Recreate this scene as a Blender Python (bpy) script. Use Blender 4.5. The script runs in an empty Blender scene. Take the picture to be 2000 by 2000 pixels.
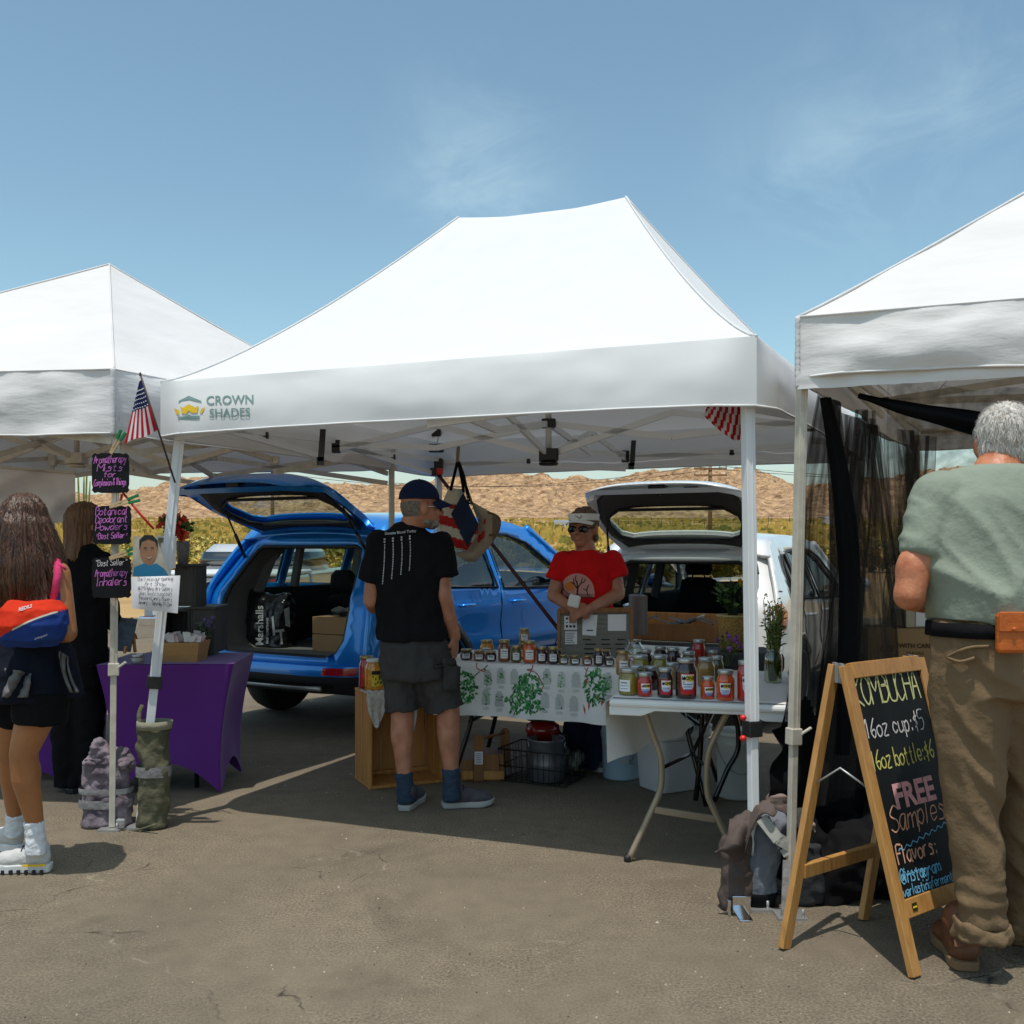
import bpy, math, random
from mathutils import Vector, Matrix, noise
from mathutils.geometry import delaunay_2d_cdt
R = math.radians
random.seed(11)
S = bpy.context.scene
COL = S.collection
# ------------------------------------------------------------------ camera
F, CH, HY = 1947.0, 1.4, 1070.0          # focal length in photo pixels, eye height, horizon row
cam = bpy.data.objects.new('camera', bpy.data.cameras.new('camera'))
COL.objects.link(cam); S.camera = cam
cam.location = (0, 0, CH); cam.rotation_euler = (R(90), 0, 0)
cam.data.sensor_width = 36; cam.data.lens = 36*F/2000
cam.data.shift_y = (HY-1000)/2000
cam.data.clip_start = .05; cam.data.clip_end = 6000
# ------------------------------------------------------------------ world and sun
SUND = Vector((.09, .245, -1)).normalized()           # the way the light travels
W = bpy.data.worlds.new("World"); S.world = W; W.use_nodes = True
nt = W.node_tree; N = nt.nodes; L = nt.links
bg = N['Background']; bg.inputs['Strength'].default_value = .15
sky = N.new('ShaderNodeTexSky'); sky.sky_type = 'NISHITA'; sky.sun_disc = False
sky.sun_elevation = math.asin(-SUND.z); sky.sun_rotation = math.atan2(-SUND.x, -SUND.y)
sky.altitude = 700; sky.air_density = 1.0; sky.dust_density = 1.8; sky.ozone_density = 1.2
tc = N.new('ShaderNodeTexCoord')
nz = N.new('ShaderNodeTexNoise'); nz.inputs['Scale'].default_value = 7.0; nz.inputs['Detail'].default_value = 9; nz.inputs['Distortion'].default_value = .9; nz.inputs['Roughness'].default_value = .62
mp = N.new('ShaderNodeMapping'); mp.inputs['Scale'].default_value = (1.0, 1.0, 1.7)
L.new(tc.outputs['Generated'], mp.inputs['Vector']); L.new(mp.outputs['Vector'], nz.inputs['Vector'])
rp = N.new('ShaderNodeValToRGB'); rp.color_ramp.elements[0].position = .44; rp.color_ramp.elements[1].position = .74
L.new(nz.outputs['Fac'], rp.inputs['Fac'])
acc = None
for d, k, amp in [((-.04, 1, .39), 200, .075), ((.36, 1, .40), 140, .060), ((.50, 1, .49), 200, .060), ((-.02, 1, .35), 300, .055), ((.28, 1, .39), 300, .04)]:   # faint wisps of cloud
    dv = Vector(d).normalized()
    dot = N.new('ShaderNodeVectorMath'); dot.operation = 'DOT_PRODUCT'; dot.inputs[1].default_value = dv
    L.new(tc.outputs['Generated'], dot.inputs[0])
    pw = N.new('ShaderNodeMath'); pw.operation = 'POWER'; pw.inputs[1].default_value = k*2; L.new(dot.outputs['Value'], pw.inputs[0])
    ml = N.new('ShaderNodeMath'); ml.operation = 'MULTIPLY'; ml.inputs[1].default_value = amp; L.new(pw.outputs[0], ml.inputs[0])
    if acc is None: acc = ml
    else:
        ad = N.new('ShaderNodeMath'); ad.operation = 'ADD'; L.new(acc.outputs[0], ad.inputs[0]); L.new(ml.outputs[0], ad.inputs[1]); acc = ad
fm = N.new('ShaderNodeMath'); fm.operation = 'MULTIPLY'; L.new(acc.outputs[0], fm.inputs[0]); L.new(rp.outputs['Color'], fm.inputs[1])
mx = N.new('ShaderNodeMix'); mx.data_type = 'RGBA'; mx.inputs['B'].default_value = (11, 11.5, 12, 1)
L.new(fm.outputs[0], mx.inputs['Factor']); L.new(sky.outputs[0], mx.inputs['A'])
tint = N.new('ShaderNodeMix'); tint.data_type = 'RGBA'; tint.blend_type = 'MULTIPLY'; tint.inputs['Factor'].default_value = 1
tint.inputs['B'].default_value = (1.12, 1.25, 1.06, 1)
sxyz = N.new('ShaderNodeSeparateXYZ'); L.new(tc.outputs['Generated'], sxyz.inputs[0])      # pale dusty air low over the horizon
hzr = N.new('ShaderNodeMapRange'); hzr.interpolation_type = 'SMOOTHSTEP'; hzr.inputs['From Min'].default_value = 0; hzr.inputs['From Max'].default_value = .16; hzr.inputs['To Min'].default_value = .75; hzr.inputs['To Max'].default_value = 0
L.new(sxyz.outputs['Z'], hzr.inputs['Value'])
mh = N.new('ShaderNodeMix'); mh.data_type = 'RGBA'; mh.inputs['B'].default_value = (3.3, 2.95, 3.1, 1); L.new(hzr.outputs[0], mh.inputs['Factor']); L.new(mx.outputs['Result'], mh.inputs['A'])
L.new(mh.outputs['Result'], tint.inputs['A']); L.new(tint.outputs['Result'], bg.inputs['Color'])
sun = bpy.data.objects.new('sun', bpy.data.lights.new('sun', 'SUN')); COL.objects.link(sun)
sun.data.energy = 3.2; sun.data.angle = R(.53); sun.data.color = (1, .955, .88)
sun.rotation_euler = SUND.to_track_quat('-Z', 'Y').to_euler(); sun.location = (-3, -6, 30)
S.view_settings.view_transform = 'Standard'; S.view_settings.look = 'None'
S.view_settings.exposure = 0.0; S.view_settings.gamma = 1
S.cycles.max_bounces = 10; S.cycles.transparent_max_bounces = 24; S.cycles.diffuse_bounces = 5
# ------------------------------------------------------------------ helpers
def wx(px, Y): return (px-1000)/F*Y
def wz(py, Y): return CH+(HY-py)/F*Y
def at(px, py, Y): return Vector((wx(px, Y), Y, wz(py, Y)))
def gnd(px, py):
    Y = F*CH/(py-HY); return Vector((wx(px, Y), Y, 0))
def onz(px, py, z):
    Y = F*(CH-z)/(py-HY); return Vector((wx(px, Y), Y, z))
V = Vector
def lerp(a, b, t): return a+(b-a)*t
def frame(d, up=V((0, 0, 1))):
    d = d.normalized()
    if abs(d.dot(up)) > .98: up = V((1, 0, 0)) if abs(d.x) < .9 else V((0, 1, 0))
    x = d.cross(up).normalized(); y = x.cross(d).normalized()
    return x, y
def smooth_path(p, n=6):
    p = [V(q) for q in p]; o = []
    for i in range(len(p)-1):
        a = p[max(i-1, 0)]; b = p[i]; c = p[i+1]; d = p[min(i+2, len(p)-1)]
        for k in range(n):
            t = k/n
            o.append(.5*((2*b)+(c-a)*t+(2*a-5*b+4*c-d)*t*t+(3*b-a-3*c+d)*t**3))
    o.append(p[-1]); return o
class MB:
    def __init__(s): s.v = []; s.f = []; s.m = []; s.s = []
    def add(s, vs, fs, m=0, sm=False):
        o = len(s.v); s.v += [V(p) for p in vs]
        for f in fs: s.f.append([i+o for i in f]); s.m.append(m); s.s.append(sm)
        return s
    def box(s, c, size, rot=None, m=0):
        c = V(c); h = V(size)/2; vs = []
        for x in (-1, 1):
            for y in (-1, 1):
                for z in (-1, 1):
                    p = V((x*h.x, y*h.y, z*h.z)); vs.append(c+(rot @ p if rot else p))
        return s.add(vs, [(0, 1, 3, 2), (4, 6, 7, 5), (0, 4, 5, 1), (2, 3, 7, 6), (0, 2, 6, 4), (1, 5, 7, 3)], m)
    def beam(s, a, b, w, h, m=0, up=V((0, 0, 1))):
        a = V(a); b = V(b); x, y = frame(b-a, up); vs = []
        for p in (a, b):
            for i, j in ((-1, -1), (1, -1), (1, 1), (-1, 1)): vs.append(p+x*i*w/2+y*j*h/2)
        return s.add(vs, [(3, 2, 1, 0), (4, 5, 6, 7), (0, 1, 5, 4), (1, 2, 6, 5), (2, 3, 7, 6), (3, 0, 4, 7)], m)
    def tube(s, pts, r, n=8, m=0, cap=True):
        pts = [V(p) for p in pts]; vs = []; fs = []; k = len(pts)
        rr = r if isinstance(r, (list, tuple)) else [r]*k
        px = None
        for i, p in enumerate(pts):
            d = (pts[min(i+1, k-1)]-pts[max(i-1, 0)])
            if d.length < 1e-9: d = V((0, 0, 1))
            x, y = frame(d)
            if px is not None:
                x = (px-d.normalized()*px.dot(d.normalized()))
                if x.length < 1e-6: x, y = frame(d)
                x.normalize(); y = x.cross(d.normalized())
            px = x
            for j in range(n):
                a = 2*math.pi*j/n; vs.append(p+(x*math.cos(a)+y*math.sin(a))*rr[i])
        for i in range(k-1):
            for j in range(n):
                fs.append((i*n+j, i*n+(j+1) % n, (i+1)*n+(j+1) % n, (i+1)*n+j))
        if cap: fs.append(tuple(range(n))[::-1]); fs.append(tuple((k-1)*n+j for j in range(n)))
        return s.add(vs, fs, m, True)
    def loft(s, rings, n=24, m=0, cap=True, sm=True, pw=2.0):
        """rings: (centre, rx, ry, yaw): horizontal superellipses"""
        vs = []; fs = []; k = len(rings)
        for c, rx, ry, yaw in rings:
            c = V(c); ca, sa = math.cos(yaw), math.sin(yaw)
            for j in range(n):
                a = 2*math.pi*j/n
                x = rx*math.copysign(abs(math.cos(a))**(2/pw), math.cos(a)); y = ry*math.copysign(abs(math.sin(a))**(2/pw), math.sin(a))
                vs.append(c+V((x*ca-y*sa, x*sa+y*ca, 0)))
        for i in range(k-1):
            for j in range(n): fs.append((i*n+j, i*n+(j+1) % n, (i+1)*n+(j+1) % n, (i+1)*n+j))
        if cap: fs.append(tuple(range(n))[::-1]); fs.append(tuple((k-1)*n+j for j in range(n)))
        return s.add(vs, fs, m, sm)
    def lathe(s, prof, c, n=20, m=0, ax=None, cap=True):
        c = V(c); z = V(ax).normalized() if ax else V((0, 0, 1)); x, y = frame(z, V((0, 1, 0)))
        vs = []; fs = []; k = len(prof)
        for r, h in prof:
            for j in range(n):
                a = 2*math.pi*j/n; vs.append(c+z*h+(x*math.cos(a)+y*math.sin(a))*r)
        for i in range(k-1):
            for j in range(n): fs.append((i*n+j, i*n+(j+1) % n, (i+1)*n+(j+1) % n, (i+1)*n+j))
        if cap: fs.append(tuple(range(n))[::-1]); fs.append(tuple((k-1)*n+j for j in range(n)))
        return s.add(vs, fs, m, True)
    def grid(s, fn, nu, nv, m=0, sm=True):
        vs = [fn(i/nu, j/nv) for j in range(nv+1) for i in range(nu+1)]
        fs = [(j*(nu+1)+i, j*(nu+1)+i+1, (j+1)*(nu+1)+i+1, (j+1)*(nu+1)+i) for j in range(nv) for i in range(nu)]
        if callable(m):
            o = len(s.v); s.v += [V(p) for p in vs]
            for q, f in enumerate(fs):
                s.f.append([a+o for a in f]); s.m.append(m(q % nu, q//nu)); s.s.append(sm)
            return s
        return s.add(vs, fs, m, sm)
    def ell(s, c, r, rot=None, n=16, k=10, m=0):
        c = V(c); vs = []; fs = []
        for i in range(1, k):
            t = math.pi*i/k
            for j in range(n):
                a = 2*math.pi*j/n; p = V((r[0]*math.sin(t)*math.cos(a), r[1]*math.sin(t)*math.sin(a), r[2]*math.cos(t)))
                vs.append(c+(rot @ p if rot else p))
        for q in (1, -1):
            p = V((0, 0, r[2]*q)); vs.append(c+(rot @ p if rot else p))
        a = len(vs)-2
        for i in range(k-2):
            for j in range(n): fs.append((i*n+j, (i+1)*n+j, (i+1)*n+(j+1) % n, i*n+(j+1) % n))
        for j in range(n):
            fs.append((a, j, (j+1) % n)); fs.append((a+1, (k-2)*n+(j+1) % n, (k-2)*n+j))
        return s.add(vs, fs, m, True)
    def cap(s, a, b, ra, rb, m=0, n=14):
        a = V(a); b = V(b); d = b-a; L_ = d.length
        if L_ < 1e-6: return s.ell(a, (ra, ra, ra), m=m)
        d.normalize(); pts = []; rr = []
        for t in (-.98, -.8, -.5, 0): pts.append(a+d*ra*t); rr.append(ra*math.sqrt(max(1-t*t, 0)))
        for t in (.33, .66): pts.append(lerp(a, b, t)); rr.append(lerp(ra, rb, t))
        for t in (0, .5, .8, .98): pts.append(b+d*rb*t); rr.append(rb*math.sqrt(max(1-t*t, 0)))
        return s.tube(pts, rr, n, m)
    def chain(s, pts, rr, m=0):
        for i in range(len(pts)-1): s.cap(pts[i], pts[i+1], rr[i], rr[i+1], m)
        return s
    def panel(s, outer, holes, fn, step=.08, m=0, sm=True):
        """constrained triangulation of a 2D outline with holes, mapped to 3D by fn(u, v)"""
        def res(pl):
            o = []
            for i, p in enumerate(pl):
                q = pl[(i+1) % len(pl)]; d = math.hypot(q[0]-p[0], q[1]-p[1]); k = max(1, int(d/step))
                for t in range(k): o.append((p[0]+(q[0]-p[0])*t/k, p[1]+(q[1]-p[1])*t/k))
            return o
        def inside(pt, pl):
            c = False; x, y = pt
            for i in range(len(pl)):
                x1, y1 = pl[i]; x2, y2 = pl[i-1]
                if (y1 > y) != (y2 > y) and x < (x2-x1)*(y-y1)/(y2-y1)+x1: c = not c
            return c
        loops = [res(outer)]+[res(h) for h in holes]
        vs = []; es = []
        for lp in loops:
            o = len(vs); vs += lp; es += [(o+i, o+(i+1) % len(lp)) for i in range(len(lp))]
        bpts = list(vs); xs = [p[0] for p in outer]; ys = [p[1] for p in outer]
        y = min(ys)+step*.6; row = 0
        while y < max(ys):
            x = min(xs)+step*(.4+.5*(row % 2))
            while x < max(xs):
                if inside((x, y), outer) and not any(inside((x, y), h) for h in holes):
                    if min((b[0]-x)**2+(b[1]-y)**2 for b in bpts) > (step*.45)**2: vs.append((x, y))
                x += step
            y += step*.87; row += 1
        r = delaunay_2d_cdt([V((p[0], p[1])) for p in vs], es, [], 0, 1e-5)
        rv, rf = r[0], r[2]; keep = []
        for f in rf:
            c = (sum(rv[i].x for i in f)/len(f), sum(rv[i].y for i in f)/len(f))
            if inside(c, outer) and not any(inside(c, h) for h in holes): keep.append(tuple(f))
        return s.add([fn(p.x, p.y) for p in rv], keep, m, sm)
    def build(s, name, mats, par=None, local=False, bevel=0, solid=0, sub=0, offs=0.0, ang=40, loc=None):
        """one mesh object; world coordinates unless local; a child is stored relative to its thing"""
        me = bpy.data.meshes.new(name)
        o = bpy.data.objects.new(name, me); COL.objects.link(o)
        sh = V((0, 0, 0))
        if par is not None:
            o.parent = par
            if not local:
                q = par
                while q is not None: sh += q.location; q = q.parent
        elif loc is not None: sh = V(loc); o.location = sh
        me.from_pydata([p-sh for p in s.v] if not local else s.v, [], s.f)
        if not isinstance(mats, (list, tuple)): mats = [mats]
        for mm in mats: me.materials.append(mm)
        me.polygons.foreach_set('material_index', s.m); me.polygons.foreach_set('use_smooth', s.s)
        me.update()
        if solid:
            md = o.modifiers.new('solid', 'SOLIDIFY'); md.thickness = solid; md.offset = offs
        if bevel:
            md = o.modifiers.new('bevel', 'BEVEL'); md.width = bevel; md.segments = 2; md.limit_method = 'ANGLE'; md.angle_limit = R(ang)
        if sub:
            md = o.modifiers.new('sub', 'SUBSURF'); md.levels = sub; md.render_levels = sub
        return o
def tag(o, label=None, cat=None, group=None, kind=None):
    if label: o['label'] = label
    if cat: o['category'] = cat
    if group: o['group'] = group
    if kind: o['kind'] = kind
    return o
def thing(name, label, cat, loc=(0, 0, 0), group=None, rz=0):
    o = bpy.data.objects.new(name, None); COL.objects.link(o); o.empty_display_size = .1
    o.location = loc; o.rotation_euler = (0, 0, rz)
    return tag(o, label, cat, group)
def dup(root, loc, rz=0, label=None, sc=None):
    r = root.copy(); COL.objects.link(r); r.location = loc; r.rotation_euler = (0, 0, rz)
    if label: r['label'] = label
    if sc: r.scale = (sc, sc, sc)
    for ch in list(root.children):
        c = ch.copy(); COL.objects.link(c); c.parent = r
        for g in ch.children:
            d = g.copy(); COL.objects.link(d); d.parent = c
    return r
def remesh(mb, vox=.012, smooth=5, disp=None, name='tmp'):
    """fuse overlapping closed shapes into one continuous surface"""
    me = bpy.data.meshes.new(name); me.from_pydata(mb.v, [], mb.f); me.update()
    o = bpy.data.objects.new(name, me); COL.objects.link(o)
    md = o.modifiers.new('r', 'REMESH'); md.mode = 'VOXEL'; md.voxel_size = vox; md.use_smooth_shade = True
    if smooth:
        md = o.modifiers.new('s', 'SMOOTH'); md.factor = .5; md.iterations = smooth
    dg = bpy.context.evaluated_depsgraph_get(); dg.update()
    m2 = bpy.data.meshes.new_from_object(o.evaluated_get(dg))
    bpy.data.objects.remove(o); bpy.data.meshes.remove(me)
    out = MB(); ns = [v.normal.copy() for v in m2.vertices]
    out.v = [v.co.copy() for v in m2.vertices]
    if disp: out.v = [p+n*disp(p, n) for p, n in zip(out.v, ns)]
    out.f = [list(p.vertices) for p in m2.polygons]; out.m = [0]*len(out.f); out.s = [True]*len(out.f)
    bpy.data.meshes.remove(m2)
    return out
def nz3(p, s, off=0): return noise.noise(V((p.x*s+off, p.y*s, p.z*s)))
from mathutils.bvhtree import BVHTree
def px_ray(bvh):
    """lay a mark on a surface: where the sight line through a photo pixel meets it"""
    o = V((0, 0, CH))
    def fn(px, py, eps=.003):
        d = V(((px-1000)/F, 1, (HY-py)/F)).normalized(); h = bvh.ray_cast(o, d)
        if h[0] is None:
            h = bvh.find_nearest(o+d*5)
            return h[0]+h[1]*eps
        n = h[1] if h[1].dot(d) < 0 else -h[1]
        return h[0]+n*eps-d*eps
    return fn
def bv(mb): return BVHTree.FromPolygons(mb.v, [tuple(f) for f in mb.f])
# ------------------------------------------------------------------ lettering
def text(mb, s, size, fn, m=0, align='CENTER', shear=0.0, bold=0.0, sx=1.0):
    cu = bpy.data.curves.new('t', 'FONT'); cu.body = s; cu.size = size; cu.align_x = align; cu.align_y = 'CENTER'
    cu.shear = shear; cu.offset = bold; cu.resolution_u = 3
    o = bpy.data.objects.new('t', cu); COL.objects.link(o)
    dg = bpy.context.evaluated_depsgraph_get(); dg.update()
    me = bpy.data.meshes.new_from_object(o.evaluated_get(dg))
    mb.add([fn(v.co.x*sx, v.co.y) for v in me.vertices], [tuple(p.vertices) for p in me.polygons], m)
    bpy.data.objects.remove(o); bpy.data.curves.remove(cu); bpy.data.meshes.remove(me)
    return mb
SF = dict(A="02 39 62;15 55", B="02 09 48 57 46 16;16 56 64 53 32 02", C="68 49 28 06 04 22 42 63", D="02 09 38 66 64 32 02", E="69 09 02 62;06 46",
 F="69 09 02;06 46", G="68 49 18 05 13 42 63 65 45", H="09 02;69 62;06 66", I="39 32", J="59 53 32 13", K="09 02;69 05 62", L="09 02 52", M="02 09 35 69 62", N="02 09 62 69",
 O="39 07 04 32 64 67 39", P="02 09 49 67 55 05", R="02 09 49 67 55 05;35 62", S="68 39 07 16 55 63 32 03", T="09 69;39 32", U="09 03 32 63 69", W="09 12 36 52 69", Y="09 35 69;35 32",
 a="56 26 04 22 43 56 52 62", b="09 02;05 36 54 42 03", c="55 26 04 22 53", d="55 26 04 22 54;59 52", e="04 54 46 16 04 22 53", f="58 39 27 22;06 46", g="55 26 04 22 54;56 51 30 10",
 h="09 02;05 36 55 52", i="26 22;28 29", k="09 02;56 04 52", l="29 22", m="06 02;05 26 34 32;35 56 64 62", n="06 02;05 36 55 52", o="36 05 03 22 53 55 36", p="06 00;05 36 54 32 03",
 q="55 26 04 22 54;56 50", r="06 02;04 26 46", s="55 26 15 44 42 02", t="28 22 42;06 46", u="06 03 22 53;56 52", v="06 22 56", w="06 12 25 42 66", x="06 52;56 02", y="06 24;56 20 00", z="06 56 02 52")
SF.update({'0': "39 07 04 32 64 67 39", '1': "17 39 32", '2': "07 39 67 02 62", '3': "08 39 56 36;36 54 32 03", '5': "69 09 06 46 54 32 02", '6': "59 16 04 32 54 35 04", '8': "36 18 39 58 36 04 32 64 36",
 '9': "55 36 17 39 58 52", '$': "57 27 16 45 44 13;39 31", '&': "62 18 39 48 04 22 64", ':': "35 36;32 33", '*': "38 35;27 46;47 26", '.': "32 33", ',': "33 21", "'": "39 37", '"': "29 27;49 47", '-': "15 45", '@': "46 26 24 44 47 63 67 39 07 04 32 52", '!': "39 35;32 33"})
def scrib(mb, s, size, wd, fn, m=0, align='C', slant=.12, jit=.25, gap=1.5, fit=9.0):
    """single-stroke handwriting laid on a surface as thin ribbons"""
    u = size/7.0; widths = []
    for ch in s: widths.append(3.2 if ch in " il.,:'!" else (7.6 if ch in "mwMW" else 6.0))
    tot = sum(w+gap for w in widths)*u*.8
    kx = .8*min(1.0, fit/tot); tot = tot*kx/.8
    x = -tot/2 if align == 'C' else 0
    for ch, w in zip(s, widths):
        g = SF.get(ch)
        if g:
            sh = 1.6 if ch in "il.,:'!" else 0; dy = random.uniform(-jit, jit); sc = (w-.2)/6 if ch in "mwMW" else 1
            for st in g.split(';'):
                P = [V(((int(q[0])-sh)*sc, int(q[1])-2+dy, 0)) for q in st.split()]
                P = [V(((q.x+slant*q.y+random.uniform(-jit, jit)*.5)*u*kx+x, (q.y+random.uniform(-jit, jit)*.5)*u, 0)) for q in P]
                P = smooth_path(P, 3) if len(P) > 2 else P
                vs = []
                for i, q in enumerate(P):
                    d = P[min(i+1, len(P)-1)]-P[max(i-1, 0)]
                    nn = V((-d.y, d.x, 0)); nn = nn.normalized() if nn.length > 1e-9 else V((0, 1, 0))
                    for e in (-1, 1): vs.append(fn(q.x+nn.x*e*wd/2, q.y+nn.y*e*wd/2))
                mb.add(vs, [(2*i, 2*i+1, 2*i+3, 2*i+2) for i in range(len(P)-1)], m)
        x += (w+gap)*u*kx
    return mb
def plane(o, xd, yd, eps=.0015):
    o = V(o); xd = V(xd).normalized(); yd = V(yd).normalized(); n = xd.cross(yd).normalized()
    return lambda u, v: o+xd*u+yd*v+n*eps
def poly(mb, pts, fn, m=0):
    return mb.add([fn(*p) for p in pts], [tuple(range(len(pts)))], m)
# ------------------------------------------------------------------ materials
def srgb(*c): return tuple(((x/255+.055)/1.055)**2.4 if x > 10 else x/255/12.92 for x in c)
def mat(name, col, rough=.6, metal=0.0, var=.12, sc=6.0, bump=0.0, bs=40.0, st=(1, 1, 1), coat=0.0, spec=.5, transl=0.0, dist=0.0, sheen=0.0, sss=0.0, col2=None, det=4, bd=.02):
    m = bpy.data.materials.new(name); m.use_nodes = True; t = m.node_tree; n = t.nodes; l = t.links
    b = n['Principled BSDF']
    b.inputs['Roughness'].default_value = rough; b.inputs['Metallic'].default_value = metal
    b.inputs['Coat Weight'].default_value = coat; b.inputs['Coat Roughness'].default_value = .04
    b.inputs['Specular IOR Level'].default_value = spec
    if sheen: b.inputs['Sheen Weight'].default_value = sheen
    if sss: b.inputs['Subsurface Weight'].default_value = sss; b.inputs['Subsurface Radius'].default_value = (.012, .004, .002); b.inputs['Subsurface Scale'].default_value = .5
    co = n.new('ShaderNodeTexCoord'); mpp = n.new('ShaderNodeMapping'); mpp.inputs['Scale'].default_value = st
    l.new(co.outputs['Object'], mpp.inputs['Vector'])
    z = n.new('ShaderNodeTexNoise'); z.inputs['Scale'].default_value = sc; z.inputs['Detail'].default_value = det; z.inputs['Distortion'].default_value = dist
    l.new(mpp.outputs['Vector'], z.inputs['Vector'])
    r = n.new('ShaderNodeValToRGB'); e = r.color_ramp.elements; e[0].position = .3; e[1].position = .7
    c2 = col2 if col2 else tuple(min(1, c*(1+var)) for c in col)
    c1 = col if col2 else tuple(c*(1-var) for c in col)
    e[0].color = (*c1, 1); e[1].color = (*c2, 1)
    l.new(z.outputs['Fac'], r.inputs['Fac']); l.new(r.outputs['Color'], b.inputs['Base Color'])
    if bump:
        z2 = n.new('ShaderNodeTexNoise'); z2.inputs['Scale'].default_value = bs; z2.inputs['Detail'].default_value = 5
        l.new(mpp.outputs['Vector'], z2.inputs['Vector'])
        bp = n.new('ShaderNodeBump'); bp.inputs['Strength'].default_value = min(1, bump); bp.inputs['Distance'].default_value = bd
        l.new(z2.outputs['Fac'], bp.inputs['Height']); l.new(bp.outputs['Normal'], b.inputs['Normal'])
    if transl:
        tr = n.new('ShaderNodeBsdfTranslucent'); mxs = n.new('ShaderNodeMixShader'); mxs.inputs[0].default_value = transl
        l.new(r.outputs['Color'], tr.inputs['Color']); l.new(b.outputs[0], mxs.inputs[1]); l.new(tr.outputs[0], mxs.inputs[2])
        l.new(mxs.outputs[0], n['Material Output'].inputs['Surface'])
    return m
def glassm(name, tint, refl=.12, rough=.02):
    """thin sheet glass: tinted see-through with a glossy reflection"""
    m = bpy.data.materials.new(name); m.use_nodes = True; t = m.node_tree; n = t.nodes; l = t.links; n.remove(n['Principled BSDF'])
    a = n.new('ShaderNodeBsdfTransparent'); a.inputs['Color'].default_value = (*tint, 1)
    g = n.new('ShaderNodeBsdfGlossy'); g.inputs['Roughness'].default_value = rough
    lw = n.new('ShaderNodeLayerWeight'); lw.inputs['Blend'].default_value = .35
    mu = n.new('ShaderNodeMath'); mu.operation = 'MULTIPLY_ADD'; mu.inputs[1].default_value = .5; mu.inputs[2].default_value = refl
    l.new(lw.outputs['Fresnel'], mu.inputs[0])
    x = n.new('ShaderNodeMixShader'); l.new(mu.outputs[0], x.inputs[0]); l.new(a.outputs[0], x.inputs[1]); l.new(g.outputs[0], x.inputs[2])
    l.new(x.outputs[0], n['Material Output'].inputs['Surface'])
    return m
def meshm(name, col, alpha, scale=900):
    """woven netting: opaque threads with open holes"""
    m = bpy.data.materials.new(name); m.use_nodes = True; t = m.node_tree; n = t.nodes; l = t.links
    b = n['Principled BSDF']; b.inputs['Base Color'].default_value = (*col, 1); b.inputs['Roughness'].default_value = .8
    a = n.new('ShaderNodeBsdfTransparent'); x = n.new('ShaderNodeMixShader')
    co = n.new('ShaderNodeTexCoord'); z = n.new('ShaderNodeTexNoise'); z.inputs['Scale'].default_value = 1.6; z.inputs['Detail'].default_value = 7
    mq = n.new('ShaderNodeMapping'); mq.inputs['Scale'].default_value = (16, 16, 1.0); l.new(co.outputs['Object'], mq.inputs['Vector']); l.new(mq.outputs['Vector'], z.inputs['Vector'])
    mr = n.new('ShaderNodeMapRange'); mr.inputs['From Min'].default_value = .3; mr.inputs['From Max'].default_value = .7
    mr.inputs['To Min'].default_value = alpha-.24; mr.inputs['To Max'].default_value = min(1, alpha+.22)
    l.new(z.outputs['Fac'], mr.inputs['Value']); l.new(mr.outputs[0], x.inputs[0])
    l.new(a.outputs[0], x.inputs[1]); l.new(b.outputs[0], x.inputs[2]); l.new(x.outputs[0], n['Material Output'].inputs['Surface'])
    return m
def woodm(name, c1, c2, axis=2, sc=9.0, rough=.55, coat=0.0):
    st = [14, 14, 14]; st[axis] = .8
    return mat(name, c1, rough, st=tuple(st), sc=sc*.25, col2=c2, bump=.15, bs=sc*.4, dist=1.2, coat=coat, det=6)
white_fab = mat('white_canopy_fabric', (.775, .77, .765), .75, var=.02, transl=.12, bump=.05, bs=3)
old_fab = mat('aged_canopy_fabric', (.76, .735, .72), .8, var=.05, sc=2, transl=.10, bump=.55, bs=3.2, st=(1, 1, 3.5))
white_plastic = mat('white_plastic', (.76, .76, .74), .4, var=.05, bump=.03)
white_metal = mat('white_powder_coat', (.78, .79, .80), .35, var=.03)
cream_metal = mat('worn_cream_steel', (.60, .55, .46), .45, .2, var=.12, sc=20)
grey_metal = mat('grey_steel', (.42, .42, .42), .4, .6, var=.15, sc=12)
black_pl = mat('black_plastic', (.012, .012, .013), .45, var=.2)
black_cloth = mat('black_cloth', (.006, .006, .007), .9, spec=.15, var=.25, bump=.3, bs=20)
red_pl = mat('red_plastic', (.62, .015, .012), .35, var=.1)
green_pl = mat('green_plastic', (.0, .20, .055), .4, var=.15)
teal_ink = mat('teal_print', srgb(118, 146, 143), .8, var=.04)
gold_ink = mat('yellow_print', srgb(226, 185, 38), .8, var=.04)
pine = woodm('honey_pine', (.40, .155, .032), (.60, .28, .075))
pine_dark = woodm('stained_pine', (.22, .085, .022), (.34, .14, .04))
sign_wood = woodm('varnished_sign_wood', (.36, .165, .04), (.50, .25, .07), coat=.2)
light_wood = woodm('light_clothespin_wood', (.50, .34, .17), (.62, .45, .26), axis=0)
crate_black = woodm('dark_painted_crate_wood', (.028, .026, .020), (.055, .05, .04))
grey_wood = woodm('weathered_grey_wood', (.13, .115, .09), (.24, .215, .17), axis=0)
card = mat('brown_cardboard', (.38, .22, .10), .85, var=.08, sc=3)
paper = mat('white_paper', (.84, .80, .80), .8, var=.03)
ink = mat('blue_black_ink', (.015, .02, .06), .8)
blackink = mat('black_ink', (.012, .012, .012), .8)
redink = mat('red_ink', (.6, .05, .05), .8)
board = mat('chalkboard_black', (.008, .008, .009), .55, spec=.2, var=.5, sc=3, st=(3, 1, .6), bump=.04, bs=8)
pinkchalk = mat('pink_chalk', (.70, .20, .62), .9, var=.15, sc=60)
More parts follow.
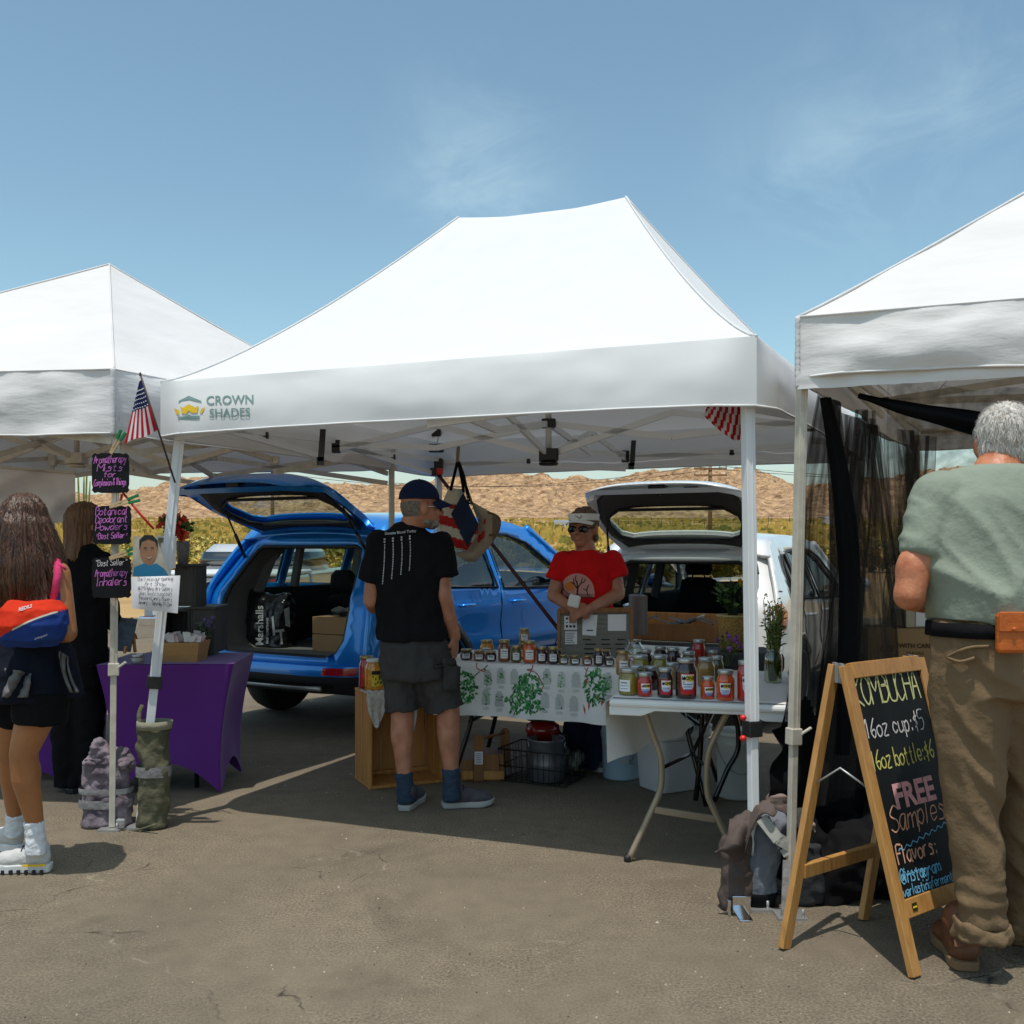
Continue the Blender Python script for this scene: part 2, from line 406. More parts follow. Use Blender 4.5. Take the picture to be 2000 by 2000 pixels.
skin_l = mat('sunburnt_skin', (.36, .135, .075), .45, sc=16, col2=(.50, .225, .135), bump=.25, bs=70, bd=.006, sss=.12, det=8)
skin_r = mat('ruddy_skin', (.42, .13, .055), .45, sc=22, col2=(.60, .24, .12), bump=.3, bs=90, bd=.006, sss=.12, det=9)
skin_t = mat('tanned_skin', (.38, .15, .055), .38, var=.14, sc=8, det=8, bump=.10, bs=90, sss=.10)
hair_b = mat('brown_long_hair', (.016, .007, .004), .36, st=(70, 70, 1.2), sc=1.6, col2=(.13, .050, .018), bump=.5, bs=3, bd=.008)
hair_g = mat('grey_white_hair', (.42, .38, .33), .6, st=(50, 50, 14), sc=3, col2=(.74, .70, .64), bump=.5, bs=5, bd=.006)
hair_m = mat('short_grey_hair', (.10, .085, .07), .7, st=(60, 60, 30), sc=2, col2=(.26, .22, .18), bump=.6, bs=3)
# ================================================================== SETTING
def asphalt_mat():
    m = bpy.data.materials.new('weathered_asphalt'); m.use_nodes = True; t = m.node_tree; n = t.nodes; l = t.links; b = n['Principled BSDF']
    b.inputs['Roughness'].default_value = .92; b.inputs['Specular IOR Level'].default_value = .15
    co = n.new('ShaderNodeTexCoord')
    def noise_(sc, det, w=None, dist=0):
        z = n.new('ShaderNodeTexNoise'); z.inputs['Scale'].default_value = sc; z.inputs['Detail'].default_value = det; z.inputs['Distortion'].default_value = dist
        l.new(w if w else co.outputs['Object'], z.inputs['Vector']); return z
    def ramp(src, stops):
        r = n.new('ShaderNodeValToRGB'); e = r.color_ramp.elements
        e[0].position, e[0].color = stops[0][0], (*stops[0][1], 1); e[1].position, e[1].color = stops[-1][0], (*stops[-1][1], 1)
        for p, c in stops[1:-1]: q = e.new(p); q.color = (*c, 1)
        l.new(src, r.inputs['Fac']); return r
    def mix(f, a, bb, mode='MIX'):
        x = n.new('ShaderNodeMix'); x.data_type = 'RGBA'; x.blend_type = mode
        if isinstance(f, float): x.inputs['Factor'].default_value = f
        else: l.new(f, x.inputs['Factor'])
        for k, s in (('A', a), ('B', bb)):
            if isinstance(s, tuple): x.inputs[k].default_value = (*s, 1)
            else: l.new(s, x.inputs[k])
        return x.outputs['Result']
    big = ramp(noise_(.55, 5, dist=.6).outputs['Fac'], [(.3, (.170, .140, .102)), (.55, (.212, .172, .123)), (.75, (.252, .204, .146))])
    mid = ramp(noise_(9, 6).outputs['Fac'], [(.3, (.90, .90, .91)), (.7, (1.09, 1.09, 1.08))])
    col = mix(1.0, big.outputs['Color'], mid.outputs['Color'], 'MULTIPLY')
    grain = ramp(noise_(100, 4).outputs['Fac'], [(.34, (.60, .60, .61)), (.5, (1, 1, 1)), (.66, (1.42, 1.40, 1.34))])
    gm = ramp(noise_(1.4, 5).outputs['Fac'], [(.36, (.15, .15, .15)), (.62, (1, 1, 1))])
    col = mix(gm.outputs['Color'], col, mix(1.0, col, grain.outputs['Color'], 'MULTIPLY'))
    # exposed pale chips of aggregate
    vo = n.new('ShaderNodeTexVoronoi'); vo.inputs['Scale'].default_value = 55; l.new(co.outputs['Object'], vo.inputs['Vector'])
    chip = ramp(vo.outputs['Distance'], [(.05, (1, 1, 1)), (.13, (0, 0, 0))])
    cmask = ramp(noise_(2.3, 4).outputs['Fac'], [(.42, (0, 0, 0)), (.60, (1, 1, 1))])
    cf = mix(1.0, chip.outputs['Color'], cmask.outputs['Color'], 'MULTIPLY')
    col = mix(cf, col, (.46, .40, .31))
    spot = ramp(noise_(.8, 6, dist=1.0).outputs['Fac'], [(.30, (.66, .66, .68)), (.42, (1, 1, 1))]); col = mix(1.0, col, spot.outputs['Color'], 'MULTIPLY')
    # cracks: edges of a warped cell pattern, in patches, filled with pale sand
    wz_ = noise_(1.7, 6); add = n.new('ShaderNodeVectorMath'); add.operation = 'MULTIPLY_ADD'
    l.new(wz_.outputs['Color'], add.inputs[0]); add.inputs[1].default_value = (.9, .9, 0); l.new(co.outputs['Object'], add.inputs[2])
    v2 = n.new('ShaderNodeTexVoronoi'); v2.feature = 'DISTANCE_TO_EDGE'; v2.inputs['Scale'].default_value = .95; l.new(add.outputs[0], v2.inputs['Vector'])
    crk = ramp(v2.outputs['Distance'], [(.0012, (1, 1, 1)), (.005, (0, 0, 0))])
    km = ramp(noise_(.9, 5).outputs['Fac'], [(.49, (0, 0, 0)), (.58, (1, 1, 1))])
    kf = mix(1.0, crk.outputs['Color'], km.outputs['Color'], 'MULTIPLY')
    sand = ramp(noise_(6, 3).outputs['Fac'], [(.40, (.03, .026, .022)), (.60, (.36, .30, .22))])
    col = mix(kf, col, sand.outputs['Color'])
    l.new(col, b.inputs['Base Color'])
    h1 = noise_(260, 3); h2 = noise_(12, 5)
    sm = n.new('ShaderNodeMath'); sm.operation = 'MULTIPLY_ADD'; sm.inputs[1].default_value = .0; l.new(h2.outputs['Fac'], sm.inputs[0]); l.new(h1.outputs['Fac'], sm.inputs[2])
    sb = n.new('ShaderNodeMath'); sb.operation = 'SUBTRACT'; l.new(sm.outputs[0], sb.inputs[0]); l.new(kf, sb.inputs[1])
    bp = n.new('ShaderNodeBump'); bp.inputs['Strength'].default_value = .8; bp.inputs['Distance'].default_value = .006
    l.new(sb.outputs[0], bp.inputs['Height']); l.new(bp.outputs['Normal'], b.inputs['Normal'])
    return m
g = MB(); g.grid(lambda u, v: (-70+140*u, -12+32*v, 0), 28, 8); tag(g.build('asphalt_lot', asphalt_mat()), kind='structure')
# pale repaired strip of asphalt running to the left front
g = MB(); ST = [gnd(90, 1890), gnd(330, 1810), gnd(560, 1735), gnd(720, 1668)]
patch_m = mat('patched_asphalt', (.222, .186, .136), .95, var=.45, sc=240, bump=.6, bs=260, det=3, bd=.006)
def strip(u, v):
    k = u*3; i = min(int(k), 2); p = lerp(ST[i], ST[i+1], k-i); w = .085+.05*noise.noise(V((u*9, v*2, 3)))+.03*noise.noise(V((u*40, v*3, 5)))+.015*noise.noise(V((u*120, v*3, 5)))
    q = p+V((-.80, .60, 0))*w*(v-.5)*2; q.z = .004+.0*u; return q
g.grid(strip, 260, 2); pass
def hgt(x, y):
    h = -.03 if y < 30 else -.03+.034*(y-30)*min(1, (y-30)/60)
    return h+(noise.noise(V((x*.02, y*.02, 1)))*.8*min(1, max(0, (y-30)/80)))
sand_m = mat('dry_desert_sand', (.36, .21, .075), .95, var=.25, sc=.35, col2=(.52, .33, .13), bump=.5, bs=2, det=8)
g = MB(); g.grid(lambda u, v: (lambda x, y: V((x, y, hgt(x, y))))((u-.5)*(160+1300*v), -40+660*v**1.6), 90, 110)
tag(g.build('desert_ground', sand_m), kind='structure')
gr_ = MB(); rg_ = random.Random(31)
for _ in range(900):
    yy = 2.3+6*rg_.random()**1.6; xx = rg_.uniform(-.62, .62)*yy*1.1; s_ = rg_.uniform(.002, .0055)*(1.6 if rg_.random() < .06 else 1); a_ = rg_.uniform(0, 6.28)
    c_ = V((xx, yy, s_*.3)); P_ = [c_+V((math.cos(a_+k*2.1)*s_, math.sin(a_+k*2.1)*s_, -s_*.3)) for k in range(3)]+[c_+V((rg_.uniform(-.3, .3)*s_, rg_.uniform(-.3, .3)*s_, s_*.7))]
    gr_.add(P_, [(0, 1, 3), (1, 2, 3), (2, 0, 3)], 0 if rg_.random() < .7 else 1)
tag(gr_.build('ground_grit', [mat('pale_grit', (.42, .36, .28), .9, var=.3, sc=90), mat('dark_grit', (.07, .06, .05), .9)]), 'scattered pale grit and small stones on the asphalt', 'grit', kind='stuff')
RID = [(-900, 958), (-300, 948), (100, 965), (250, 978), (315, 968), (400, 940), (520, 945), (670, 954), (748, 957), (830, 948), (880, 938), (905, 930), (930, 938), (960, 929), (990, 925), (1020, 930), (1040, 940), (1055, 931), (1085, 945), (1125, 938), (1190, 946), (1245, 930), (1330, 922), (1400, 925), (1440, 921), (1478, 934), (1500, 948), (1520, 956), (1600, 955), (1700, 945), (1830, 922), (2000, 905), (2500, 930), (3200, 950)]
def ridge(px):
    for (a, ya), (b, yb) in zip(RID, RID[1:]):
        if a <= px <= b: return lerp(ya, yb, (px-a)/(b-a))
    return 955
def hill(u, v):
    y = 430+420*(v*.55 if v < .75 else .4125+(v-.75)*2.35); x0 = (u-.5)*1050; v = (y-430)/420; px = 1000+x0/600*F
    top = CH+(HY-ridge(px))/F*600; base = hgt(x0, 430)-3
    prof = math.sin(min(v/.42, 1)*math.pi/2)**1.15 if v < .42 else 1-.35*(v-.42)/.58
    p = V((x0*.012, y*.016, 5)); r = noise.ridged_multi_fractal(p, .9, 2.1, 6, 1.0, 2.0)-1.0
    z = base+(top-base)*prof+r*6.5*prof*(.35+.65*min(1, abs(v-.42)*4))+noise.noise(V((x0*.07, y*.07, 0)))*2.2*prof+noise.noise(V((x0*.16, y*.16, 0)))*2.2*prof+noise.noise(V((x0*.42, y*.42, 3)))*1.3*prof-abs(noise.noise(V((x0*.045, y*.03, 9))))*5*prof*min(1, abs(v-.42)*5)
    return V((x0, y, z))
hill_m = mat('rocky_tan_hillside', (.23, .12, .055), .95, sc=.24, col2=(.78, .49, .26), bump=1, bs=.3, det=12, dist=.8, bd=7)  # noise paints rock shadow brown and sunlit tan into the colour
g = MB(); g.grid(hill, 560, 130); tag(g.build('rocky_hills', hill_m), kind='structure')
# ---- scrub
bush_m = [mat('olive_bush_leaves', (.13, .135, .022), .7, sc=4, col2=(.36, .30, .045)), mat('yellow_bush_leaves', (.44, .32, .045), .7, sc=4, col2=(.66, .46, .12)), mat('bush_stems', (.14, .10, .06), .9)]
def bush_mb(seed, n=900, leaf=.05):
    rnd = random.Random(seed); g = MB(); lobes = []
    for _ in range(9):
        a = rnd.uniform(0, 6.28); r = rnd.uniform(0, .75); lobes.append((V((math.cos(a)*r, math.sin(a)*r, rnd.uniform(.35, .85))), rnd.uniform(.25, .5)))
        g2 = smooth_path([(0, 0, 0), lobes[-1][0]*.5+V((0, 0, .1)), lobes[-1][0]+V((0, 0, .2))], 3)
        g.tube(g2, [.03*(1-i/len(g2))+.006 for i in range(len(g2))], 5, 2, cap=False)
    for i in range(n):
        c, r = rnd.choice(lobes); d = V((rnd.gauss(0, 1), rnd.gauss(0, 1), rnd.gauss(0, 1))).normalized(); p = c+d*r*rnd.uniform(.5, 1.05)
        if p.z < .05: p.z = rnd.uniform(.05, .3)
        a = V((rnd.gauss(0, 1), rnd.gauss(0, 1), rnd.gauss(.6, 1))).normalized(); b = a.cross(d).normalized()
        s = leaf*rnd.uniform(.6, 1.5); g.add([p-b*s*.4, p+b*s*.4, p+a*s*1.6], [(0, 1, 2)], 0 if noise.noise(p*2.2+V((seed, 0, 0))) > rnd.uniform(-.25, .25) else 1)
    return g
protos = []
BUSH = [(385, 33, 1.5), (440, 30, 1.25), (505, 36, 1.7), (560, 31, 1.4), (610, 38, 1.6), (650, 33, 1.3), (470, 46, 1.5), (410, 52, 1.8), (540, 55, 1.6), (600, 60, 1.5), (690, 45, 1.6), (745, 40, 1.5), (350, 44, 1.7), (300, 36, 1.4), (250, 48, 1.5),
        (1000, 55, 1.5), (1040, 62, 1.6), (1090, 48, 1.3), (1200, 50, 1.5), (1225, 42, 1.3), (1255, 36, 1.2), (1330, 48, 1.5), (1400, 40, 1.5), (1440, 52, 1.6), (950, 46, 1.3), (905, 60, 1.5), (1560, 52, 1.5), (1620, 44, 1.6), (1700, 50, 1.6), (1760, 60, 1.7), (120, 40, 1.6), (40, 46, 1.6), (1850, 48, 1.5), (800, 52, 1.5), (860, 42, 1.4)]
for i, (px, Y, sc) in enumerate(BUSH):
    x = wx(px, Y); z = hgt(x, Y)
    side = 'left of the blue car' if px < 700 else ('between the two open cars' if px < 1150 else ('behind the white car' if px < 1500 else 'behind the black netting'))
    lab = 'yellow green desert bush on the sand '+side
    if i < 3:
        o = bush_mb(i, 2400, .075).build('desert_bush', bush_m, loc=(0, 0, 0)); protos.append(o)
    else:
        o = protos[i % 3].copy(); COL.objects.link(o)
    o.location = (x, Y, z); o.rotation_euler = (0, 0, i*1.3); o.scale = (sc*1.15, sc*1.15, sc*.85)
    tag(o, lab, 'bush', 'desert bushes beyond the car park '+side)
g = MB(); rnd = random.Random(5)
for i in range(5200):
    Y = 62+340*rnd.random()**1.5; x = rnd.uniform(-.62, .62)*Y; z = hgt(x, Y); s = rnd.uniform(.35, 1.0)*(1+.0015*Y)
    m = 0 if rnd.random() < (.30 if noise.noise(V((x*.03, Y*.03, 0))) > 0 else .06) else 1
    for k in range(4):
        a = rnd.uniform(0, 6.28); c = V((x+math.cos(a)*s*.5, Y+math.sin(a)*s*.5, z)); b = a+1.6
        w = V((math.cos(b), math.sin(b), 0))*s*.55
        g.add([c-w, c+w, c+w*.5+V((0, 0, s*.8)), c-w*.45+V((0, 0, s*.65))], [(0, 1, 2, 3)], m)
tag(g.build('desert_scrub', bush_m), 'low dry yellow scrub covering the plain below the hills', 'scrub', kind='stuff')
# ---- far fence, buildings, poles
rust = mat('rusty_fence_steel', (.14, .09, .05), .9); polewood = woodm('pole_wood', (.20, .10, .045), (.32, .18, .08))
fr = thing('wire_fence', 'long wire fence with dark posts at the foot of the tan hills', 'fence', (wx(1000, 210), 210, hgt(0, 210)))
for k in range(-26, 27):
    x = wx(1000, 210)+k*4.5; z = hgt(x, 210); q = MB(); q.tube([(x, 210, z-.1), (x, 210, z+1.9)], .07, 5); q.build('post', rust, fr)
q = MB()
for h in (.7, 1.2, 1.75):
    q.tube([(k*4.5, 210, hgt(k*4.5, 210)+h) for k in range(-26, 27)], .03, 4)
q.build('wire', rust, fr)
for px, Y, wd, lab in [(1105, 190, 4.2, 'low pale shed far across the plain between the two open cars'), (1640, 200, 6, 'long pale shed far across the plain right of the white tent leg')]:
    x = wx(px, Y); z = hgt(x, Y); r_ = thing('far_shed', lab, 'shed', (x, Y, z))
    q = MB(); q.box((x, Y, z+.5), (wd, 4, 1.0)); q.build('wall', white_plastic, r_)
    q = MB(); q.add([(x-wd/2-.2, Y-2.2, z+1.0), (x+wd/2+.2, Y-2.2, z+1.0), (x+wd/2+.2, Y+2.2, z+1.0), (x-wd/2-.2, Y+2.2, z+1.0), (x-wd/2-.2, Y, z+1.5), (x+wd/2+.2, Y, z+1.5)], [(0, 1, 5, 4), (2, 3, 4, 5), (0, 4, 3), (1, 2, 5), (3, 2, 1, 0)]); q.build('roof', grey_metal, r_)
def upole(px, py, Y, lab, arm=1.0):
    p = at(px, py, Y); x = p.x; z0 = hgt(x, Y)
    r_ = thing('utility_pole', lab, 'utility pole', (x, Y, z0))
    q = MB(); q.tube([(x, Y, z0-.3), (x, Y, p.z)], [.17, .12], 10); q.build('pole', polewood, r_)
    for dz in (.5, .95):
        q = MB(); q.beam((x-1.15*arm, Y-.1, p.z-dz), (x+1.15*arm, Y-.1, p.z-dz), .11, .13); a = q.build('crossarm', polewood, r_)
        for e in (-1, -.6, .6, 1):
            q = MB(); q.lathe([(.02, 0), (.05, .03), (.035, .09), (.05, .13), (.01, .17)], (x+e*1.1*arm, Y-.1, p.z-dz+.066), 8); q.build('insulator', grey_metal, a)
    return p
p1 = upole(1387, 902, 70, 'tall wooden utility pole standing behind the open white hatchback')
p0 = upole(532, 908, 78, 'wooden utility pole behind the raised blue tailgate')
r_ = MB()
for e in (-1, 1):
    for a, b in ((p0, p1), (p1, V((p1.x+45, p1.y-10, p1.z)))):
        P = [lerp(a, b, t/12)+V((e*1.1, -.1, -.35-1.4*(1-(t/6-1)**2))) for t in range(13)]
        r_.tube(P, .018, 4)
tag(r_.build('power_line', black_pl, loc=p1), 'thin overhead power wires strung between the wooden utility poles', 'wire')
# ================================================================== CANOPIES
def onplane(px, py, A, B):
    """point of the upright plane through A and B seen at a photo pixel"""
    A = V((*A[:2], 0)); B = V((*B[:2], 0)); d = B-A; k = (px-1000)/F
    t = (k*A.y-A.x)/(d.x-k*d.y); p = A+d*t
    return V((p.x, p.y, wz(py, p.y)))
def canopy(root, C4, ze, zv, RG, fab, metal, conn, sag=.05, wr=.006, pole=True, kink=1.22, hub=None, seed=0, arch=.0, lin=None, flare=.012, seams=True):
    C = [V((*c, ze)) for c in C4]; n = 4; A, B = RG
    tops = [(A, B), (B, B), (B, A), (A, A)]; ctr = sum(C, V((0, 0, 0)))/4
    g = MB(); zr = A.z
    for i in range(4):
        a, b = C[i], C[(i+1) % 4]; P, Q = tops[i]
        def fn(u, t):
            p = lerp(lerp(a, b, u), lerp(P, Q, u), t); gz = t**kink
            z = ze+(lerp(P.z, Q.z, u)-ze)*gz
            if t > .985 and i in (0, 2) and (A-B).length > .1: z -= .035*math.sin(math.pi*u)
            z -= sag*math.sin(math.pi*u)*math.sin(math.pi*t)*.8
            z += wr*noise.noise(V((p.x*3.1+seed, p.y*3.1, t*3)))*1.3*min(1, t*6)*(1-t)+wr*.8*noise.noise(V((u*26+seed, t*5, i)))*max(0, 1-t*2.2)*min(1, t*12)
            q = V((p.x, p.y, z))
            if t < .04: q += (ctr-p).normalized()*(.02*(1-t/.04)*0)
            return q
        g.grid(fn, 44, 34)
    o_ = g.build('canopy_roof', [fab, lin] if lin else fab, root, solid=.003 if lin else 0, offs=-1)
    if lin: o_.modifiers['solid'].material_offset = 1
    g = MB()
    for i in range(4):
        a, b = C[i], C[(i+1) % 4]; d = (b-a).normalized(); nn = V((d.y, -d.x, 0)); 
        if nn.dot(a-ctr) < 0: nn = -nn
        def fn(u, v):
            p = lerp(a, b, u); edge = math.sin(math.pi*u)
            w = (noise.noise(V((u*5.0+i*9+seed, v*1.6, .3)))*wr*5+noise.noise(V((u*22+seed, v*3.5, 1.3)))*wr*1.6)*min(1, edge*5)
            bow = (.016*math.sin(v*math.pi)+flare*v)*min(1, edge*6)
            q = p+nn*(w+bow+.004*min(1, edge*6))+V((0, 0, -(ze-zv)*v))
            q.z += arch*edge*v+(.012*math.sin(u*9+seed)+.01*noise.noise(V((u*14, seed, 0))))*v*min(1, edge*4)*(wr*60)
            if v == 0: q = p+V((0, 0, .004))
            return q
        g.grid(lambda u, v: fn(1-u, v), 70, 12)
        hp = [fn(k/40, 1)+V((0, 0, .004)) for k in range(41)]; g.tube(hp, .005, 5)
    gv = g; o_ = g.build('valance', [fab, lin] if lin else fab, root, solid=.003 if lin else 0, offs=-1)
    if lin: o_.modifiers['solid'].material_offset = 1
    # stitched seams down the hips and along the ridge
    for i in range(4):
        a = C[i]; P = tops[i][0]; q = MB()
        q.tube([V((lerp(a.x, P.x, t), lerp(a.y, P.y, t), ze+(P.z-ze)*t**kink+.004)) for t in [k/24 for k in range(25)]], .0055, 5); q.build('hip_seam', fab, root)
    for i in range(4):
        a, b = C[i], C[(i+1) % 4]
        if seams: q = MB(); q.tube([lerp(a, b, t)+V((0, 0, .003)) for t in [k/20 for k in range(21)]], .005, 5); q.build('eave_seam', fab, root)
    # frame: scissor bars along each side, arms to a hub, centre post
    zt, zl = zv+.13, zv-.10 if hub is None else hub+.02
    mids = []
    for i in range(4):
        a, b = C[i], C[(i+1) % 4]; ins = lambda p: lerp(V((p.x, p.y, 0)), V((ctr.x, ctr.y, 0)), .035)
        a, b = ins(a), ins(b); m = lerp(a, b, .5); mids.append(m)
        q = MB()
        for s, e in ((a, m), (m, b)):
            q.beam(s+V((0, 0, zt)), e+V((0, 0, zl+.07)), .018, .034); q.beam(s+V((0, 0, zl)), e+V((0, 0, zt-.02)), .018, .034)
        q.build('scissor_bar', metal, root)
        q = MB()
        for pz in (zt-.02, zl+.07): q.box(m+V((0, 0, pz)), (.05, .05, .045))
        for s in (.25, .75): q.box(lerp(a, b, s)+V((0, 0, (zt+zl)/2+.02)), (.03, .03, .035))
        q.build('joint', conn, root)
    hb = V((ctr.x, ctr.y, hub if hub else zv))
    q = MB(); 
    for m in mids:
        mm = lerp(V((hb.x, hb.y, 0)), m, .5)
        q.beam(hb, mm+V((0, 0, zt+.06)), .018, .034); q.beam(mm+V((0, 0, zt+.06)), m+V((0, 0, zl+.07)), .018, .034)
        q.beam(hb+V((0, 0, .18)), mm+V((0, 0, zl+.05)), .018, .034); q.beam(mm+V((0, 0, zl+.05)), m+V((0, 0, zt-.02)), .018, .034)
    q.build('truss_arm', metal, root)
    q = MB(); q.box(hb, (.11, .11, .07)); q.lathe([(.05, -.06), (.06, -.045), (.03, -.03)], hb, 12); q.build('hub', conn, root, bevel=.006); q = MB(); q.box(hb+V((0, 0, .18)), (.08, .08, .05)); q.build('upper_hub', conn, root, bevel=.006)
    q = MB(); q.tube([hb, V((hb.x, hb.y, zr-.12))], .018, 8)
    if (A-B).length > .1: q.beam(V((hb.x, hb.y, zr-.12)), A-V((0, 0, .05)), .02, .02); q.beam(V((hb.x, hb.y, zr-.12)), B-V((0, 0, .05)), .02, .02)
    q.build('centre_post', metal, root)
    return gv
def leg(root, top, base, w, zc, metal, conn, lever=0, inner=.82, knobs=False):
    top = V(top); base = V(base); d = (base-top); t = (top.z-zc)/(top.z-base.z); mid = lerp(top, base, t)
    q = MB(); q.beam(top, mid, w, w, up=V((.35, -.94, 0)))
    for e in (-1, 1): q.beam(top+V((w*.25*e, -w*.5, 0)), mid+V((w*.25*e, -w*.5, 0)), w*.13, w*.1, up=V((.35, -.94, 0)))
    L_ = q.build('leg', metal, root, bevel=.004)
    q = MB(); q.beam(mid, base+V((0, 0, .012)), w*inner, w*inner, up=V((.35, -.94, 0))); q.build('inner_leg', metal, L_, bevel=.003)
    q = MB(); q.beam(lerp(top, base, t-.012), lerp(top, base, t+.018), w*1.45, w*1.4, up=V((.35, -.94, 0)))
    if lever: q.beam(mid+V((w*.6, -w*.3, 0)), mid+V((w*1.9, -w*.5, w*.9)), w*.3, w*.35)
    q.build('height_clamp', conn, L_, bevel=.004)
    if knobs:
        for dz in (.04, -.04):
            q = MB(); q.ell(mid+V((-w*1.0, -w*.55, dz)), (.014, .014, .012)); q.build('button', red_pl, L_)
    q = MB(); q.box(base+V((0, 0, .005)), (.11, .11, .01)); q.lathe([(.006, 0), (.006, .03)], base+V((.04, -.04, .01)), 6); q.build('foot_plate', grey_metal, L_)
    q = MB(); q.box(top+V((0, 0, -.02)), (w*1.5, w*1.5, .10)); q.build('corner_bracket', conn, L_, bevel=.005)
    return L_
# main white canopy
MC = [(-1.735, 4.92), (.945, 3.85), (2.20, 6.32), (-.575, 7.68)]
main = thing('canopy_tent', 'large plain white canopy tent with a printed crown logo, in the middle', 'canopy tent', (.2, 5.7, 0))
vmain = canopy(main, MC, 2.215, 1.945, (V((-.32, 5.93, 3.365)), V((.627, 5.50, 3.335))), white_fab, white_metal, black_pl, sag=.03, wr=.0022, kink=1.24, hub=1.93, arch=.012, flare=.045, seams=False)  # flare added to the valance shape so it catches more sun
leg(main, (-1.655, 4.985, 2.03), gnd(273, 1616), .05, .735, white_metal, black_pl)
leg(main, (.928, 3.93, 2.05), (.945, 3.88, 0), .041, .70, white_metal, black_pl, knobs=True)
leg(main, (2.15, 6.26, 2.05), (2.15, 6.26, 0), .045, .72, white_metal, black_pl)
leg(main, (-.56, 7.60, 2.05), (-.56, 7.60, 0), .045, .72, white_metal, black_pl)
A_, B_ = V((*MC[0], 0)), V((*MC[1], 0)); nv = V(((B_-A_).y, -(B_-A_).x, 0)).normalized()
fval = px_ray(bv(vmain))
def lg(x, y): return fval(300+x/3.22, 650+y/3.22, .002)
q = MB(); poly(q, [(158, 442), (160, 428), (222, 397), (300, 428), (302, 440), (285, 434), (222, 420)], lg); poly(q, [(152, 528), (205, 525), (222, 512), (240, 522), (292, 522), (287, 542), (158, 547)], lg)
for pl in ([(170, 462), (186, 474), (222, 449), (222, 490), (205, 512), (178, 508)], [(222, 449), (262, 470), (285, 461), (276, 503), (243, 505), (222, 490)], [(130, 474), (160, 488), (164, 515), (146, 512)], [(326, 468), (303, 478), (290, 504), (306, 506)]): poly(q, pl, lg, 1)
text(q, 'CROWN', 78, lambda u, v: lg(482+u, 425-v-.03*u), 0, bold=1.0, sx=.98); text(q, 'SHADES', 78, lambda u, v: lg(480+u, 506-v-.03*u), 0, bold=1.0, sx=.93)
q.build('printed_logo', [teal_ink, gold_ink], main)
for px, py, Y in ((625, 838, 5.0), (1233, 860, 6.2)):
    q = MB(); a = at(px, py, Y); q.add([a, a+V((.03, 0, 0)), a+V((.02, 0, -.16)), a+V((-.012, 0, -.16))], [(0, 1, 2, 3)]); q.box(a+V((.0, .01, -.16)), (.035, .02, .04)); q.build('webbing_strap', black_pl, main)
b0 = at(852, 852, 7.5); q = MB(); q.box(b0+V((0, 0, .05)), (.07, .07, .10)); q.box(b0+V((0, 0, -.09)), (.11, .09, .06)); q.box(b0+V((0, 0, -.27)), (.09, .08, .06)); q.build('slider', black_pl, main, bevel=.008)
q = MB(); q.box(b0+V((.03, -.05, -.27)), (.05, .04, .05)); q.build('release_button', red_pl, main, bevel=.01)
# left canopy
LC = [(-4.6, 5.25), (-1.975, 4.95), (-.83, 7.2), (-3.6, 7.8)]
lt = thing('canopy_tent', 'older white peaked canopy tent over the purple table', 'canopy tent', (-2.6, 6.2, 0))
canopy(lt, LC, 2.285, 1.965, (V((-2.545, 6.3, 3.19)),)*2, old_fab, cream_metal, cream_metal, sag=.03, wr=.009, kink=1.06, seed=3)
leg(lt, (-1.985, 5.0, 2.1), (-1.99, 4.96, 0), .036, .80, cream_metal, cream_metal, lever=1)
leg(lt, (-.86, 7.12, 2.1), (-.86, 7.12, 0), .036, .80, cream_metal, cream_metal)
leg(lt, (-4.5, 5.3, 2.1), (-4.5, 5.3, 0), .036, .80, cream_metal, cream_metal)
leg(lt, (-3.55, 7.7, 2.1), (-3.55, 7.7, 0), .036, .80, cream_metal, cream_metal)
q = MB(); c = V((-1.977, 4.945, 0)); P = [c+V((noise.noise(V((k, 0, 0)))*.006, -.006, 2.29-.33*k/30)) for k in range(31)]; q.tube(P, [.010+.004*(k % 2) for k in range(31)], 6); q.build('corner_seam', old_fab, lt)
# right canopy
RC = [(1.075, 3.75), (3.9, 2.62), (5.2, 5.3), (2.62, 6.5)]
rt = thing('canopy_tent', 'cream white canopy tent with black netting hung inside, at the right edge', 'canopy tent', (3.1, 4.5, 0))
canopy(rt, RC, 2.265, 2.035, (V((3.2, 4.5, 3.52)),)*2, old_fab, cream_metal, cream_metal, sag=.02, wr=.010, kink=1.04, seed=8, hub=2.06)
leg(rt, (1.105, 3.79, 2.12), (1.055, 3.79, 0), .033, .69, cream_metal, cream_metal, lever=1)
leg(rt, (2.6, 6.42, 2.1), (2.6, 6.42, 0), .036, .8, cream_metal, cream_metal)
leg(rt, (3.85, 2.7, 2.1), (3.85, 2.7, 0), .036, .8, cream_metal, cream_metal)
leg(rt, (5.1, 5.25, 2.1), (5.1, 5.25, 0), .036, .8, cream_metal, cream_metal)
q = MB()   # puckered lower hem of the valance, doubled
fa, fb = V((*RC[0], 0)), V((*RC[1], 0)); fn_ = V(((fb-fa).y, -(fb-fa).x, 0)).normalized()
def hem(u, v):
    p = lerp(fa, fb, u); return p+fn_*(.012+.010*noise.noise(V((u*30, v, 0))))+V((0, 0, 2.05-.055*v-.006*abs(noise.noise(V((u*40, 2, 0))))))
q.grid(hem, 90, 4); q.build('valance_hem', old_fab, rt)
q = MB()
P = [V((*RC[0], 0))+V((-.002, -.004, 2.27-.27*k/24))+V((noise.noise(V((k, 3, 0)))*.008, 0, 0)) for k in range(25)]; q.tube(P, [.007+.004*(k % 2) for k in range(25)], 6); q.build('corner_seam', old_fab, rt)
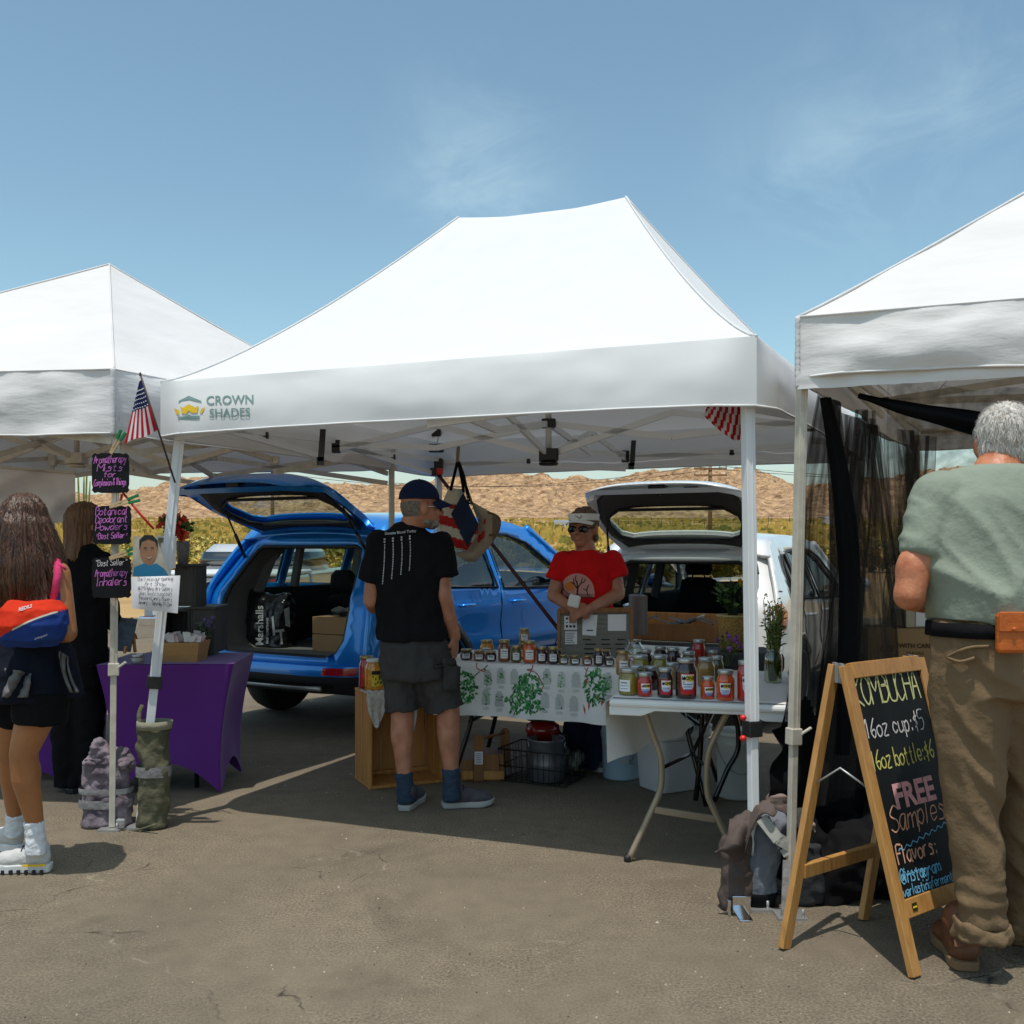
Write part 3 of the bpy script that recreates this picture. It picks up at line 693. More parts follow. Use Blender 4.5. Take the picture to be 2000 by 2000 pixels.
# ---- netting on the right canopy
net = meshm('black_netting', (.010, .009, .008), .76)
T0, T1 = V((1.22, 3.98, 2.02)), V((2.50, 6.15, 1.98)); B0, B1 = V((1.06, 4.02, .0)), V((2.05, 5.05, .0))
nn = V((-.87, .49, 0))
def sheet(u, v):
    t = lerp(T0, T1, u); b = lerp(B0, B1, u); k = v**.8
    p = lerp(t, b, k); pin = math.sin(math.pi*min(1, v*1.15))
    p += nn*(.055*math.sin(u*27+3*noise.noise(V((u*4, v*2, 0))))*(.3+.7*v)+.05*noise.noise(V((u*7, v*5, 4))))
    p += (T1-T0)*(.06*math.sin(v*3.1)*(-u))
    if v > .6: p += nn*.07*noise.noise(V((u*9, v*16, 8)))+V((0, 0, .03*noise.noise(V((u*6, v*20, 9)))))
    return p
q = MB(); q.grid(sheet, 110, 130, lambda i, j: 1 if j > 66+9*math.sin(i*.21)+5*math.sin(i*.6) else 0)
net2 = meshm('sheer_black_netting', (.014, .011, .009), .50)
nr = thing('netting_curtain', 'long black netting curtain hung down inside the right tent', 'netting', (1.4, 4.3, 0))
q.build('sheet', [net, black_cloth], nr)
def bunch(u, v):
    c = lerp(V((1.255, 3.99, 2.0)), V((1.40, 4.10, .55)), v)+V((.05*math.sin(v*4), 0, 0)); a = 2*math.pi*u
    r = (.022+.020*math.sin(v*3.0))*(1+.35*noise.noise(V((math.cos(a)*2.2, math.sin(a)*2.2, v*4)))); return c+V((math.cos(a)*r, math.sin(a)*r, 0))
q = MB(); q.grid(bunch, 40, 60); q.build('gathered_fold', black_cloth, nr)
for k in range(6):
    def fold(u, v):
        c = lerp(V((1.30+.17*k, 4.06+.26*k, 2.0)), V((1.30+.15*k+.05*(k % 2), 4.12+.20*k, .35)), v)+V((.07*math.sin(v*3.1+k*1.7), .03*math.sin(v*4+k), 0))
        return c+V((.075+.03*(k % 3), .06, 0))*(u-.5)*2*(.55+1.0*v)+V((.018*math.sin(u*17+v*3+k), .014*math.sin(u*11+k), 0))
    q = MB(); q.grid(fold, 24, 40); q.build('hanging_layer', net2, nr)
def swag(u, v):
    p = lerp(V((1.30, 3.68, 2.03)), V((3.4, 2.84, 2.03)), u); s = math.sin(math.pi*min(1, u*1.25))
    z = 2.03-(.05+.14*s)*1.0-(.02+.11*s)*v; return V((p.x, p.y+.05+.02*noise.noise(V((u*9, v*3, 0)))+.02*math.sin(v*9), z+.012*noise.noise(V((u*12, v*2, 2)))))
q = MB(); q.grid(swag, 70, 12); q.build('swag', black_cloth, nr)
def veil(u, v):
    a = lerp(V((1.40, 3.72, 2.02)), V((3.0, 3.06, 1.82)), u); b = lerp(V((1.68, 4.5, 1.35)), V((2.6, 5.8, 1.62)), u); p = lerp(a, b, v)
    p.z -= .12*math.sin(math.pi*v)*(1-u*.5); return p+V((0, 0, .03*noise.noise(V((u*9, v*9, 0)))))
vm = meshm('thin_black_netting', (.02, .018, .015), .32)
q = MB(); q.grid(veil, 40, 40); q.build('veil', vm, nr)
hp = MB()
for k in range(26):
    t = k/25; c = lerp(V((1.16, 4.02, 0)), V((1.95, 4.25, 0)), t)+V((random.uniform(-.05, .05), random.uniform(-.12, .12), 0))
    hp.ell(c+V((0, 0, random.uniform(.02, .18))), (random.uniform(.08, .15), random.uniform(.08, .14), random.uniform(.08, .22)))
hp = remesh(hp, .016, 3, lambda p, n: .03*nz3(p, 9)+.02*nz3(p, 22)); hp.build('heap', black_cloth, nr)
# ================================================================== CARS
def paint(name, col, flake=.0):
    return mat(name, col, .28, flake, var=.03, coat=1.0, sc=3)
blue_p = paint('bright_blue_car_paint', (.008, .25, .78), .35)
white_p = paint('white_car_paint', (.82, .82, .82))
blk_trim = mat('black_textured_trim', (.016, .016, .018), .55, var=.2, bump=.05, bs=200)
gloss_blk = mat('gloss_black', (.006, .006, .007), .12, var=.1)
inter_dark = mat('dark_car_interior', (.014, .014, .016), .8, var=.3)
inter_grey = mat('grey_car_trim', (.16, .155, .145), .75, var=.1)
liner = mat('pale_headliner', (.34, .33, .30), .85, var=.08)
rubber = mat('tyre_rubber', (.014, .014, .014), .8, var=.3, bump=.2, bs=80)
alloy = mat('alloy_rim', (.5, .5, .52), .25, .9, var=.05)
car_glass = glassm('car_window_glass', (.52, .60, .54), .10)
blue_glass = glassm('tinted_side_glass', (.10, .14, .18), .16)
red_lamp = mat('red_lamp_lens', (.45, .008, .012), .12, coat=1)
clear_lamp = mat('clear_lamp_lens', (.55, .55, .56), .12, coat=1)
chrome = mat('chrome', (.75, .75, .77), .08, 1)
mirror_m = mat('mirror_glass', (.6, .65, .7), .03, 1)
def rrect(x0, y0, x1, y1, r, n=4):
    o = []
    for cx, cy, a in ((x1-r, y1-r, 0), (x0+r, y1-r, 90), (x0+r, y0+r, 180), (x1-r, y0+r, 270)):
        for k in range(n+1): t = R(a+90*k/n); o.append((cx+r*math.cos(t), cy+r*math.sin(t)))
    return o
def arc(cx, cy, r, a0, a1, n=12): return [(cx+r*math.cos(R(a0+(a1-a0)*k/n)), cy+r*math.sin(R(a0+(a1-a0)*k/n))) for k in range(n+1)]
def make_car(root, P, k, style):
    """hatchback with its tailgate up; local axes: x right, y forward from the rear bumper, z up"""
    sx, sy, sz = k
    def hw(z, y):
        w = .80+.115*min(1, max(0, (z-.25)/.35)) if z < .6 else .915-.02*max(0, (z-.6)/.5) if z < 1.1 else .895-(z-1.1)*.40
        q = max(0, 1-y/.55); f = max(0, (y-3.7)/.9)
        crease = .012*math.exp(-((z-.92)/.05)**2)-.016*math.exp(-((z-.72)/.10)**2)
        return w*(1-.075*q**2.2-.16*f**2)+crease*(1 if .5 < y < 4 else .3)
    def SD(s): return lambda y, z: V((s*hw(z, y)*sx, y*sy, z*sz))
    body_out = [(.06, .36), (.03, .55), (.06, .80), (.10, 1.0), (.20, 1.16), (.38, 1.40), (.50, 1.53), (.60, 1.60), (1.0, 1.645), (1.7, 1.665), (2.3, 1.645), (2.75, 1.58), (3.15, 1.34), (3.50, 1.12), (4.0, 1.03), (4.35, .92), (4.52, .75), (4.56, .5), (4.48, .34)]
    body_out += [(4.06, .33)]+arc(3.62, .35, .42, 0, 180)+[(1.40, .33)]+arc(.96, .35, .42, 0, 180)
    body_out = [p for p in body_out]
    wq = [(.60, 1.13), (.74, 1.40), (.84, 1.47), (.98, 1.49), (1.0, 1.10), (.8, 1.10)]
    wr = [(1.08, 1.09), (1.08, 1.50), (1.35, 1.525), (1.82, 1.53), (1.86, 1.06)]
    wf = [(1.96, 1.055), (1.93, 1.53), (2.3, 1.52), (2.62, 1.45), (2.98, 1.25), (3.18, 1.09), (3.10, 1.03)]
    dl = [[(1.04, 1.52), (1.04, 1.05), (1.12, .85), (1.35, .62), (1.42, .40)], [(1.90, 1.55), (1.91, 1.05), (1.92, .40)], [(3.16, 1.10), (3.12, .9), (3.02, .60), (3.0, .40)]]
    for s, nm in ((-1, 'l'), (1, 'r')):
        f = SD(s); q = MB(); q.panel(body_out, [wq, wr, wf], f, .085)
        q.build('side_panel', P['paint'], root, True, solid=.03, offs=-1 if s > 0 else 1)
        for w in (wq, wr, wf):
            q = MB(); q.panel([(lerp(x, sum(a[0] for a in w)/len(w), -.05), lerp(z, sum(a[1] for a in w)/len(w), -.05)) for x, z in w], [], lambda y, z: f(y, z)-V((s*.022, 0, 0)), .12)
            g_ = q.build('side_window', P['sideglass'], root, True)
            q = MB(); lp = [f(*p)+V((s*.002, 0, 0)) for p in w]; q.tube(lp+[lp[0]], .011, 5); q.build('window_seal', blk_trim, g_, True)
        q = MB()
        for ln in dl: q.tube([f(*p)+V((s*.0005, 0, 0)) for p in smooth_path([(a, b, 0) for a, b in ln], 5) for p in [(p.x, p.y)]], .0045, 5)
        q.build('door_gap', gloss_blk, root, True)
        for hy in (1.22, 2.08):
            q = MB(); c = f(hy, .93); q.tube([c+V((s*-.005, 0, 0)), c+V((s*.035, .03, .004)), c+V((s*.035, .17, .004)), c+V((s*-.005, .20, 0))], [.012, .014, .014, .012], 8); q.build('door_handle', P['paint'], root, True)
        for cy in (.96, 3.62):
            q = MB()
            pr = arc(cy, .35, .42, -4, 184, 24); pr2 = arc(cy, .35, .50 if style == 'suv' else .435, -4, 184, 24)
            vs = [f(max(.02, a), max(.3, b))+V((s*.014, 0, 0)) for a, b in pr]+[f(max(.02, a), max(.3, b))+V((s*.008, 0, 0)) for a, b in pr2]
            n_ = len(pr); q.add(vs, [(i, i+1, n_+i+1, n_+i) for i in range(n_-1)], 0, True); q.build('wheel_arch', blk_trim if style == 'suv' else P['paint'], root, True, solid=.02)
            wc = V((s*.80*sx, cy*sy, .345)); w_ = None
            q = MB(); q.lathe([(.21, -.10), (.28, -.115), (.33, -.10), (.345, -.05), (.345, .05), (.33, .10), (.28, .115), (.21, .10)], wc, 32, ax=(s, 0, 0)); w_ = q.build('wheel', rubber, root, True)
            q = MB(); q.lathe([(.225, .02), (.222, .105), (.20, .08), (.05, .07), (.03, .09)], wc, 28, ax=(s, 0, 0), cap=False)
            for a in range(5):
                t = R(72*a); d = V((0, math.cos(t), math.sin(t))); q.beam(wc+V((s*.085, 0, 0))+d*.03, wc+V((s*.09, 0, 0))+d*.205, .05, .02, up=V((1, 0, 0)))
            q.build('rim', alloy, w_, True)
        q = MB(); c = f(3.02, 1.10); q.tube([c, c+V((s*.11, -.01, .03))], .025, 6); q.ell(c+V((s*.19, -.0, .05)), (.115, .06, .085), m=0)
        mo = q.build('door_mirror', P['paint'] if style != 'suv' else gloss_blk, root, True)
        q = MB(); q.ell(c+V((s*.19, -.05, .05)), (.09, .014, .065)); q.build('mirror_glass', mirror_m, mo, True)
        if style == 'suv':
            q = MB(); q.panel([(1.42, .30), (3.16, .30), (3.16, .47), (1.42, .47)], [], lambda y, z: f(y, z)+V((s*.014, 0, 0)), .12); q.build('sill_cladding', blk_trim, root, True, solid=.015)
    # roof, glass house front, bonnet
    top = smooth_path([(.44, 1.47, 0), (.60, 1.60, 0), (1.0, 1.645, 0), (1.7, 1.665, 0), (2.3, 1.645, 0), (2.75, 1.58, 0)], 5)
    def surf(pl, crown, inset=0.0):
        def fn(u, v):
            t = v*(len(pl)-1); i = min(int(t), len(pl)-2); p = lerp(pl[i], pl[i+1], t-i); x = (u-.5)*2
            return V((x*(hw(p.y, p.x)-inset)*sx, p.x*sy, (p.y+crown*(1-x*x))*sz))
        return fn
    q = MB(); q.grid(surf(top, .045), 18, 26); q.build('roof', P['paint'], root, True, solid=.03, offs=-1)
    q = MB(); q.grid(surf([V((.62, 1.50, 0)), V((1.7, 1.58, 0)), V((2.7, 1.50, 0))], .03, .06), 10, 10); q.build('headliner', liner, root, True, solid=.01)
    ws = smooth_path([(2.75, 1.58, 0), (3.15, 1.34, 0), (3.50, 1.12, 0)], 4)
    q = MB(); q.grid(surf(ws, .05, .05), 14, 10); q.build('windscreen', P['rearglass'], root, True)
    q = MB()
    for s in (-1, 1): q.tube([V((s*(hw(p.y, p.x)-.02)*sx, p.x*sy, (p.y+.01)*sz)) for p in ws], .035, 8)
    q.build('windscreen_pillar', P['paint'], root, True)
    hd = smooth_path([(3.46, 1.11, 0), (4.0, 1.03, 0), (4.35, .92, 0), (4.52, .75, 0), (4.56, .5, 0), (4.48, .34, 0)], 4)
    q = MB(); q.grid(surf(hd, .05), 14, 22); q.build('bonnet', P['paint'], root, True)
    # rear: frame round the opening
    def yr(z): return .03 if z < .62 else lerp(.03, .10, (z-.62)/.40) if z < 1.02 else lerp(.10, .50, ((z-1.02)/.51)**.95)
    def RR(x, z):
        w = hw(z, .3); c = abs(x)/w
        return V((x*sx*(1 if c < .93 else 1-.0), (yr(min(z, 1.53))+.16*c**4)*sy, z*sz))
    zs = [.53, .7, .85, 1.0, 1.16, 1.30, 1.44, 1.515]
    fo = [(hw(z, .26)*.985, z) for z in zs]; outer = fo+[(-x, z) for x, z in reversed(fo)]
    oz0, oz1 = (.60, 1.41) if style == 'suv' else (.70, 1.42)
    hole = [(.50, oz0), (.585, oz0+.03), (.635, oz0+.12), (.655, .95), (.635, 1.10), (.585, 1.27), (.54, oz1-.03), (.48, oz1)]; hole = hole+[(-x, z) for x, z in reversed(hole)]
    q = MB(); q.panel(outer, [hole], RR, .06); q.build('rear_frame', P['paint'], root, True, solid=.035, offs=1)
    q = MB(); lp = [RR(*p)+V((0, -.012, 0)) for p in hole]; q.tube(lp+[lp[0]], .018, 6); q.build('opening_seal', blk_trim, root, True)
    q = MB()   # boot side walls, floor, trims
    hl = [RR(*p)+V((0, .015, 0)) for p in hole]; n_ = len(hl); deep = [V((p.x*1.08, max(p.y, .2)+.32, p.z+(.0 if p.z > 1.0*sz else .0))) for p in hl]
    q.add(hl+deep, [(i, (i+1) % n_, n_+(i+1) % n_, n_+i) for i in range(n_)], 0, True); q.build('opening_lining', inter_grey, root, True)
    q = MB(); q.box((0, .80*sy, (oz0-.02)*sz), (1.36*sx, 1.35*sy, .03)); q.build('boot_floor', P['floor'], root, True)
    for s in (-1, 1):
        q = MB(); q.box((s*.70*sx, .98*sy, .84*sz), (.05, 1.1*sy, .46*sz)); q.box((s*.80*sx, 2.4*sy, .72*sz), (.06, 1.9*sy, .70*sz)); q.build('side_trim', inter_dark, root, True, bevel=.02)
        for A4, B4, w4 in (((.66, .52, 1.03), (.60, .72, 1.50), .09), ((.72, 1.04, 1.05), (.63, 1.05, 1.52), .07), ((.74, 1.90, 1.02), (.64, 1.90, 1.55), .08)):
            q = MB(); q.beam((s*A4[0]*sx, A4[1]*sy, A4[2]*sz), (s*B4[0]*sx, B4[1]*sy, B4[2]*sz), .05, w4); q.build('pillar_trim', inter_grey, root, True, bevel=.01)
    seats = [(-.40, 1.42), (.02, 1.42), (.40, 1.42), (-.38, 2.4), (.38, 2.4)] if style == 'suv' else [(-.38, 2.35), (.38, 2.35)]
    for x, y in seats:
        w = .44 if y > 2 else .38; hz = .60 if y > 2 else .34
        if style != 'suv' and y > 2: hz = .60
        q = MB(); z0 = (.62 if style == 'suv' else .60)*sz
        def bk(u, v):
            a = u*2*math.pi; return None
        q.loft([(V((x*sx, (y-.02)*sy, z0)), w/2, .07, 0), (V((x*sx, (y-.05)*sy, z0+.3*sz)), w/2*1.06, .08, 0), (V((x*sx, (y-.08)*sy, z0+hz*sz)), w/2*.78, .06, 0), (V((x*sx, (y-.085)*sy, z0+hz*sz+.03)), w/2*.5, .03, 0)], 20, pw=3.2)
        s_ = q.build('seat', P['seat'], root, True)
        if y > 2 or x != .02:
            hx, hy, hz_ = x*sx, (y-.09)*sy, z0+hz*sz
            q = MB(); q.loft([(V((hx, hy, hz_+.05)), .11, .04, 0), (V((hx, hy, hz_+.10)), .135, .055, 0), (V((hx, hy, hz_+.20)), .125, .05, 0), (V((hx, hy, hz_+.245)), .08, .03, 0)], 18, pw=2.8)
            for e in (-.06, .06): q.tube([(hx+e, hy, hz_-.02), (hx+e, hy, hz_+.08)], .007, 6)
            q.build('headrest', P['seat'], s_, True)
    q = MB(); q.box((0, 3.05*sy, .92*sz), (1.5*sx, .45*sy, .26*sz)); q.build('dashboard', inter_dark, root, True, bevel=.05)
    q = MB(); c = V((-.38*sx if style == 'suv' else .38*sx, 2.72*sy, 1.02*sz)); q.tube([c+V((.185*math.cos(R(a)), .05*math.sin(R(a)), .175*math.sin(R(a)))) for a in range(0, 361, 20)], .016, 8); q.tube([c+V((-.17, 0, 0)), c+V((.17, 0, 0))], .016, 6); q.build('steering_wheel', inter_dark, root, True)
    q = MB(); q.box((0, 2.3*sy, .36*sz), (1.62*sx, 4.2*sy, .10)); q.build('underbody', blk_trim, root, True)
    # bumper
    def BP(u, v):
        x = (u-.5)*2; z = lerp(.34, .545, v); w = hw(z, .2)*.99; y = -.055-.02*math.sin(v*3.1)+.22*abs(x)**5+.05*(1-v)*(1-v)
        return V((x*w*sx, y*sy, z*sz))
    def mb_(i, j): return 0 if j < 9 else 1
    q = MB(); q.grid(BP, 36, 14, mb_); q.grid(lambda u, v: V((BP(u, 1).x*(1-.02*v), BP(u, 1).y+(.13*sy)*v, BP(u, 1).z+.004*v)), 36, 2, 1)
    bu = q.build('rear_bumper', [blk_trim if style == 'suv' else P['paint'], P['paint']], root, True)
    if style == 'suv':
        q = MB(); q.grid(lambda u, v: BP(.14+.72*u, .22+.16*v)+V((0, -.006, 0)), 24, 3); q.build('bumper_groove', gloss_blk, bu, True)
        q = MB(); q.tube([(-.5*sx, -.03, .38*sz), (.5*sx, -.03, .38*sz)], .02, 6); q.build('skid_bar', grey_metal, bu, True)
    for s in (-1, 1):
        if style == 'suv':
            q = MB(); q.grid(lambda u, v: BP(.5+s*(.31+.14*u), .70+.26*v+.0*u)+V((0, -.012, 0)), 8, 4); q.build('reflector', red_lamp, root, True)
            q = MB(); TL = [(.70, 1.02), (.82, .98), (.885, .94), (.885, 1.10), (.84, 1.13), (.72, 1.10)]
            q.panel([(s*a, b) for a, b in TL], [], lambda x, z: RR(x, z)+V((s*.008, -.022, 0)), .06); t_ = q.build('tail_light', gloss_blk, root, True)
            q = MB(); q.panel([(.10, .96), (.42, .98), (.46, 1.04), (.20, 1.13), (.14, 1.12)], [], lambda y, z: SD(s)(y, z)+V((s*.007, 0, 0)), .06); q.build('lens', red_lamp, t_, True)
        else:
            TL = [(.70, .80), (.80, .76), (.885, .80), (.885, 1.0), (.83, 1.08), (.74, 1.08), (.69, .92)]
            q = MB(); q.panel([(s*a, b) for a, b in TL], [], lambda x, z: RR(x, z)+V((s*.01, -.024, 0)), .05); t_ = q.build('tail_light', red_lamp, root, True)
            q = MB(); q.panel([(.06, .80), (.30, .86), (.36, 1.0), (.22, 1.08), (.08, 1.08)], [], lambda y, z: SD(s)(y, z)+V((s*.008, 0, 0)), .05); q.build('side_lens', red_lamp, t_, True)
            q = MB(); q.panel([(s*a, b) for a, b in [(.73, .90), (.87, .90), (.87, .955), (.73, .955)]], [], lambda x, z: RR(x, z)+V((s*.012, -.030, 0)), .05); q.build('reverse_lens', clear_lamp, t_, True)
    # tailgate, built closed and turned up about its hinge
    hy, hz_ = .53, 1.555
    prof = smooth_path([(.50, 1.545, 0), (.36, 1.38, 0), (.20, 1.16, 0), (.08, 1.0, 0), (.035, .90, 0), (.03, .78, 0), (.06, .64, 0)], 6)
    lens = [0]
    for i in range(1, len(prof)): lens.append(lens[-1]+(prof[i]-prof[i-1]).length)
    TL_ = lens[-1]
    def pf(t):
        d = max(0, min(1, t))*TL_
        for i in range(len(lens)-1):
            if d <= lens[i+1]: return lerp(prof[i], prof[i+1], (d-lens[i])/(lens[i+1]-lens[i]+1e-9))
        return prof[-1]
    rot = Matrix.Rotation(R(P['open']), 3, 'X')
    def HG(x, t, off=0.0):
        p = pf(t); a = pf(t-.04); b = pf(t+.04); d = (b-a).normalized(); nrm = V((-d.y, d.x, 0))   # towards the cabin
        if nrm.x < 0: nrm = -nrm
        c = abs(x)/.70
        q_ = V((x, p.x+nrm.x*off+.10*c**4-.02*(1-c*c), p.y+nrm.y*off))-V((0, hy, hz_))
        q_ = V((q_.x*sx, q_.y*sy, q_.z*sz)); return V((0, hy*sy, hz_*sz))+rot @ q_
    gw = P['gate']
    outl = [(-.58, .0), (-.66, .25), (-.70, .5), (-.69, .75), (-.62, .93), (-.52, 1.0)]; outl = outl+[(-x, t) for x, t in reversed(outl)]
    win = [(-.44, .13), (-.535, .20), (-.585, .38), (-.57, .47), (-.46, .52)]; win = win+[(-x, t) for x, t in reversed(win)]
    q = MB(); q.panel(outl, [win], lambda x, t: HG(x, t), .05); tg = q.build('tailgate', P['paint'], root, True, solid=.012)
    q = MB(); q.panel(outl, [[(x*1.04, lerp(t, .33, -.06)) for x, t in win]], lambda x, t: HG(x*.985, .012+t*.976, .045), .05, m=0); q.build('inner_shell', P['paint'], tg, True)
    e_ = []; 
    q = MB(); m_ = 24
    inn = [(x*.985, .012+t*.976) for x, t in outl]
    q.add([HG(*p) for p in outl]+[HG(p[0], p[1], .045) for p in inn], [(i, (i+1) % len(outl), len(outl)+(i+1) % len(outl), len(outl)+i) for i in range(len(outl))], 0, True); q.build('edge_return', P['paint'], tg, True)
    trim_o = [(-.50, .045), (-.60, .25), (-.635, .5), (-.60, .70), (-.50, .80), (-.18, .83), (-.12, .80)]; trim_o = trim_o+[(-x, t) for x, t in reversed(trim_o)]
    q = MB(); q.panel(trim_o, [[(x*.985, t) for x, t in win]], lambda x, t: HG(x, t, .062+.01*math.sin(t*6)), .05); q.build('inner_trim', P['trim'], tg, True, solid=.012)
    q = MB(); q.panel([(x*1.03, lerp(t, .33, -.05)) for x, t in win], [], lambda x, t: HG(x, t, .012), .08); q.build('rear_window', P['rearglass'], tg, True)
    q = MB(); lp = [HG(x*.985, t, .068) for x, t in win]; q.tube(lp+[lp[0]], .013, 6); q.build('window_surround', blk_trim, tg, True)
    q = MB(); c = HG(0, .915, .05); q.box(c, (.13, .10, .05)); q.box(c+rot @ V((0, .03, 0)), (.05, .05, .05)); q.build('latch', gloss_blk, tg, True, bevel=.01)
    q = MB(); q.box(HG(0, .915, .09), (.03, .03, .03)); q.build('striker', chrome, tg, True)
    q = MB(); q.box(HG(.27, .90, .052), (.11, .06, .02)); q.build('grip', gloss_blk, tg, True, bevel=.008)
    q = MB()
    for s in (-1, 1): q.beam(HG(s*.46, -.0, .03), V((s*.46*sx, .52*sy, 1.50*sz)), .06, .03)
    q.build('hinge', P['paint'], tg, True)
    for s in (-1, 1):
        a = HG(s*.60, .42, .05); b = RR(s*.655, 1.30)+V((0, -.01, 0)); q = MB(); q.tube([a, lerp(a, b, .5)], .008, 6); q.tube([lerp(a, b, .48), b], .014, 8); q.build('gas_strut', gloss_blk, tg, True)
    if style == 'suv':
        q = MB(); q.panel([(-.56, -.02), (.56, -.02), (.50, -.16), (-.50, -.16)], [], lambda x, t: HG(x, t, -.03)+rot @ V((0, .10*t, .16*t)), .08); q.build('roof_spoiler', P['paint'], tg, True, solid=.03)
    return HG, RR
th_b = R(-30)
blue = thing('blue_car', 'bright blue crossover car with its tailgate raised, parked behind the crate', 'car', (-1.79, 7.46, 0), None, th_b)
make_car(blue, dict(paint=blue_p, sideglass=car_glass, rearglass=car_glass, floor=inter_grey, seat=inter_dark, open=-80, trim=mat('black_tailgate_trim', (.022, .020, .018), .6, var=.2), gate=1), (.985, .97, 1.0), 'suv')
whitec = thing('white_car', 'white hatchback with its tailgate raised, parked behind the jar tables', 'car', (1.21, 7.72, 0), None, R(-27))
make_car(whitec, dict(paint=white_p, sideglass=blue_glass, rearglass=car_glass, floor=inter_dark, seat=inter_dark, open=-92, trim=mat('grey_tailgate_trim', (.05, .047, .042), .65, var=.2), gate=1), (.94, .90, .905), 'hatch')
# parked pale pickup behind, left
tk = thing('pickup_truck', 'pale grey pickup truck parked beyond the purple table', 'pickup truck', (-4.0, 13.2, 0))
tk_m = paint('pale_silver_paint', (.50, .51, .52)); 
def hb(q, y0, y1, z0, z1, w, m=0): q.box((-4.0, (y0+y1)/2, (z0+z1)/2), (w, y1-y0, z1-z0), m=m)
q = MB(); hb(q, 13.3, 15.2, .45, 1.02, 1.85); hb(q, 15.2, 18.2, .45, 1.05, 1.9); q.build('body', tk_m, tk, bevel=.05)
q = MB(); hb(q, 13.22, 13.30, .50, 1.0, 1.55); tgk = q.build('tailgate', tk_m, tk, bevel=.02)
q = MB(); q.box((-4.0, 13.20, .86), (.24, .03, .10)); q.build('handle', gloss_blk, tgk, bevel=.01)
q = MB(); hb(q, 13.2, 15.2, 1.02, 1.075, 1.9); q.build('bed_rail', white_plastic, tk, bevel=.02)
q = MB(); hb(q, 13.10, 13.28, .36, .50, 1.85); q.build('bumper', chrome, tk, bevel=.03)
for e in (-1, 1):
    q = MB(); q.box((-4.0+e*.86, 13.24, .80), (.14, .08, .36)); q.build('tail_light', red_lamp, tk, bevel=.02)
    for yy in (14.2, 17.3):
        q = MB(); q.lathe([(.2, -.12), (.36, -.12), (.37, 0), (.36, .12), (.2, .12)], (-4.0+e*.8, yy, .37), 24, ax=(1, 0, 0)); q.build('wheel', rubber, tk)
q = MB(); q.loft([(V((-4.0, 16.3, 1.05)), .9, 1.05, 0), (V((-4.0, 16.3, 1.35)), .82, .92, 0), (V((-4.0, 16.3, 1.46)), .72, .75, 0)], 24, pw=6); q.build('cab', tk_m, tk)
q = MB(); q.loft([(V((-4.0, 16.25, 1.12)), .905, 1.02, 0), (V((-4.0, 16.25, 1.34)), .845, .94, 0)], 24, pw=6); q.build('cab_window', blue_glass, tk)
# ================================================================== PEOPLE
UP = V((0, 0, 1))
def headp(q, c, f, s=1.0, pitch=0.0):
    f = V(f).normalized(); u = (UP*math.cos(pitch)+V((f.x, f.y, 0)).normalized()*math.sin(pitch)).normalized(); f = (f-u*f.dot(u)).normalized(); sd = f.cross(u)
    M = Matrix((f, sd, u)).transposed()
    e = lambda a, b, cc, r: q.ell(c+f*a*s+sd*b*s+u*cc*s, tuple(x*s for x in r), M, 18, 12)
    e(-.012, 0, .030, (.098, .076, .090)); e(.022, 0, -.035, (.068, .064, .082)); e(.055, 0, -.092, (.034, .032, .028)); e(.0, 0, -.02, (.082, .070, .09))
    e(.078, 0, .012, (.016, .05, .010)); e(.080, .033, -.032, (.014, .022, .02)); e(.080, -.033, -.032, (.014, .022, .02)); e(.086, 0, -.068, (.012, .022, .010)); e(.083, 0, -.079, (.010, .018, .008))
    q.cap(c+(f*.086+u*.002)*s, c+(f*.112-u*.034)*s, .008*s, .013*s)
    for k in (-1, 1): e(-.005, k*.080, -.015, (.024, .013, .036)); e(.095, k*.010, -.040, (.010, .010, .008))
    return f, sd, u
def hand(q, w, d, n, curl=.5, s=1.0, side=1):
    """palm, four unequal bent fingers and a thumb; w wrist, d pointing way, n back-of-hand normal"""
    d = V(d).normalized(); n = (V(n)-d*V(n).dot(d)).normalized(); t = d.cross(n)*side
    M = Matrix((d, t, n)).transposed()
    q.ell(w+d*.045*s, (.052*s, .040*s, .017*s), M, 14, 9)
    for i, (o, l) in enumerate(((.030, .072), (.010, .082), (-.011, .076), (-.030, .060))):
        a = w+d*.085*s+t*o*s; b = a+(d*math.cos(curl*.6)-n*math.sin(curl*.6))*l*.5*s; c = b+(d*math.cos(curl*1.6)-n*math.sin(curl*1.6))*l*.5*s
        q.cap(a-d*.02*s, a, .011*s, .010*s, n=8); q.cap(a, b, .010*s, .009*s, n=8); q.cap(b, c, .009*s, .0075*s, n=8)
    a = w+d*.025*s+t*.032*s; b = a+(d*.6+t*.75-n*.2).normalized()*.036*s; c = b+(d*.9+t*.3-n*.35).normalized()*.032*s
    q.cap(a, b, .013*s, .011*s, n=8); q.cap(b, c, .011*s, .009*s, n=8)
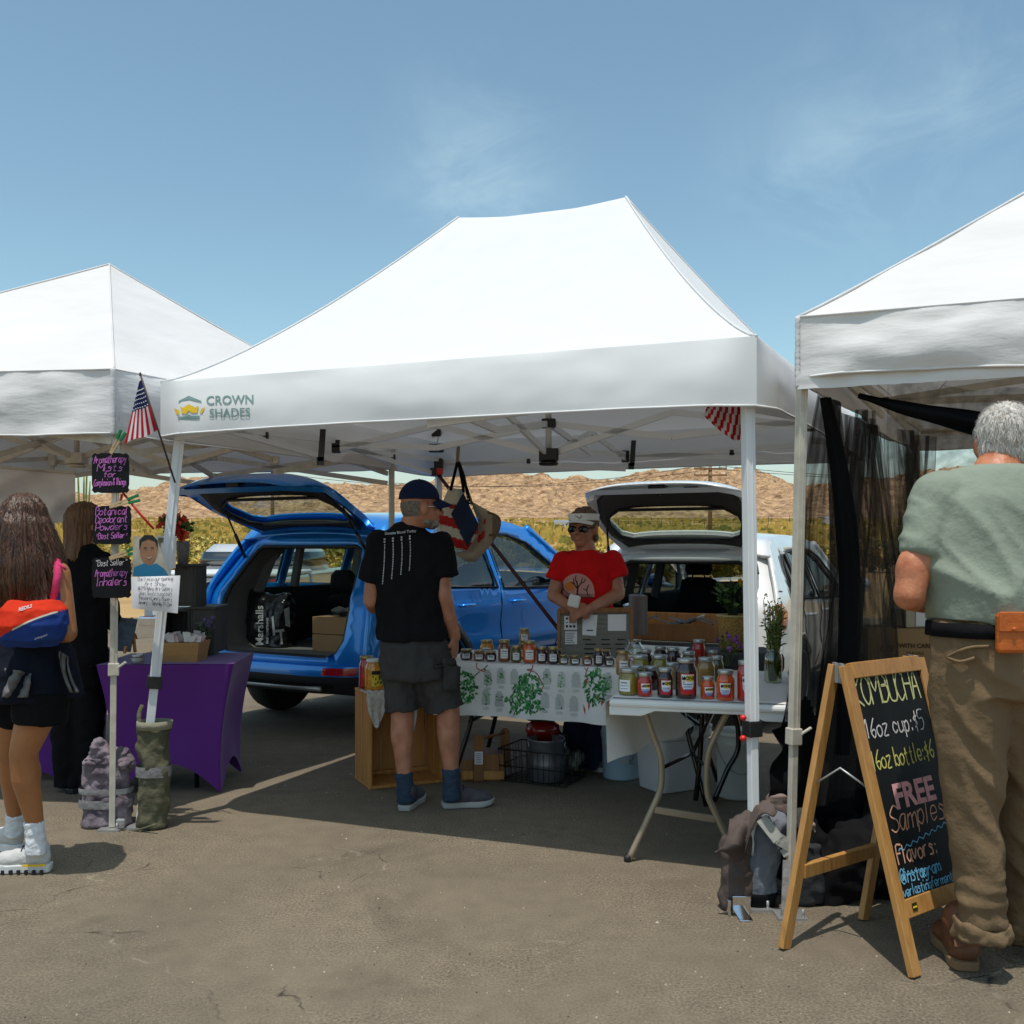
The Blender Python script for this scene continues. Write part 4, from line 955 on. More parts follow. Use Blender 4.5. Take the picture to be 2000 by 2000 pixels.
def shoe(par, name, heel, d, l, w, mu, ms, h=.10, thick=.032, sole_name='sole', lace=None):
    heel = V(heel); d = V(d).normalized(); s = V((d.y, -d.x, 0)); M = Matrix((d, s, UP)).transposed()
    q = MB(); e = lambda a, b, z, r: q.ell(heel+d*a*l+s*b+UP*z, r, M, 14, 9)
    e(.16, 0, thick+.028, (.16*l, w*.40, .046)); e(.40, 0, thick+.024, (.26*l, w*.42, .044)); e(.72, 0, thick+.018, (.25*l, w*.50, .036)); e(.86, 0, thick+.012, (.13*l, w*.42, .028))
    q.cap(heel+d*.20*l+UP*(thick+.03), heel+d*.21*l+UP*(h-.02), w*.44, w*.53); q.cap(heel+d*.3*l+UP*(thick+.05), heel+d*.62*l+UP*(thick+.035), w*.32, w*.3)
    u_ = remesh(q, .007, 4).build(name, mu, par)
    ol = [(0.02, .30), (.0, .0), (.02, -.30), (.2, -.40), (.45, -.36), (.7, -.50), (.88, -.44), (.99, -.15), (.99, .12), (.9, .42), (.7, .50), (.45, .40), (.2, .40)]
    P = smooth_path([heel+d*a*l+s*b*w for a, b in ol+ol[:1]], 4)[:-1]; n_ = len(P); q = MB()
    rise = lambda p: .012*max(0, ((p-heel).dot(d)/l-.75)/.25)
    q.add([p+UP*(.002+rise(p)) for p in P]+[p+UP*(thick+rise(p))+(p-(heel+d*l*.5))*.03 for p in P], [tuple(range(n_))[::-1], tuple(range(n_, 2*n_))]+[(i, (i+1) % n_, n_+(i+1) % n_, n_+i) for i in range(n_)]); q.build(sole_name, ms, u_, bevel=.006)
    if lace:
        q = MB()
        for k in range(4): c = heel+d*(.40+.07*k)*l+UP*(thick+.080-.012*k); q.tube([c-s*w*.26-UP*.012, c+UP*.004, c+s*w*.26-UP*.012], .004, 5)
        q.build('laces', lace, u_)
    return u_
def wrk(a, s, st=1.0, off=0):
    return lambda p, n: a*(noise.noise(V((p.x*s+off, p.y*s, p.z*s*st)))+.6*noise.noise(V((p.x*s*2.3, p.y*s*2.3+off, p.z*s*2.3*st)))-.5*abs(noise.noise(V((p.x*s*1.6+3, p.y*s*1.6, p.z*s*st*1.7+off)))))
def cloth(n, c, bump=.35, var=.15, sc=5, rough=.9, bs=160): return mat(n, c, rough, var=var, sc=sc, bump=min(.9, bump*1.6), bs=24, bd=.012, spec=.15, det=6)
def strands(hm, par, m, n, ln, wd, grav, outw, c, steps=4, out=.002):
    """loose hairs laid along the hair mass, following its surface downwards"""
    t = bv(hm); q = MB(); rr = random.Random(6); used = sorted(set(i for f in hm.f for i in f))
    for _ in range(n):
        p_ = hm.v[rr.choice(used)].copy(); P = []; d0 = V((rr.gauss(0, .3), rr.gauss(0, .3), rr.gauss(0, .15))); L_ = ln*rr.uniform(.5, 1.2); side = V((rr.gauss(0, 1), rr.gauss(0, 1), .2)).normalized(); ph = rr.uniform(0, 6)
        for k in range(steps+1):
            h = t.find_nearest(p_); nn_ = h[1] if h[1].dot(h[0]-c) > 0 else -h[1]
            P.append(h[0]+nn_*(out+outw*L_*k/steps) if k < steps or steps < 5 else p_+nn_*out)
            p_ = h[0]+(grav+d0+side*.18*math.sin(ph+k*.9)).normalized()*(L_/steps)
        vs = []
        for k, a_ in enumerate(P):
            dd = (P[min(k+1, steps)]-P[max(k-1, 0)]).normalized(); sd_ = dd.cross(a_-c).normalized()*wd*.5*(1-.75*k/steps); vs += [a_-sd_, a_+sd_]
        q.add(vs, [(2*k, 2*k+1, 2*k+3, 2*k+2) for k in range(steps)], 0, True)
    return q.build('loose_hair', m, par)
# ---- man in the black t-shirt
Y0 = 5.33; sc_ = F/Y0
p = lambda x, y, d=0.0: at(x, y, Y0+d)
man = thing('person', 'man in black t-shirt, grey cargo shorts and navy cap with a hand in his pocket', 'person', (p(830, 1580).x, Y0, 0))
yaw = -.26
q = MB()
hc = p(823, 988, -.02); hf, hs, hu = headp(q, hc, (.93, .35, -.16), 1.03)
q.cap(hc-UP*.05-hf*.025, p(800, 1035, .0), .064, .066)
q.loft([(p(798, 1044), .09, .06, yaw), (p(796, 1080), .165, .09, yaw), (p(798, 1150), .165, .105, yaw), (p(805, 1240), .165, .11, yaw), (p(808, 1310), .17, .12, yaw)], 24)
q.chain([p(740, 1068), p(725, 1172, .02), p(728, 1188, .26)], [.056, .044, .032]); hand(q, p(728, 1188, .26), (.25, .9, .05), (-.6, 0, .8), .6)
q.chain([p(857, 1070), p(866, 1165, -.04), p(888, 1243, .03)], [.058, .046, .034]); hand(q, p(888, 1243, .03), (-.02, .1, -1), (.9, -.4, 0), .35)
q.chain([p(778, 1300), p(786, 1385), p(786, 1432), p(790, 1515), p(792, 1540)], [.095, .062, .063, .040, .040])
q.chain([p(850, 1300), p(875, 1385), p(876, 1430), p(881, 1505), p(882, 1535)], [.098, .064, .064, .041, .042])
q.ell(p(779, 1432, -.012), (.045, .055, .10)); q.ell(p(873, 1432, -.012), (.045, .055, .10))
remesh(q, .0085, 2).build('body', skin_l, man)
q = MB()
q.loft([(p(799, 1022), .070, .062, yaw), (p(798, 1032), .105, .075, yaw), (p(797, 1048), .160, .095, yaw), (p(796, 1070), .198, .118, yaw), (p(796, 1110), .195, .130, yaw), (p(798, 1160), .186, .135, yaw), (p(804, 1210), .186, .145, yaw), (p(808, 1250), .200, .158, yaw)], 36)
for a, b, c, r1, r2 in ((p(742, 1062), p(733, 1100), p(725, 1135, .01), .082, .070), (p(856, 1064), p(864, 1095, -.02), p(870, 1128, -.03), .086, .078)):
    q.tube([a+(a-b)*.02, b, c], [r1, (r1+r2)/2, r2], 18); q.ell(a, (r1, r1, r1*.9))
tee = remesh(q, .010, 4, wrk(.016, 7, .8)); blk_tee = cloth('black_tshirt_cotton', (.007, .007, .008), bump=.3)
sh = tee.build('t_shirt', blk_tee, man)
f = px_ray(bv(tee)); wht = mat('white_screen_print', (.5, .5, .5), .8)
q = MB(); text(q, 'Donate Blood Today', 7.2, lambda u, v: f(782+u, 1040-v-.10*u), 0, bold=.12)
for k, (x, y0_) in enumerate(((751, 1052), (768, 1050), (785, 1048), (801, 1046))):
    for yy in (y0_, y0_+5): poly(q, [(x-2, yy), (x+1.6, yy), (x+1.2, yy+3.4), (x-1.6, yy+3.4)], lambda a, b: f(a, b))
    yy = y0_+11
    while yy < y0_+88-6*k:
        hh = random.uniform(1.5, 4.5); xx = x-.0+math.sin((yy-y0_)*.05)*1.2-.02*(yy-y0_); poly(q, [(xx-.9, yy), (xx+.9, yy), (xx+.8, yy+hh), (xx-.8, yy+hh)], lambda a, b: f(a, b)); yy += hh+1.3
q.build('back_print', wht, sh)
q = MB()
q.loft([(p(808, 1238), .168, .128, yaw), (p(809, 1258), .188, .146, yaw), (p(812, 1290), .202, .160, yaw), (p(812, 1325), .203, .155, yaw)], 30)
q.tube([p(786, 1285), p(783, 1330), p(789, 1388)], [.105, .104, .094], 20); q.tube([p(843, 1285), p(855, 1330), p(869, 1387)], [.108, .112, .105], 20)
q.ell(p(886, 1320, -.01), (.035, .075, .085))
sho = cloth('grey_cargo_cotton', (.050, .047, .045), bump=.45); st_ = remesh(q, .010, 3, wrk(.022, 8, .7, 4)); ss = st_.build('cargo_shorts', sho, man)
f = px_ray(bv(st_)); q = MB()
for pl in ([(862, 1284), (896, 1290), (896, 1303), (862, 1296)], [(862, 1297), (896, 1304), (893, 1350), (866, 1348)]): q.panel(pl, [], lambda a, b: f(a, b, .010), 5)
q.build('cargo_pocket', sho, ss, solid=.006)
navy_sock = cloth('slate_blue_sock', (.035, .055, .085), bump=.5, bs=300)
for a, b in ((p(789, 1508), p(793, 1566)), (p(880, 1500), p(883, 1562))):
    q = MB(); q.tube([a, lerp(a, b, .5), b], [.048, .046, .05], 18); remesh(q, .006, 2, wrk(.004, 30, 2)).build('sock', navy_sock, man)
shoe_m = cloth('grey_knit_shoe', (.085, .075, .085), bump=.5, bs=220); sole_m = mat('pale_rubber_sole', (.42, .40, .37), .7)
h1 = gnd(795, 1581); h2 = gnd(862, 1577)
for h, d in ((h1-V((.012, .05, 0)), (.20, .95, 0)), (h2+V((.004, -.01, 0)), (.93, .20, 0))): shoe(man, 'shoe', h, d, .285, .105, shoe_m, sole_m, h=.115, lace=blackink)
hb_ = MB(); M = Matrix((hf, hs, hu)).transposed()
hb_.ell(hc-hf*.022-hu*.005, (.094, .081, .082), M); rg = remesh(hb_, .006, 2, wrk(.003, 60)); rg.f = [x for x in rg.f if (lambda c: (c-hc).dot(hf) < .012-.35*max(0, -(c-hc).dot(hu)) and (c-hc).dot(hu) > -.068 and not (abs((c-hc).dot(hs)) > .05 and (c-hc).dot(hf) > -.028 and (c-hc).dot(hu) < .002))(sum((rg.v[i] for i in x), V((0, 0, 0)))/len(x))]
rg.m = [0]*len(rg.f); rg.s = [True]*len(rg.f); rg.build('hair', hair_m, man)
bd = MB(); bd.ell(hc+hf*.058-hu*.092, (.040, .044, .034), M); bd.ell(hc+hf*.025-hu*.082, (.050, .064, .030), M); remesh(bd, .006, 2, wrk(.004, 80)).build('beard', mat('grey_beard', (.13, .10, .08), .8, sc=60, col2=(.34, .29, .25), bump=.3, bs=120), man)
navy = cloth('navy_cap_cotton', (.010, .018, .055), bump=.25)
def cap_(par, c, f, s, u, m, r=(.109, .088, .105), brim=.085):
    def dome(a, b):
        t = b*math.pi*.5; ph = a*2*math.pi; q_ = V((math.cos(ph)*math.cos(t)*r[0], math.sin(ph)*math.cos(t)*r[1], math.sin(t)*r[2])); return c+f*(q_.x-.012)+s*q_.y+u*(q_.z+.022)
    q = MB(); q.grid(dome, 40, 14); k = q.build('cap', m, par, solid=.004)
    q = MB()
    def br(a, b):
        x = (a-.5)*2; y = math.sqrt(max(0, 1-x*x*.75)); q_ = c+f*(r[0]*.93*math.sqrt(max(0, 1-(x*.86)**2))-.012+brim*b*(1-.65*x*x))+s*x*r[1]*.90+u*(.027-.035*b-.022*x*x); return q_
    q.grid(br, 20, 8); q.build('brim', m, k, solid=.006)
    q = MB(); q.ell(c+u*(r[2]+.022)-f*.012, (.008, .008, .005)); q.build('button', m, k)
    q = MB()
    for a in range(6):
        q.tube([dome(a/6, b/10)+(dome(a/6, b/10)-c).normalized()*.0015 for b in range(11)], .0016, 4)
    q.build('seam', m, k); return k
cap_(man, hc+hu*.012, hf, hs, hu, navy)
def specs(par, c, f, s, u, lensm, framem, w=.030, h=.020):
    q = MB()
    for k in (-1, 1):
        o = c+f*.094+s*k*.035-u*.016; q.ell(o, (.005, w, h), Matrix((f, s, u)).transposed(), 16, 8)
    L_ = q.build('sunglasses', lensm, par); q = MB()
    q.tube([c+f*.100-s*.012-u*.010, c+f*.103-u*.007, c+f*.100+s*.012-u*.010], .003, 5)
    for k in (-1, 1): q.tube([c+f*.088+s*k*.064-u*.008, c+f*.05+s*k*.078-u*.006, c-f*.01+s*k*.082-u*.004], .0025, 5)
    q.build('frame', framem, L_)
specs(man, hc, hf, hs, hu, gloss_blk, chrome, .026, .018)
# ---- woman in red
Y0 = 6.25
wom = thing('person', 'woman in red t-shirt, white visor and sunglasses behind the jar table', 'person', (p(1147, 1500).x, Y0, 0))
q = MB(); hc = p(1139, 1030); hf, hs, hu = headp(q, hc, (-.42, -.9, .02), 1.05, 0)
q.cap(hc-UP*.06-hf*.015, p(1144, 1078), .058, .066); q.loft([(p(1144, 1078), .10, .07, 0), (p(1145, 1100), .165, .09, 0), (p(1146, 1170), .15, .10, 0), (p(1148, 1240), .16, .11, 0), (p(1148, 1290), .165, .12, 0)], 24)
q.chain([p(1100, 1098), p(1081, 1163, -.03), p(1113, 1186, -.22)], [.052, .043, .030]); hand(q, p(1113, 1186, -.22), (.75, -.5, -.15), (-.1, -.7, .8), .9, .95, -1)
q.chain([p(1196, 1098), p(1207, 1160, -.04), p(1152, 1190, -.24)], [.053, .044, .031]); hand(q, p(1152, 1190, -.24), (-.9, -.35, -.25), (.0, -.6, .8), .8, .95, 1)
for e in (-1, 1): q.chain([p(1148+e*26, 1280), p(1148+e*22, 1400), p(1148+e*20, 1496)], [.09, .06, .045])
remesh(q, .0075, 2).build('body', skin_l, wom)
q = MB()
q.loft([(p(1143, 1074), .088, .068, 0), (p(1144, 1082), .130, .082, 0), (p(1145, 1094), .172, .10, 0), (p(1145, 1112), .180, .118, 0), (p(1146, 1140), .172, .132, 0), (p(1147, 1180), .166, .132, 0), (p(1148, 1225), .172, .135, 0), (p(1148, 1265), .18, .14, 0)], 32)
for a, c, r1, r2 in ((p(1101, 1093), p(1086, 1134, -.01), .070, .070), (p(1195, 1093), p(1209, 1130, -.02), .072, .076)): q.tube([a, lerp(a, c, .5), c], [r1, (r1+r2)/2, r2], 18); q.ell(a, (r1, r1, r1*.85))
red_c = cloth('red_tshirt_cotton', (.62, .010, .012), bump=.3); tw = remesh(q, .010, 4, wrk(.012, 8, 1, 9)); sh = tw.build('t_shirt', red_c, wom)
f = px_ray(bv(tw)); q = MB(); pinkp = mat('pale_pink_print', (.62, .30, .26), .85); orp = mat('orange_print', (.62, .20, .03), .85)
disc = [(1127+34*math.cos(R(a)), 1158-38*math.sin(R(a))) for a in range(-12, 193, 12)]; q.panel(disc, [], lambda a, b: f(a, b, .003), 4, 0)
q.panel([(1114+9*math.cos(R(a)), 1145-9*math.sin(R(a))) for a in range(0, 360, 24)], [], lambda a, b: f(a, b, .005), 4, 1)
def sline(pts, w): 
    P = smooth_path([(a, b, 0) for a, b in pts], 4); vs = []
    for i, c in enumerate(P):
        d = P[min(i+1, len(P)-1)]-P[max(i-1, 0)]; n = V((-d.y, d.x, 0)).normalized()
        vs += [f(c.x+n.x*w/2, c.y+n.y*w/2, .007), f(c.x-n.x*w/2, c.y-n.y*w/2, .007)]
    q.add(vs, [(2*i, 2*i+1, 2*i+3, 2*i+2) for i in range(len(P)-1)], 2)
sline([(1128, 1166), (1128, 1150), (1127, 1135)], 2.2)
for a in ([(1128, 1150), (1122, 1140), (1121, 1130)], [(1128, 1148), (1135, 1138), (1137, 1128)], [(1127, 1140), (1124, 1130), (1126, 1124)], [(1133, 1140), (1141, 1136), (1143, 1130)], [(1124, 1142), (1116, 1137)], [(1095, 1160), (1101, 1148), (1099, 1136)], [(1101, 1150), (1108, 1157), (1120, 1164)], [(1149, 1164), (1146, 1152), (1150, 1142)], [(1146, 1153), (1139, 1150)]): sline(a, 1.5)
for yy in (1161, 1164, 1167): sline([(1094, yy), (1110, yy+1), (1128, yy-.6), (1145, yy+.6), (1158, yy)], 1.0)
q.build('chest_print', [pinkp, orp, blackink], sh)
jean = cloth('dark_blue_denim', (.012, .018, .045), bump=.4); q = MB()
q.loft([(p(1148, 1262), .172, .13, 0), (p(1148, 1310), .178, .135, 0)], 24)
for e in (-1, 1): q.tube([p(1148+e*26, 1290), p(1148+e*23, 1400), p(1148+e*21, 1500)], [.098, .085, .075], 18)
remesh(q, .013, 3, wrk(.012, 10)).build('jeans', jean, wom)
for e in (-1, 1): shoe(wom, 'shoe', gnd(1148+e*22, 1503)+V((0, .1, 0)), (-.1+.2*e, -1, 0), .25, .09, shoe_m, sole_m)
M = Matrix((hf, hs, hu)).transposed(); q = MB(); q.ell(hc-hf*.02+hu*.035, (.112, .094, .098), M); q.ell(hc-hf*.055-hu*.05, (.068, .082, .066), M); q.ell(hc-hf*.10+hu*.02, (.03, .035, .04), M)
for k in (-1, 1): q.cap(hc+hs*k*.078+hf*.01+hu*.03, hc+hs*k*.078-hf*.02-hu*.075, .015, .010)
rg = remesh(q, .006, 2, wrk(.008, 45, .6)); hk = [i for i, x in enumerate(rg.f) if (lambda c: not ((c-hc).dot(hf) > .035 and (c-hc).dot(hu) < .045))(rg.v[x[0]])]
rg.f = [rg.f[i] for i in hk]; rg.m = [0]*len(hk); rg.s = [True]*len(hk); rg.build('hair', mat('sandy_brown_hair', (.07, .04, .022), .6, st=(40, 40, 20), sc=2, col2=(.20, .125, .07), bump=.7, bs=3), wom)
vis = cloth('white_visor_cotton', (.82, .81, .80), bump=.2)
def band(a, b):
    ph = (a-.5)*2*2.5; rr = 1.0+.04*b; return hc+hf*(math.cos(ph)*.106*rr-.012)+hs*math.sin(ph)*.091*rr+hu*(.042+.042*b)
q = MB(); q.grid(band, 40, 5); vb = q.build('visor', vis, wom, solid=.004)
def vbr(a, b):
    x = (a-.5)*2; return hc+hf*(.094*math.sqrt(max(0, 1-(x*.86)**2))-.010+.085*b*(1-.6*x*x))+hs*x*.087+hu*(.045-.016*b-.018*x*x)
q = MB(); q.grid(vbr, 20, 8); q.build('brim', [vis], vb, solid=.006)
q = MB(); sw = [band(.5+t, .5)+hf*.006+hu*z for t, z in ((-.06, .008), (-.045, -.006), (-.02, -.006), (.03, .010))]; q.tube(smooth_path(sw, 4), .002, 5); q.build('stitched_mark', blackink, vb)
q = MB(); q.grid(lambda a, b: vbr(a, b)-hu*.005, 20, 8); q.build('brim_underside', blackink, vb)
specs(wom, hc, hf, hs, hu, gloss_blk, gloss_blk, .034, .024)
q = MB(); q.ell(hc+hf*.094-hu*.071, (.006, .022, .005), M); q.ell(hc+hf*.091-hu*.081, (.007, .019, .006), M); q.build('lips', mat('lip_skin', (.36, .09, .07), .5), wom)
rd = MB(); c = p(1121, 1174, -.30); rd.box(c, (.070, .022, .075), Matrix.Rotation(.25, 3, 'Y')); o = rd.build('card_reader', white_plastic, bevel=.012, loc=c); tag(o, 'small white card reader held in the hands of the woman in red', 'card reader')
# ---- girl at the left edge
Y0 = 4.28; girl = thing('person', 'young woman with long brown hair, waist pack and white socks at the left edge', 'person', (p(50, 1700).x, Y0, 0))
q = MB(); hc = p(42, 1022); hf, hs, hu = headp(q, hc, (-.75, .6, 0), .97)
gy = .45
q.cap(hc-UP*.06, p(52, 1085), .055, .062); q.loft([(p(52, 1085), .10, .07, gy), (p(52, 1112), .165, .085, gy), (p(52, 1180), .135, .09, gy), (p(52, 1230), .125, .09, gy), (p(60, 1300), .165, .12, gy), (p(62, 1350), .17, .12, gy)], 24)
q.chain([p(114, 1120, -.06), p(131, 1236, -.09), p(70, 1246, -.02)], [.050, .042, .032]); hand(q, p(70, 1246, -.02), (-.9, .3, .1), (0, -.7, .7), .6, .9)
q.chain([p(-12, 1120, .06), p(-28, 1225, .10), p(-60, 1235, .05)], [.050, .042, .032]); hand(q, p(-60, 1235, .05), (-.9, .1, .1), (0, -.7, .7), .6, .9)
q.chain([p(82, 1365, -.03), p(46, 1468, -.05), p(50, 1520, -.03), p(68, 1605, .0), p(69, 1635, 0)], [.092, .058, .058, .037, .037]); q.ell(p(54, 1512, -.02), (.055, .055, .10))
q.chain([p(36, 1365, .08), p(22, 1465, .14), p(24, 1510, .2), p(30, 1590, .28), p(28, 1610, .30)], [.090, .058, .056, .037, .038])
remesh(q, .009, 2).build('body', skin_t, girl)
q = MB(); q.loft([(p(52, 1118), .158, .092, gy), (p(52, 1150), .152, .098, gy), (p(52, 1200), .135, .098, gy), (p(54, 1260), .142, .105, gy)], 28); tk_ = remesh(q, .01, 3, wrk(.010, 9)); pink_c = cloth('hot_pink_top', (.62, .055, .16)); tpo = tk_.build('tank_top', pink_c, girl)
q = MB(); q.tube([p(104, 1172, -.13), p(113, 1120, -.13), p(112, 1098, -.08), p(100, 1085, .0)], [.016]*4, 8); q.tube([p(112, 1098, -.09), p(124, 1108, -.11), p(128, 1112, -.1)], .006, 6); q.build('strap', pink_c, tpo)
nvs = cloth('dark_navy_skirt', (.008, .010, .018)); q = MB(); q.loft([(p(56, 1240), .152, .115, gy), (p(60, 1290), .185, .145, gy), (p(63, 1330), .20, .158, gy), (p(65, 1365), .205, .165, gy)], 28); remesh(q, .01, 3, wrk(.012, 8)).build('skirt', nvs, girl)
q = MB(); q.tube([p(84, 1350, -.03), p(76, 1415, -.04)], [.118, .108], 20); q.tube([p(38, 1350, .08), p(30, 1412, .10)], [.112, .10], 20); remesh(q, .01, 3, wrk(.006, 12)).build('cycling_shorts', black_cloth, girl)
def flap(x0, x1, y0, y1, sk, d): return lambda u, v: p(lerp(x0, x1, u)+sk*v*v, lerp(y0, y1, v)+10*u*(1-v), d+.03*math.sin(u*9+v*4)+.03*noise.noise(V((u*4, v*4, 2))))
gr_c = cloth('grey_tied_shirt', (.15, .14, .135))
q = MB(); q.grid(flap(116, 132, 1272, 1352, 22, -.10), 14, 18); q.grid(flap(10, 60, 1305, 1362, -6, -.16), 14, 14); q.build('tied_shirt', gr_c, girl, solid=.006)
wsock = cloth('white_ribbed_sock', (.72, .73, .75), bump=.6, bs=200)
for a, b in ((p(66, 1603), p(70, 1668)), (p(30, 1588, .28), p(27, 1632, .30))):
    q = MB(); q.tube([a, lerp(a, b, .5)+V((.004, 0, 0)), b], [.043, .041, .044], 18); remesh(q, .006, 2, wrk(.004, 30, 2)).build('sock', wsock, girl)
wshoe = cloth('white_mesh_trainer', (.60, .58, .56), bump=.6, bs=150); wsole = mat('white_foam_sole', (.74, .74, .72), .6)
hl = gnd(100, 1702); so = shoe(girl, 'shoe', hl, (-.98, -.02, 0), .25, .088, wshoe, wsole, h=.115, thick=.038, lace=blackink)
q = MB()
for k in range(7): q.box(hl+V((-.02-.033*k, -.048, .012)), (.012, .012, .016))
q.build('tread_gap', blackink, so)
q = MB(); q.beam(hl+V((-.005, -.045, .042)), hl+V((-.10, -.051, .040)), .006, .008); q.build('yellow_trim', gold_ink, so)
shoe(girl, 'shoe', gnd(32, 1664)+V((.03, 0, 0)), (-.95, .25, 0), .25, .088, wshoe, wsole, h=.115, thick=.038)
def gh(p_, n_):
    a = math.atan2(p_.y-hc.y, p_.x-hc.x); return .016*noise.noise(V((a*9, p_.z*1.6, 0)))+.009*noise.noise(V((a*26, p_.z*3, 5)))
q = MB(); M = Matrix((hf, hs, hu)).transposed(); q.ell(hc-hf*.02+hu*.03, (.105, .090, .098), M)
q.loft([(p(45, 990, -.02), .075, .07, gy), (p(46, 1020, -.04), .105, .095, gy), (p(54, 1060, -.05), .125, .10, gy), (p(58, 1100, -.07), .135, .10, gy), (p(58, 1140, -.08), .128, .09, gy), (p(56, 1180, -.08), .105, .07, gy), (p(50, 1210, -.08), .06, .04, gy), (p(46, 1228, -.08), .02, .015, gy)], 30)
for k in range(26):
    a = random.uniform(0, 1); x = lerp(18, 104, a); q.cap(p(x, 1120, -.14+.08*abs(a-.5)), p(x*.9+6+random.uniform(-8, 8), random.uniform(1175, 1240), -.15), .014, .004, n=6)
rg = remesh(q, .008, 2, gh); gro = rg.build('hair', hair_b, girl)
strands(rg, gro, hair_b, 900, .34, .0032, V((0, 0, -1)), .04, hc, steps=12, out=.006)
pk = thing('waist_pack', 'red and blue waist pack worn slung on the back of the long haired young woman', 'waist pack', p(60, 1210, -.2))
pr_, pb_ = cloth('bright_red_nylon', (.62, .035, .012), bump=.2), cloth('royal_blue_nylon', (.018, .045, .20), bump=.2)
q = MB(); q.loft([(p(62, 1264, -.16), .10, .03, gy*.6), (p(62, 1250, -.18), .125, .06, gy*.6), (p(63, 1220, -.19), .14, .075, gy*.6), (p(66, 1190, -.18), .13, .07, gy*.6), (p(68, 1172, -.16), .10, .05, gy*.6)], 26, pw=2.6); pkm = remesh(q, .005, 5, wrk(.006, 14)); 
cz = lambda c: 1 if HY-(c.z-CH)/c.y*F > 1228-(1000+c.x/c.y*F-24)*.42+.0016*(1000+c.x/c.y*F-60)**2 else 0
pkm.m = [cz(pkm.v[x[0]]) for x in pkm.f]; pkb = pkm.build('pouch', [pr_, pb_], pk)
f = px_ray(bv(pkm)); q = MB(); 
for a in range(22): 
    x = 24+a*4; y = 1226-.0-(x-24)*.42+.004*(x-60)**2*.4; q.add([f(x, y), f(x+4, 1226-(x+4-24)*.42+.0016*(x-56)**2), f(x+4, 1229.5-(x+4-24)*.42+.0016*(x-56)**2), f(x, y+3.5)], [(0, 1, 2, 3)])
q.build('zip', mat('pale_zip', (.55, .5, .38), .5), pk)
q = MB(); text(q, 'REDILS', 9.5, lambda u, v: f(50+u, 1188-v-.30*u), 0, bold=.2, sx=.9); text(q, 'cotopaxi', 7, lambda u, v: f(80+u, 1243-v-.35*u), 0, bold=.1); q.build('lettering', wht, pk)
q = MB(); q.tube(smooth_path([p(106, 1190, -.13), p(112, 1172, -.13), p(114, 1150, -.10), p(112, 1125, -.05)], 4), .008, 6); q.build('strap', pb_, pk)
# ---- woman in black behind the table
Y0 = 5.75; wb = thing('person', 'woman with brown hair dressed all in black, standing behind the chalkboard signs', 'person', (p(150, 1540).x, Y0, 0))
q = MB(); hc = p(170, 1022, .04); hf, hs, hu = headp(q, hc, (.6, .75, -.25), .97); by = -.35
q.cap(hc-UP*.06-hf*.03, p(160, 1075), .056, .07); q.loft([(p(158, 1075), .10, .07, by), (p(156, 1110), .16, .09, by), (p(154, 1220), .14, .10, by), (p(154, 1300), .17, .13, by)], 24)
q.chain([p(110, 1100), p(112, 1195, .05), p(160, 1235, .28)], [.05, .042, .03]); hand(q, p(160, 1235, .28), (.7, .5, 0), (0, -.3, .9), .6, .9)
q.chain([p(200, 1105), p(212, 1190, .05), p(228, 1230, .2)], [.05, .042, .03]); hand(q, p(228, 1230, .2), (.5, .5, -.1), (0, -.3, .9), .6, .9)
for e in (-1, 1): q.chain([p(152+e*20, 1300), p(152+e*20, 1420), p(152+e*18, 1525)], [.09, .058, .045])
remesh(q, .010, 2).build('body', skin_l, wb)
q = MB(); q.loft([(p(160, 1058, .02), .075, .065, by), (p(158, 1072), .13, .09, by), (p(156, 1092), .178, .11, by), (p(154, 1150), .178, .13, by), (p(152, 1220), .168, .135, by), (p(152, 1300), .18, .15, by)], 28)
q.tube([p(112, 1095), p(112, 1195, .04), p(150, 1228, .24)], [.072, .062, .05], 16); q.tube([p(200, 1100), p(212, 1190, .04), p(224, 1222, .17)], [.072, .062, .05], 16); q.ell(p(112, 1095), (.072,)*3); q.ell(p(200, 1100), (.072,)*3)
remesh(q, .011, 3, wrk(.014, 8)).build('shirt', black_cloth, wb)
q = MB(); q.loft([(p(152, 1290), .17, .14, by), (p(152, 1340), .175, .145, by)], 24)
for e in (-1, 1): q.tube([p(152+e*22, 1325), p(152+e*20, 1430), p(152+e*17, 1536)], [.10, .085, .085], 16)
remesh(q, .012, 3, wrk(.010, 9)).build('trousers', black_cloth, wb)
for e in (-1, 1): shoe(wb, 'shoe', gnd(152+e*18, 1552), (.3, .9, 0), .25, .09, black_cloth, blk_trim)
q = MB(); M = Matrix((hf, hs, hu)).transposed(); q.ell(hc-hf*.02+hu*.02, (.108, .095, .105), M); q.cap(hc-hf*.05, p(150, 1085, -.06), .085, .06); remesh(q, .008, 2, gh).build('hair', mat('smooth_chestnut_hair', (.10, .040, .012), .45, st=(40, 40, 3), sc=2, col2=(.24, .11, .04), bump=.6, bs=3), wb)
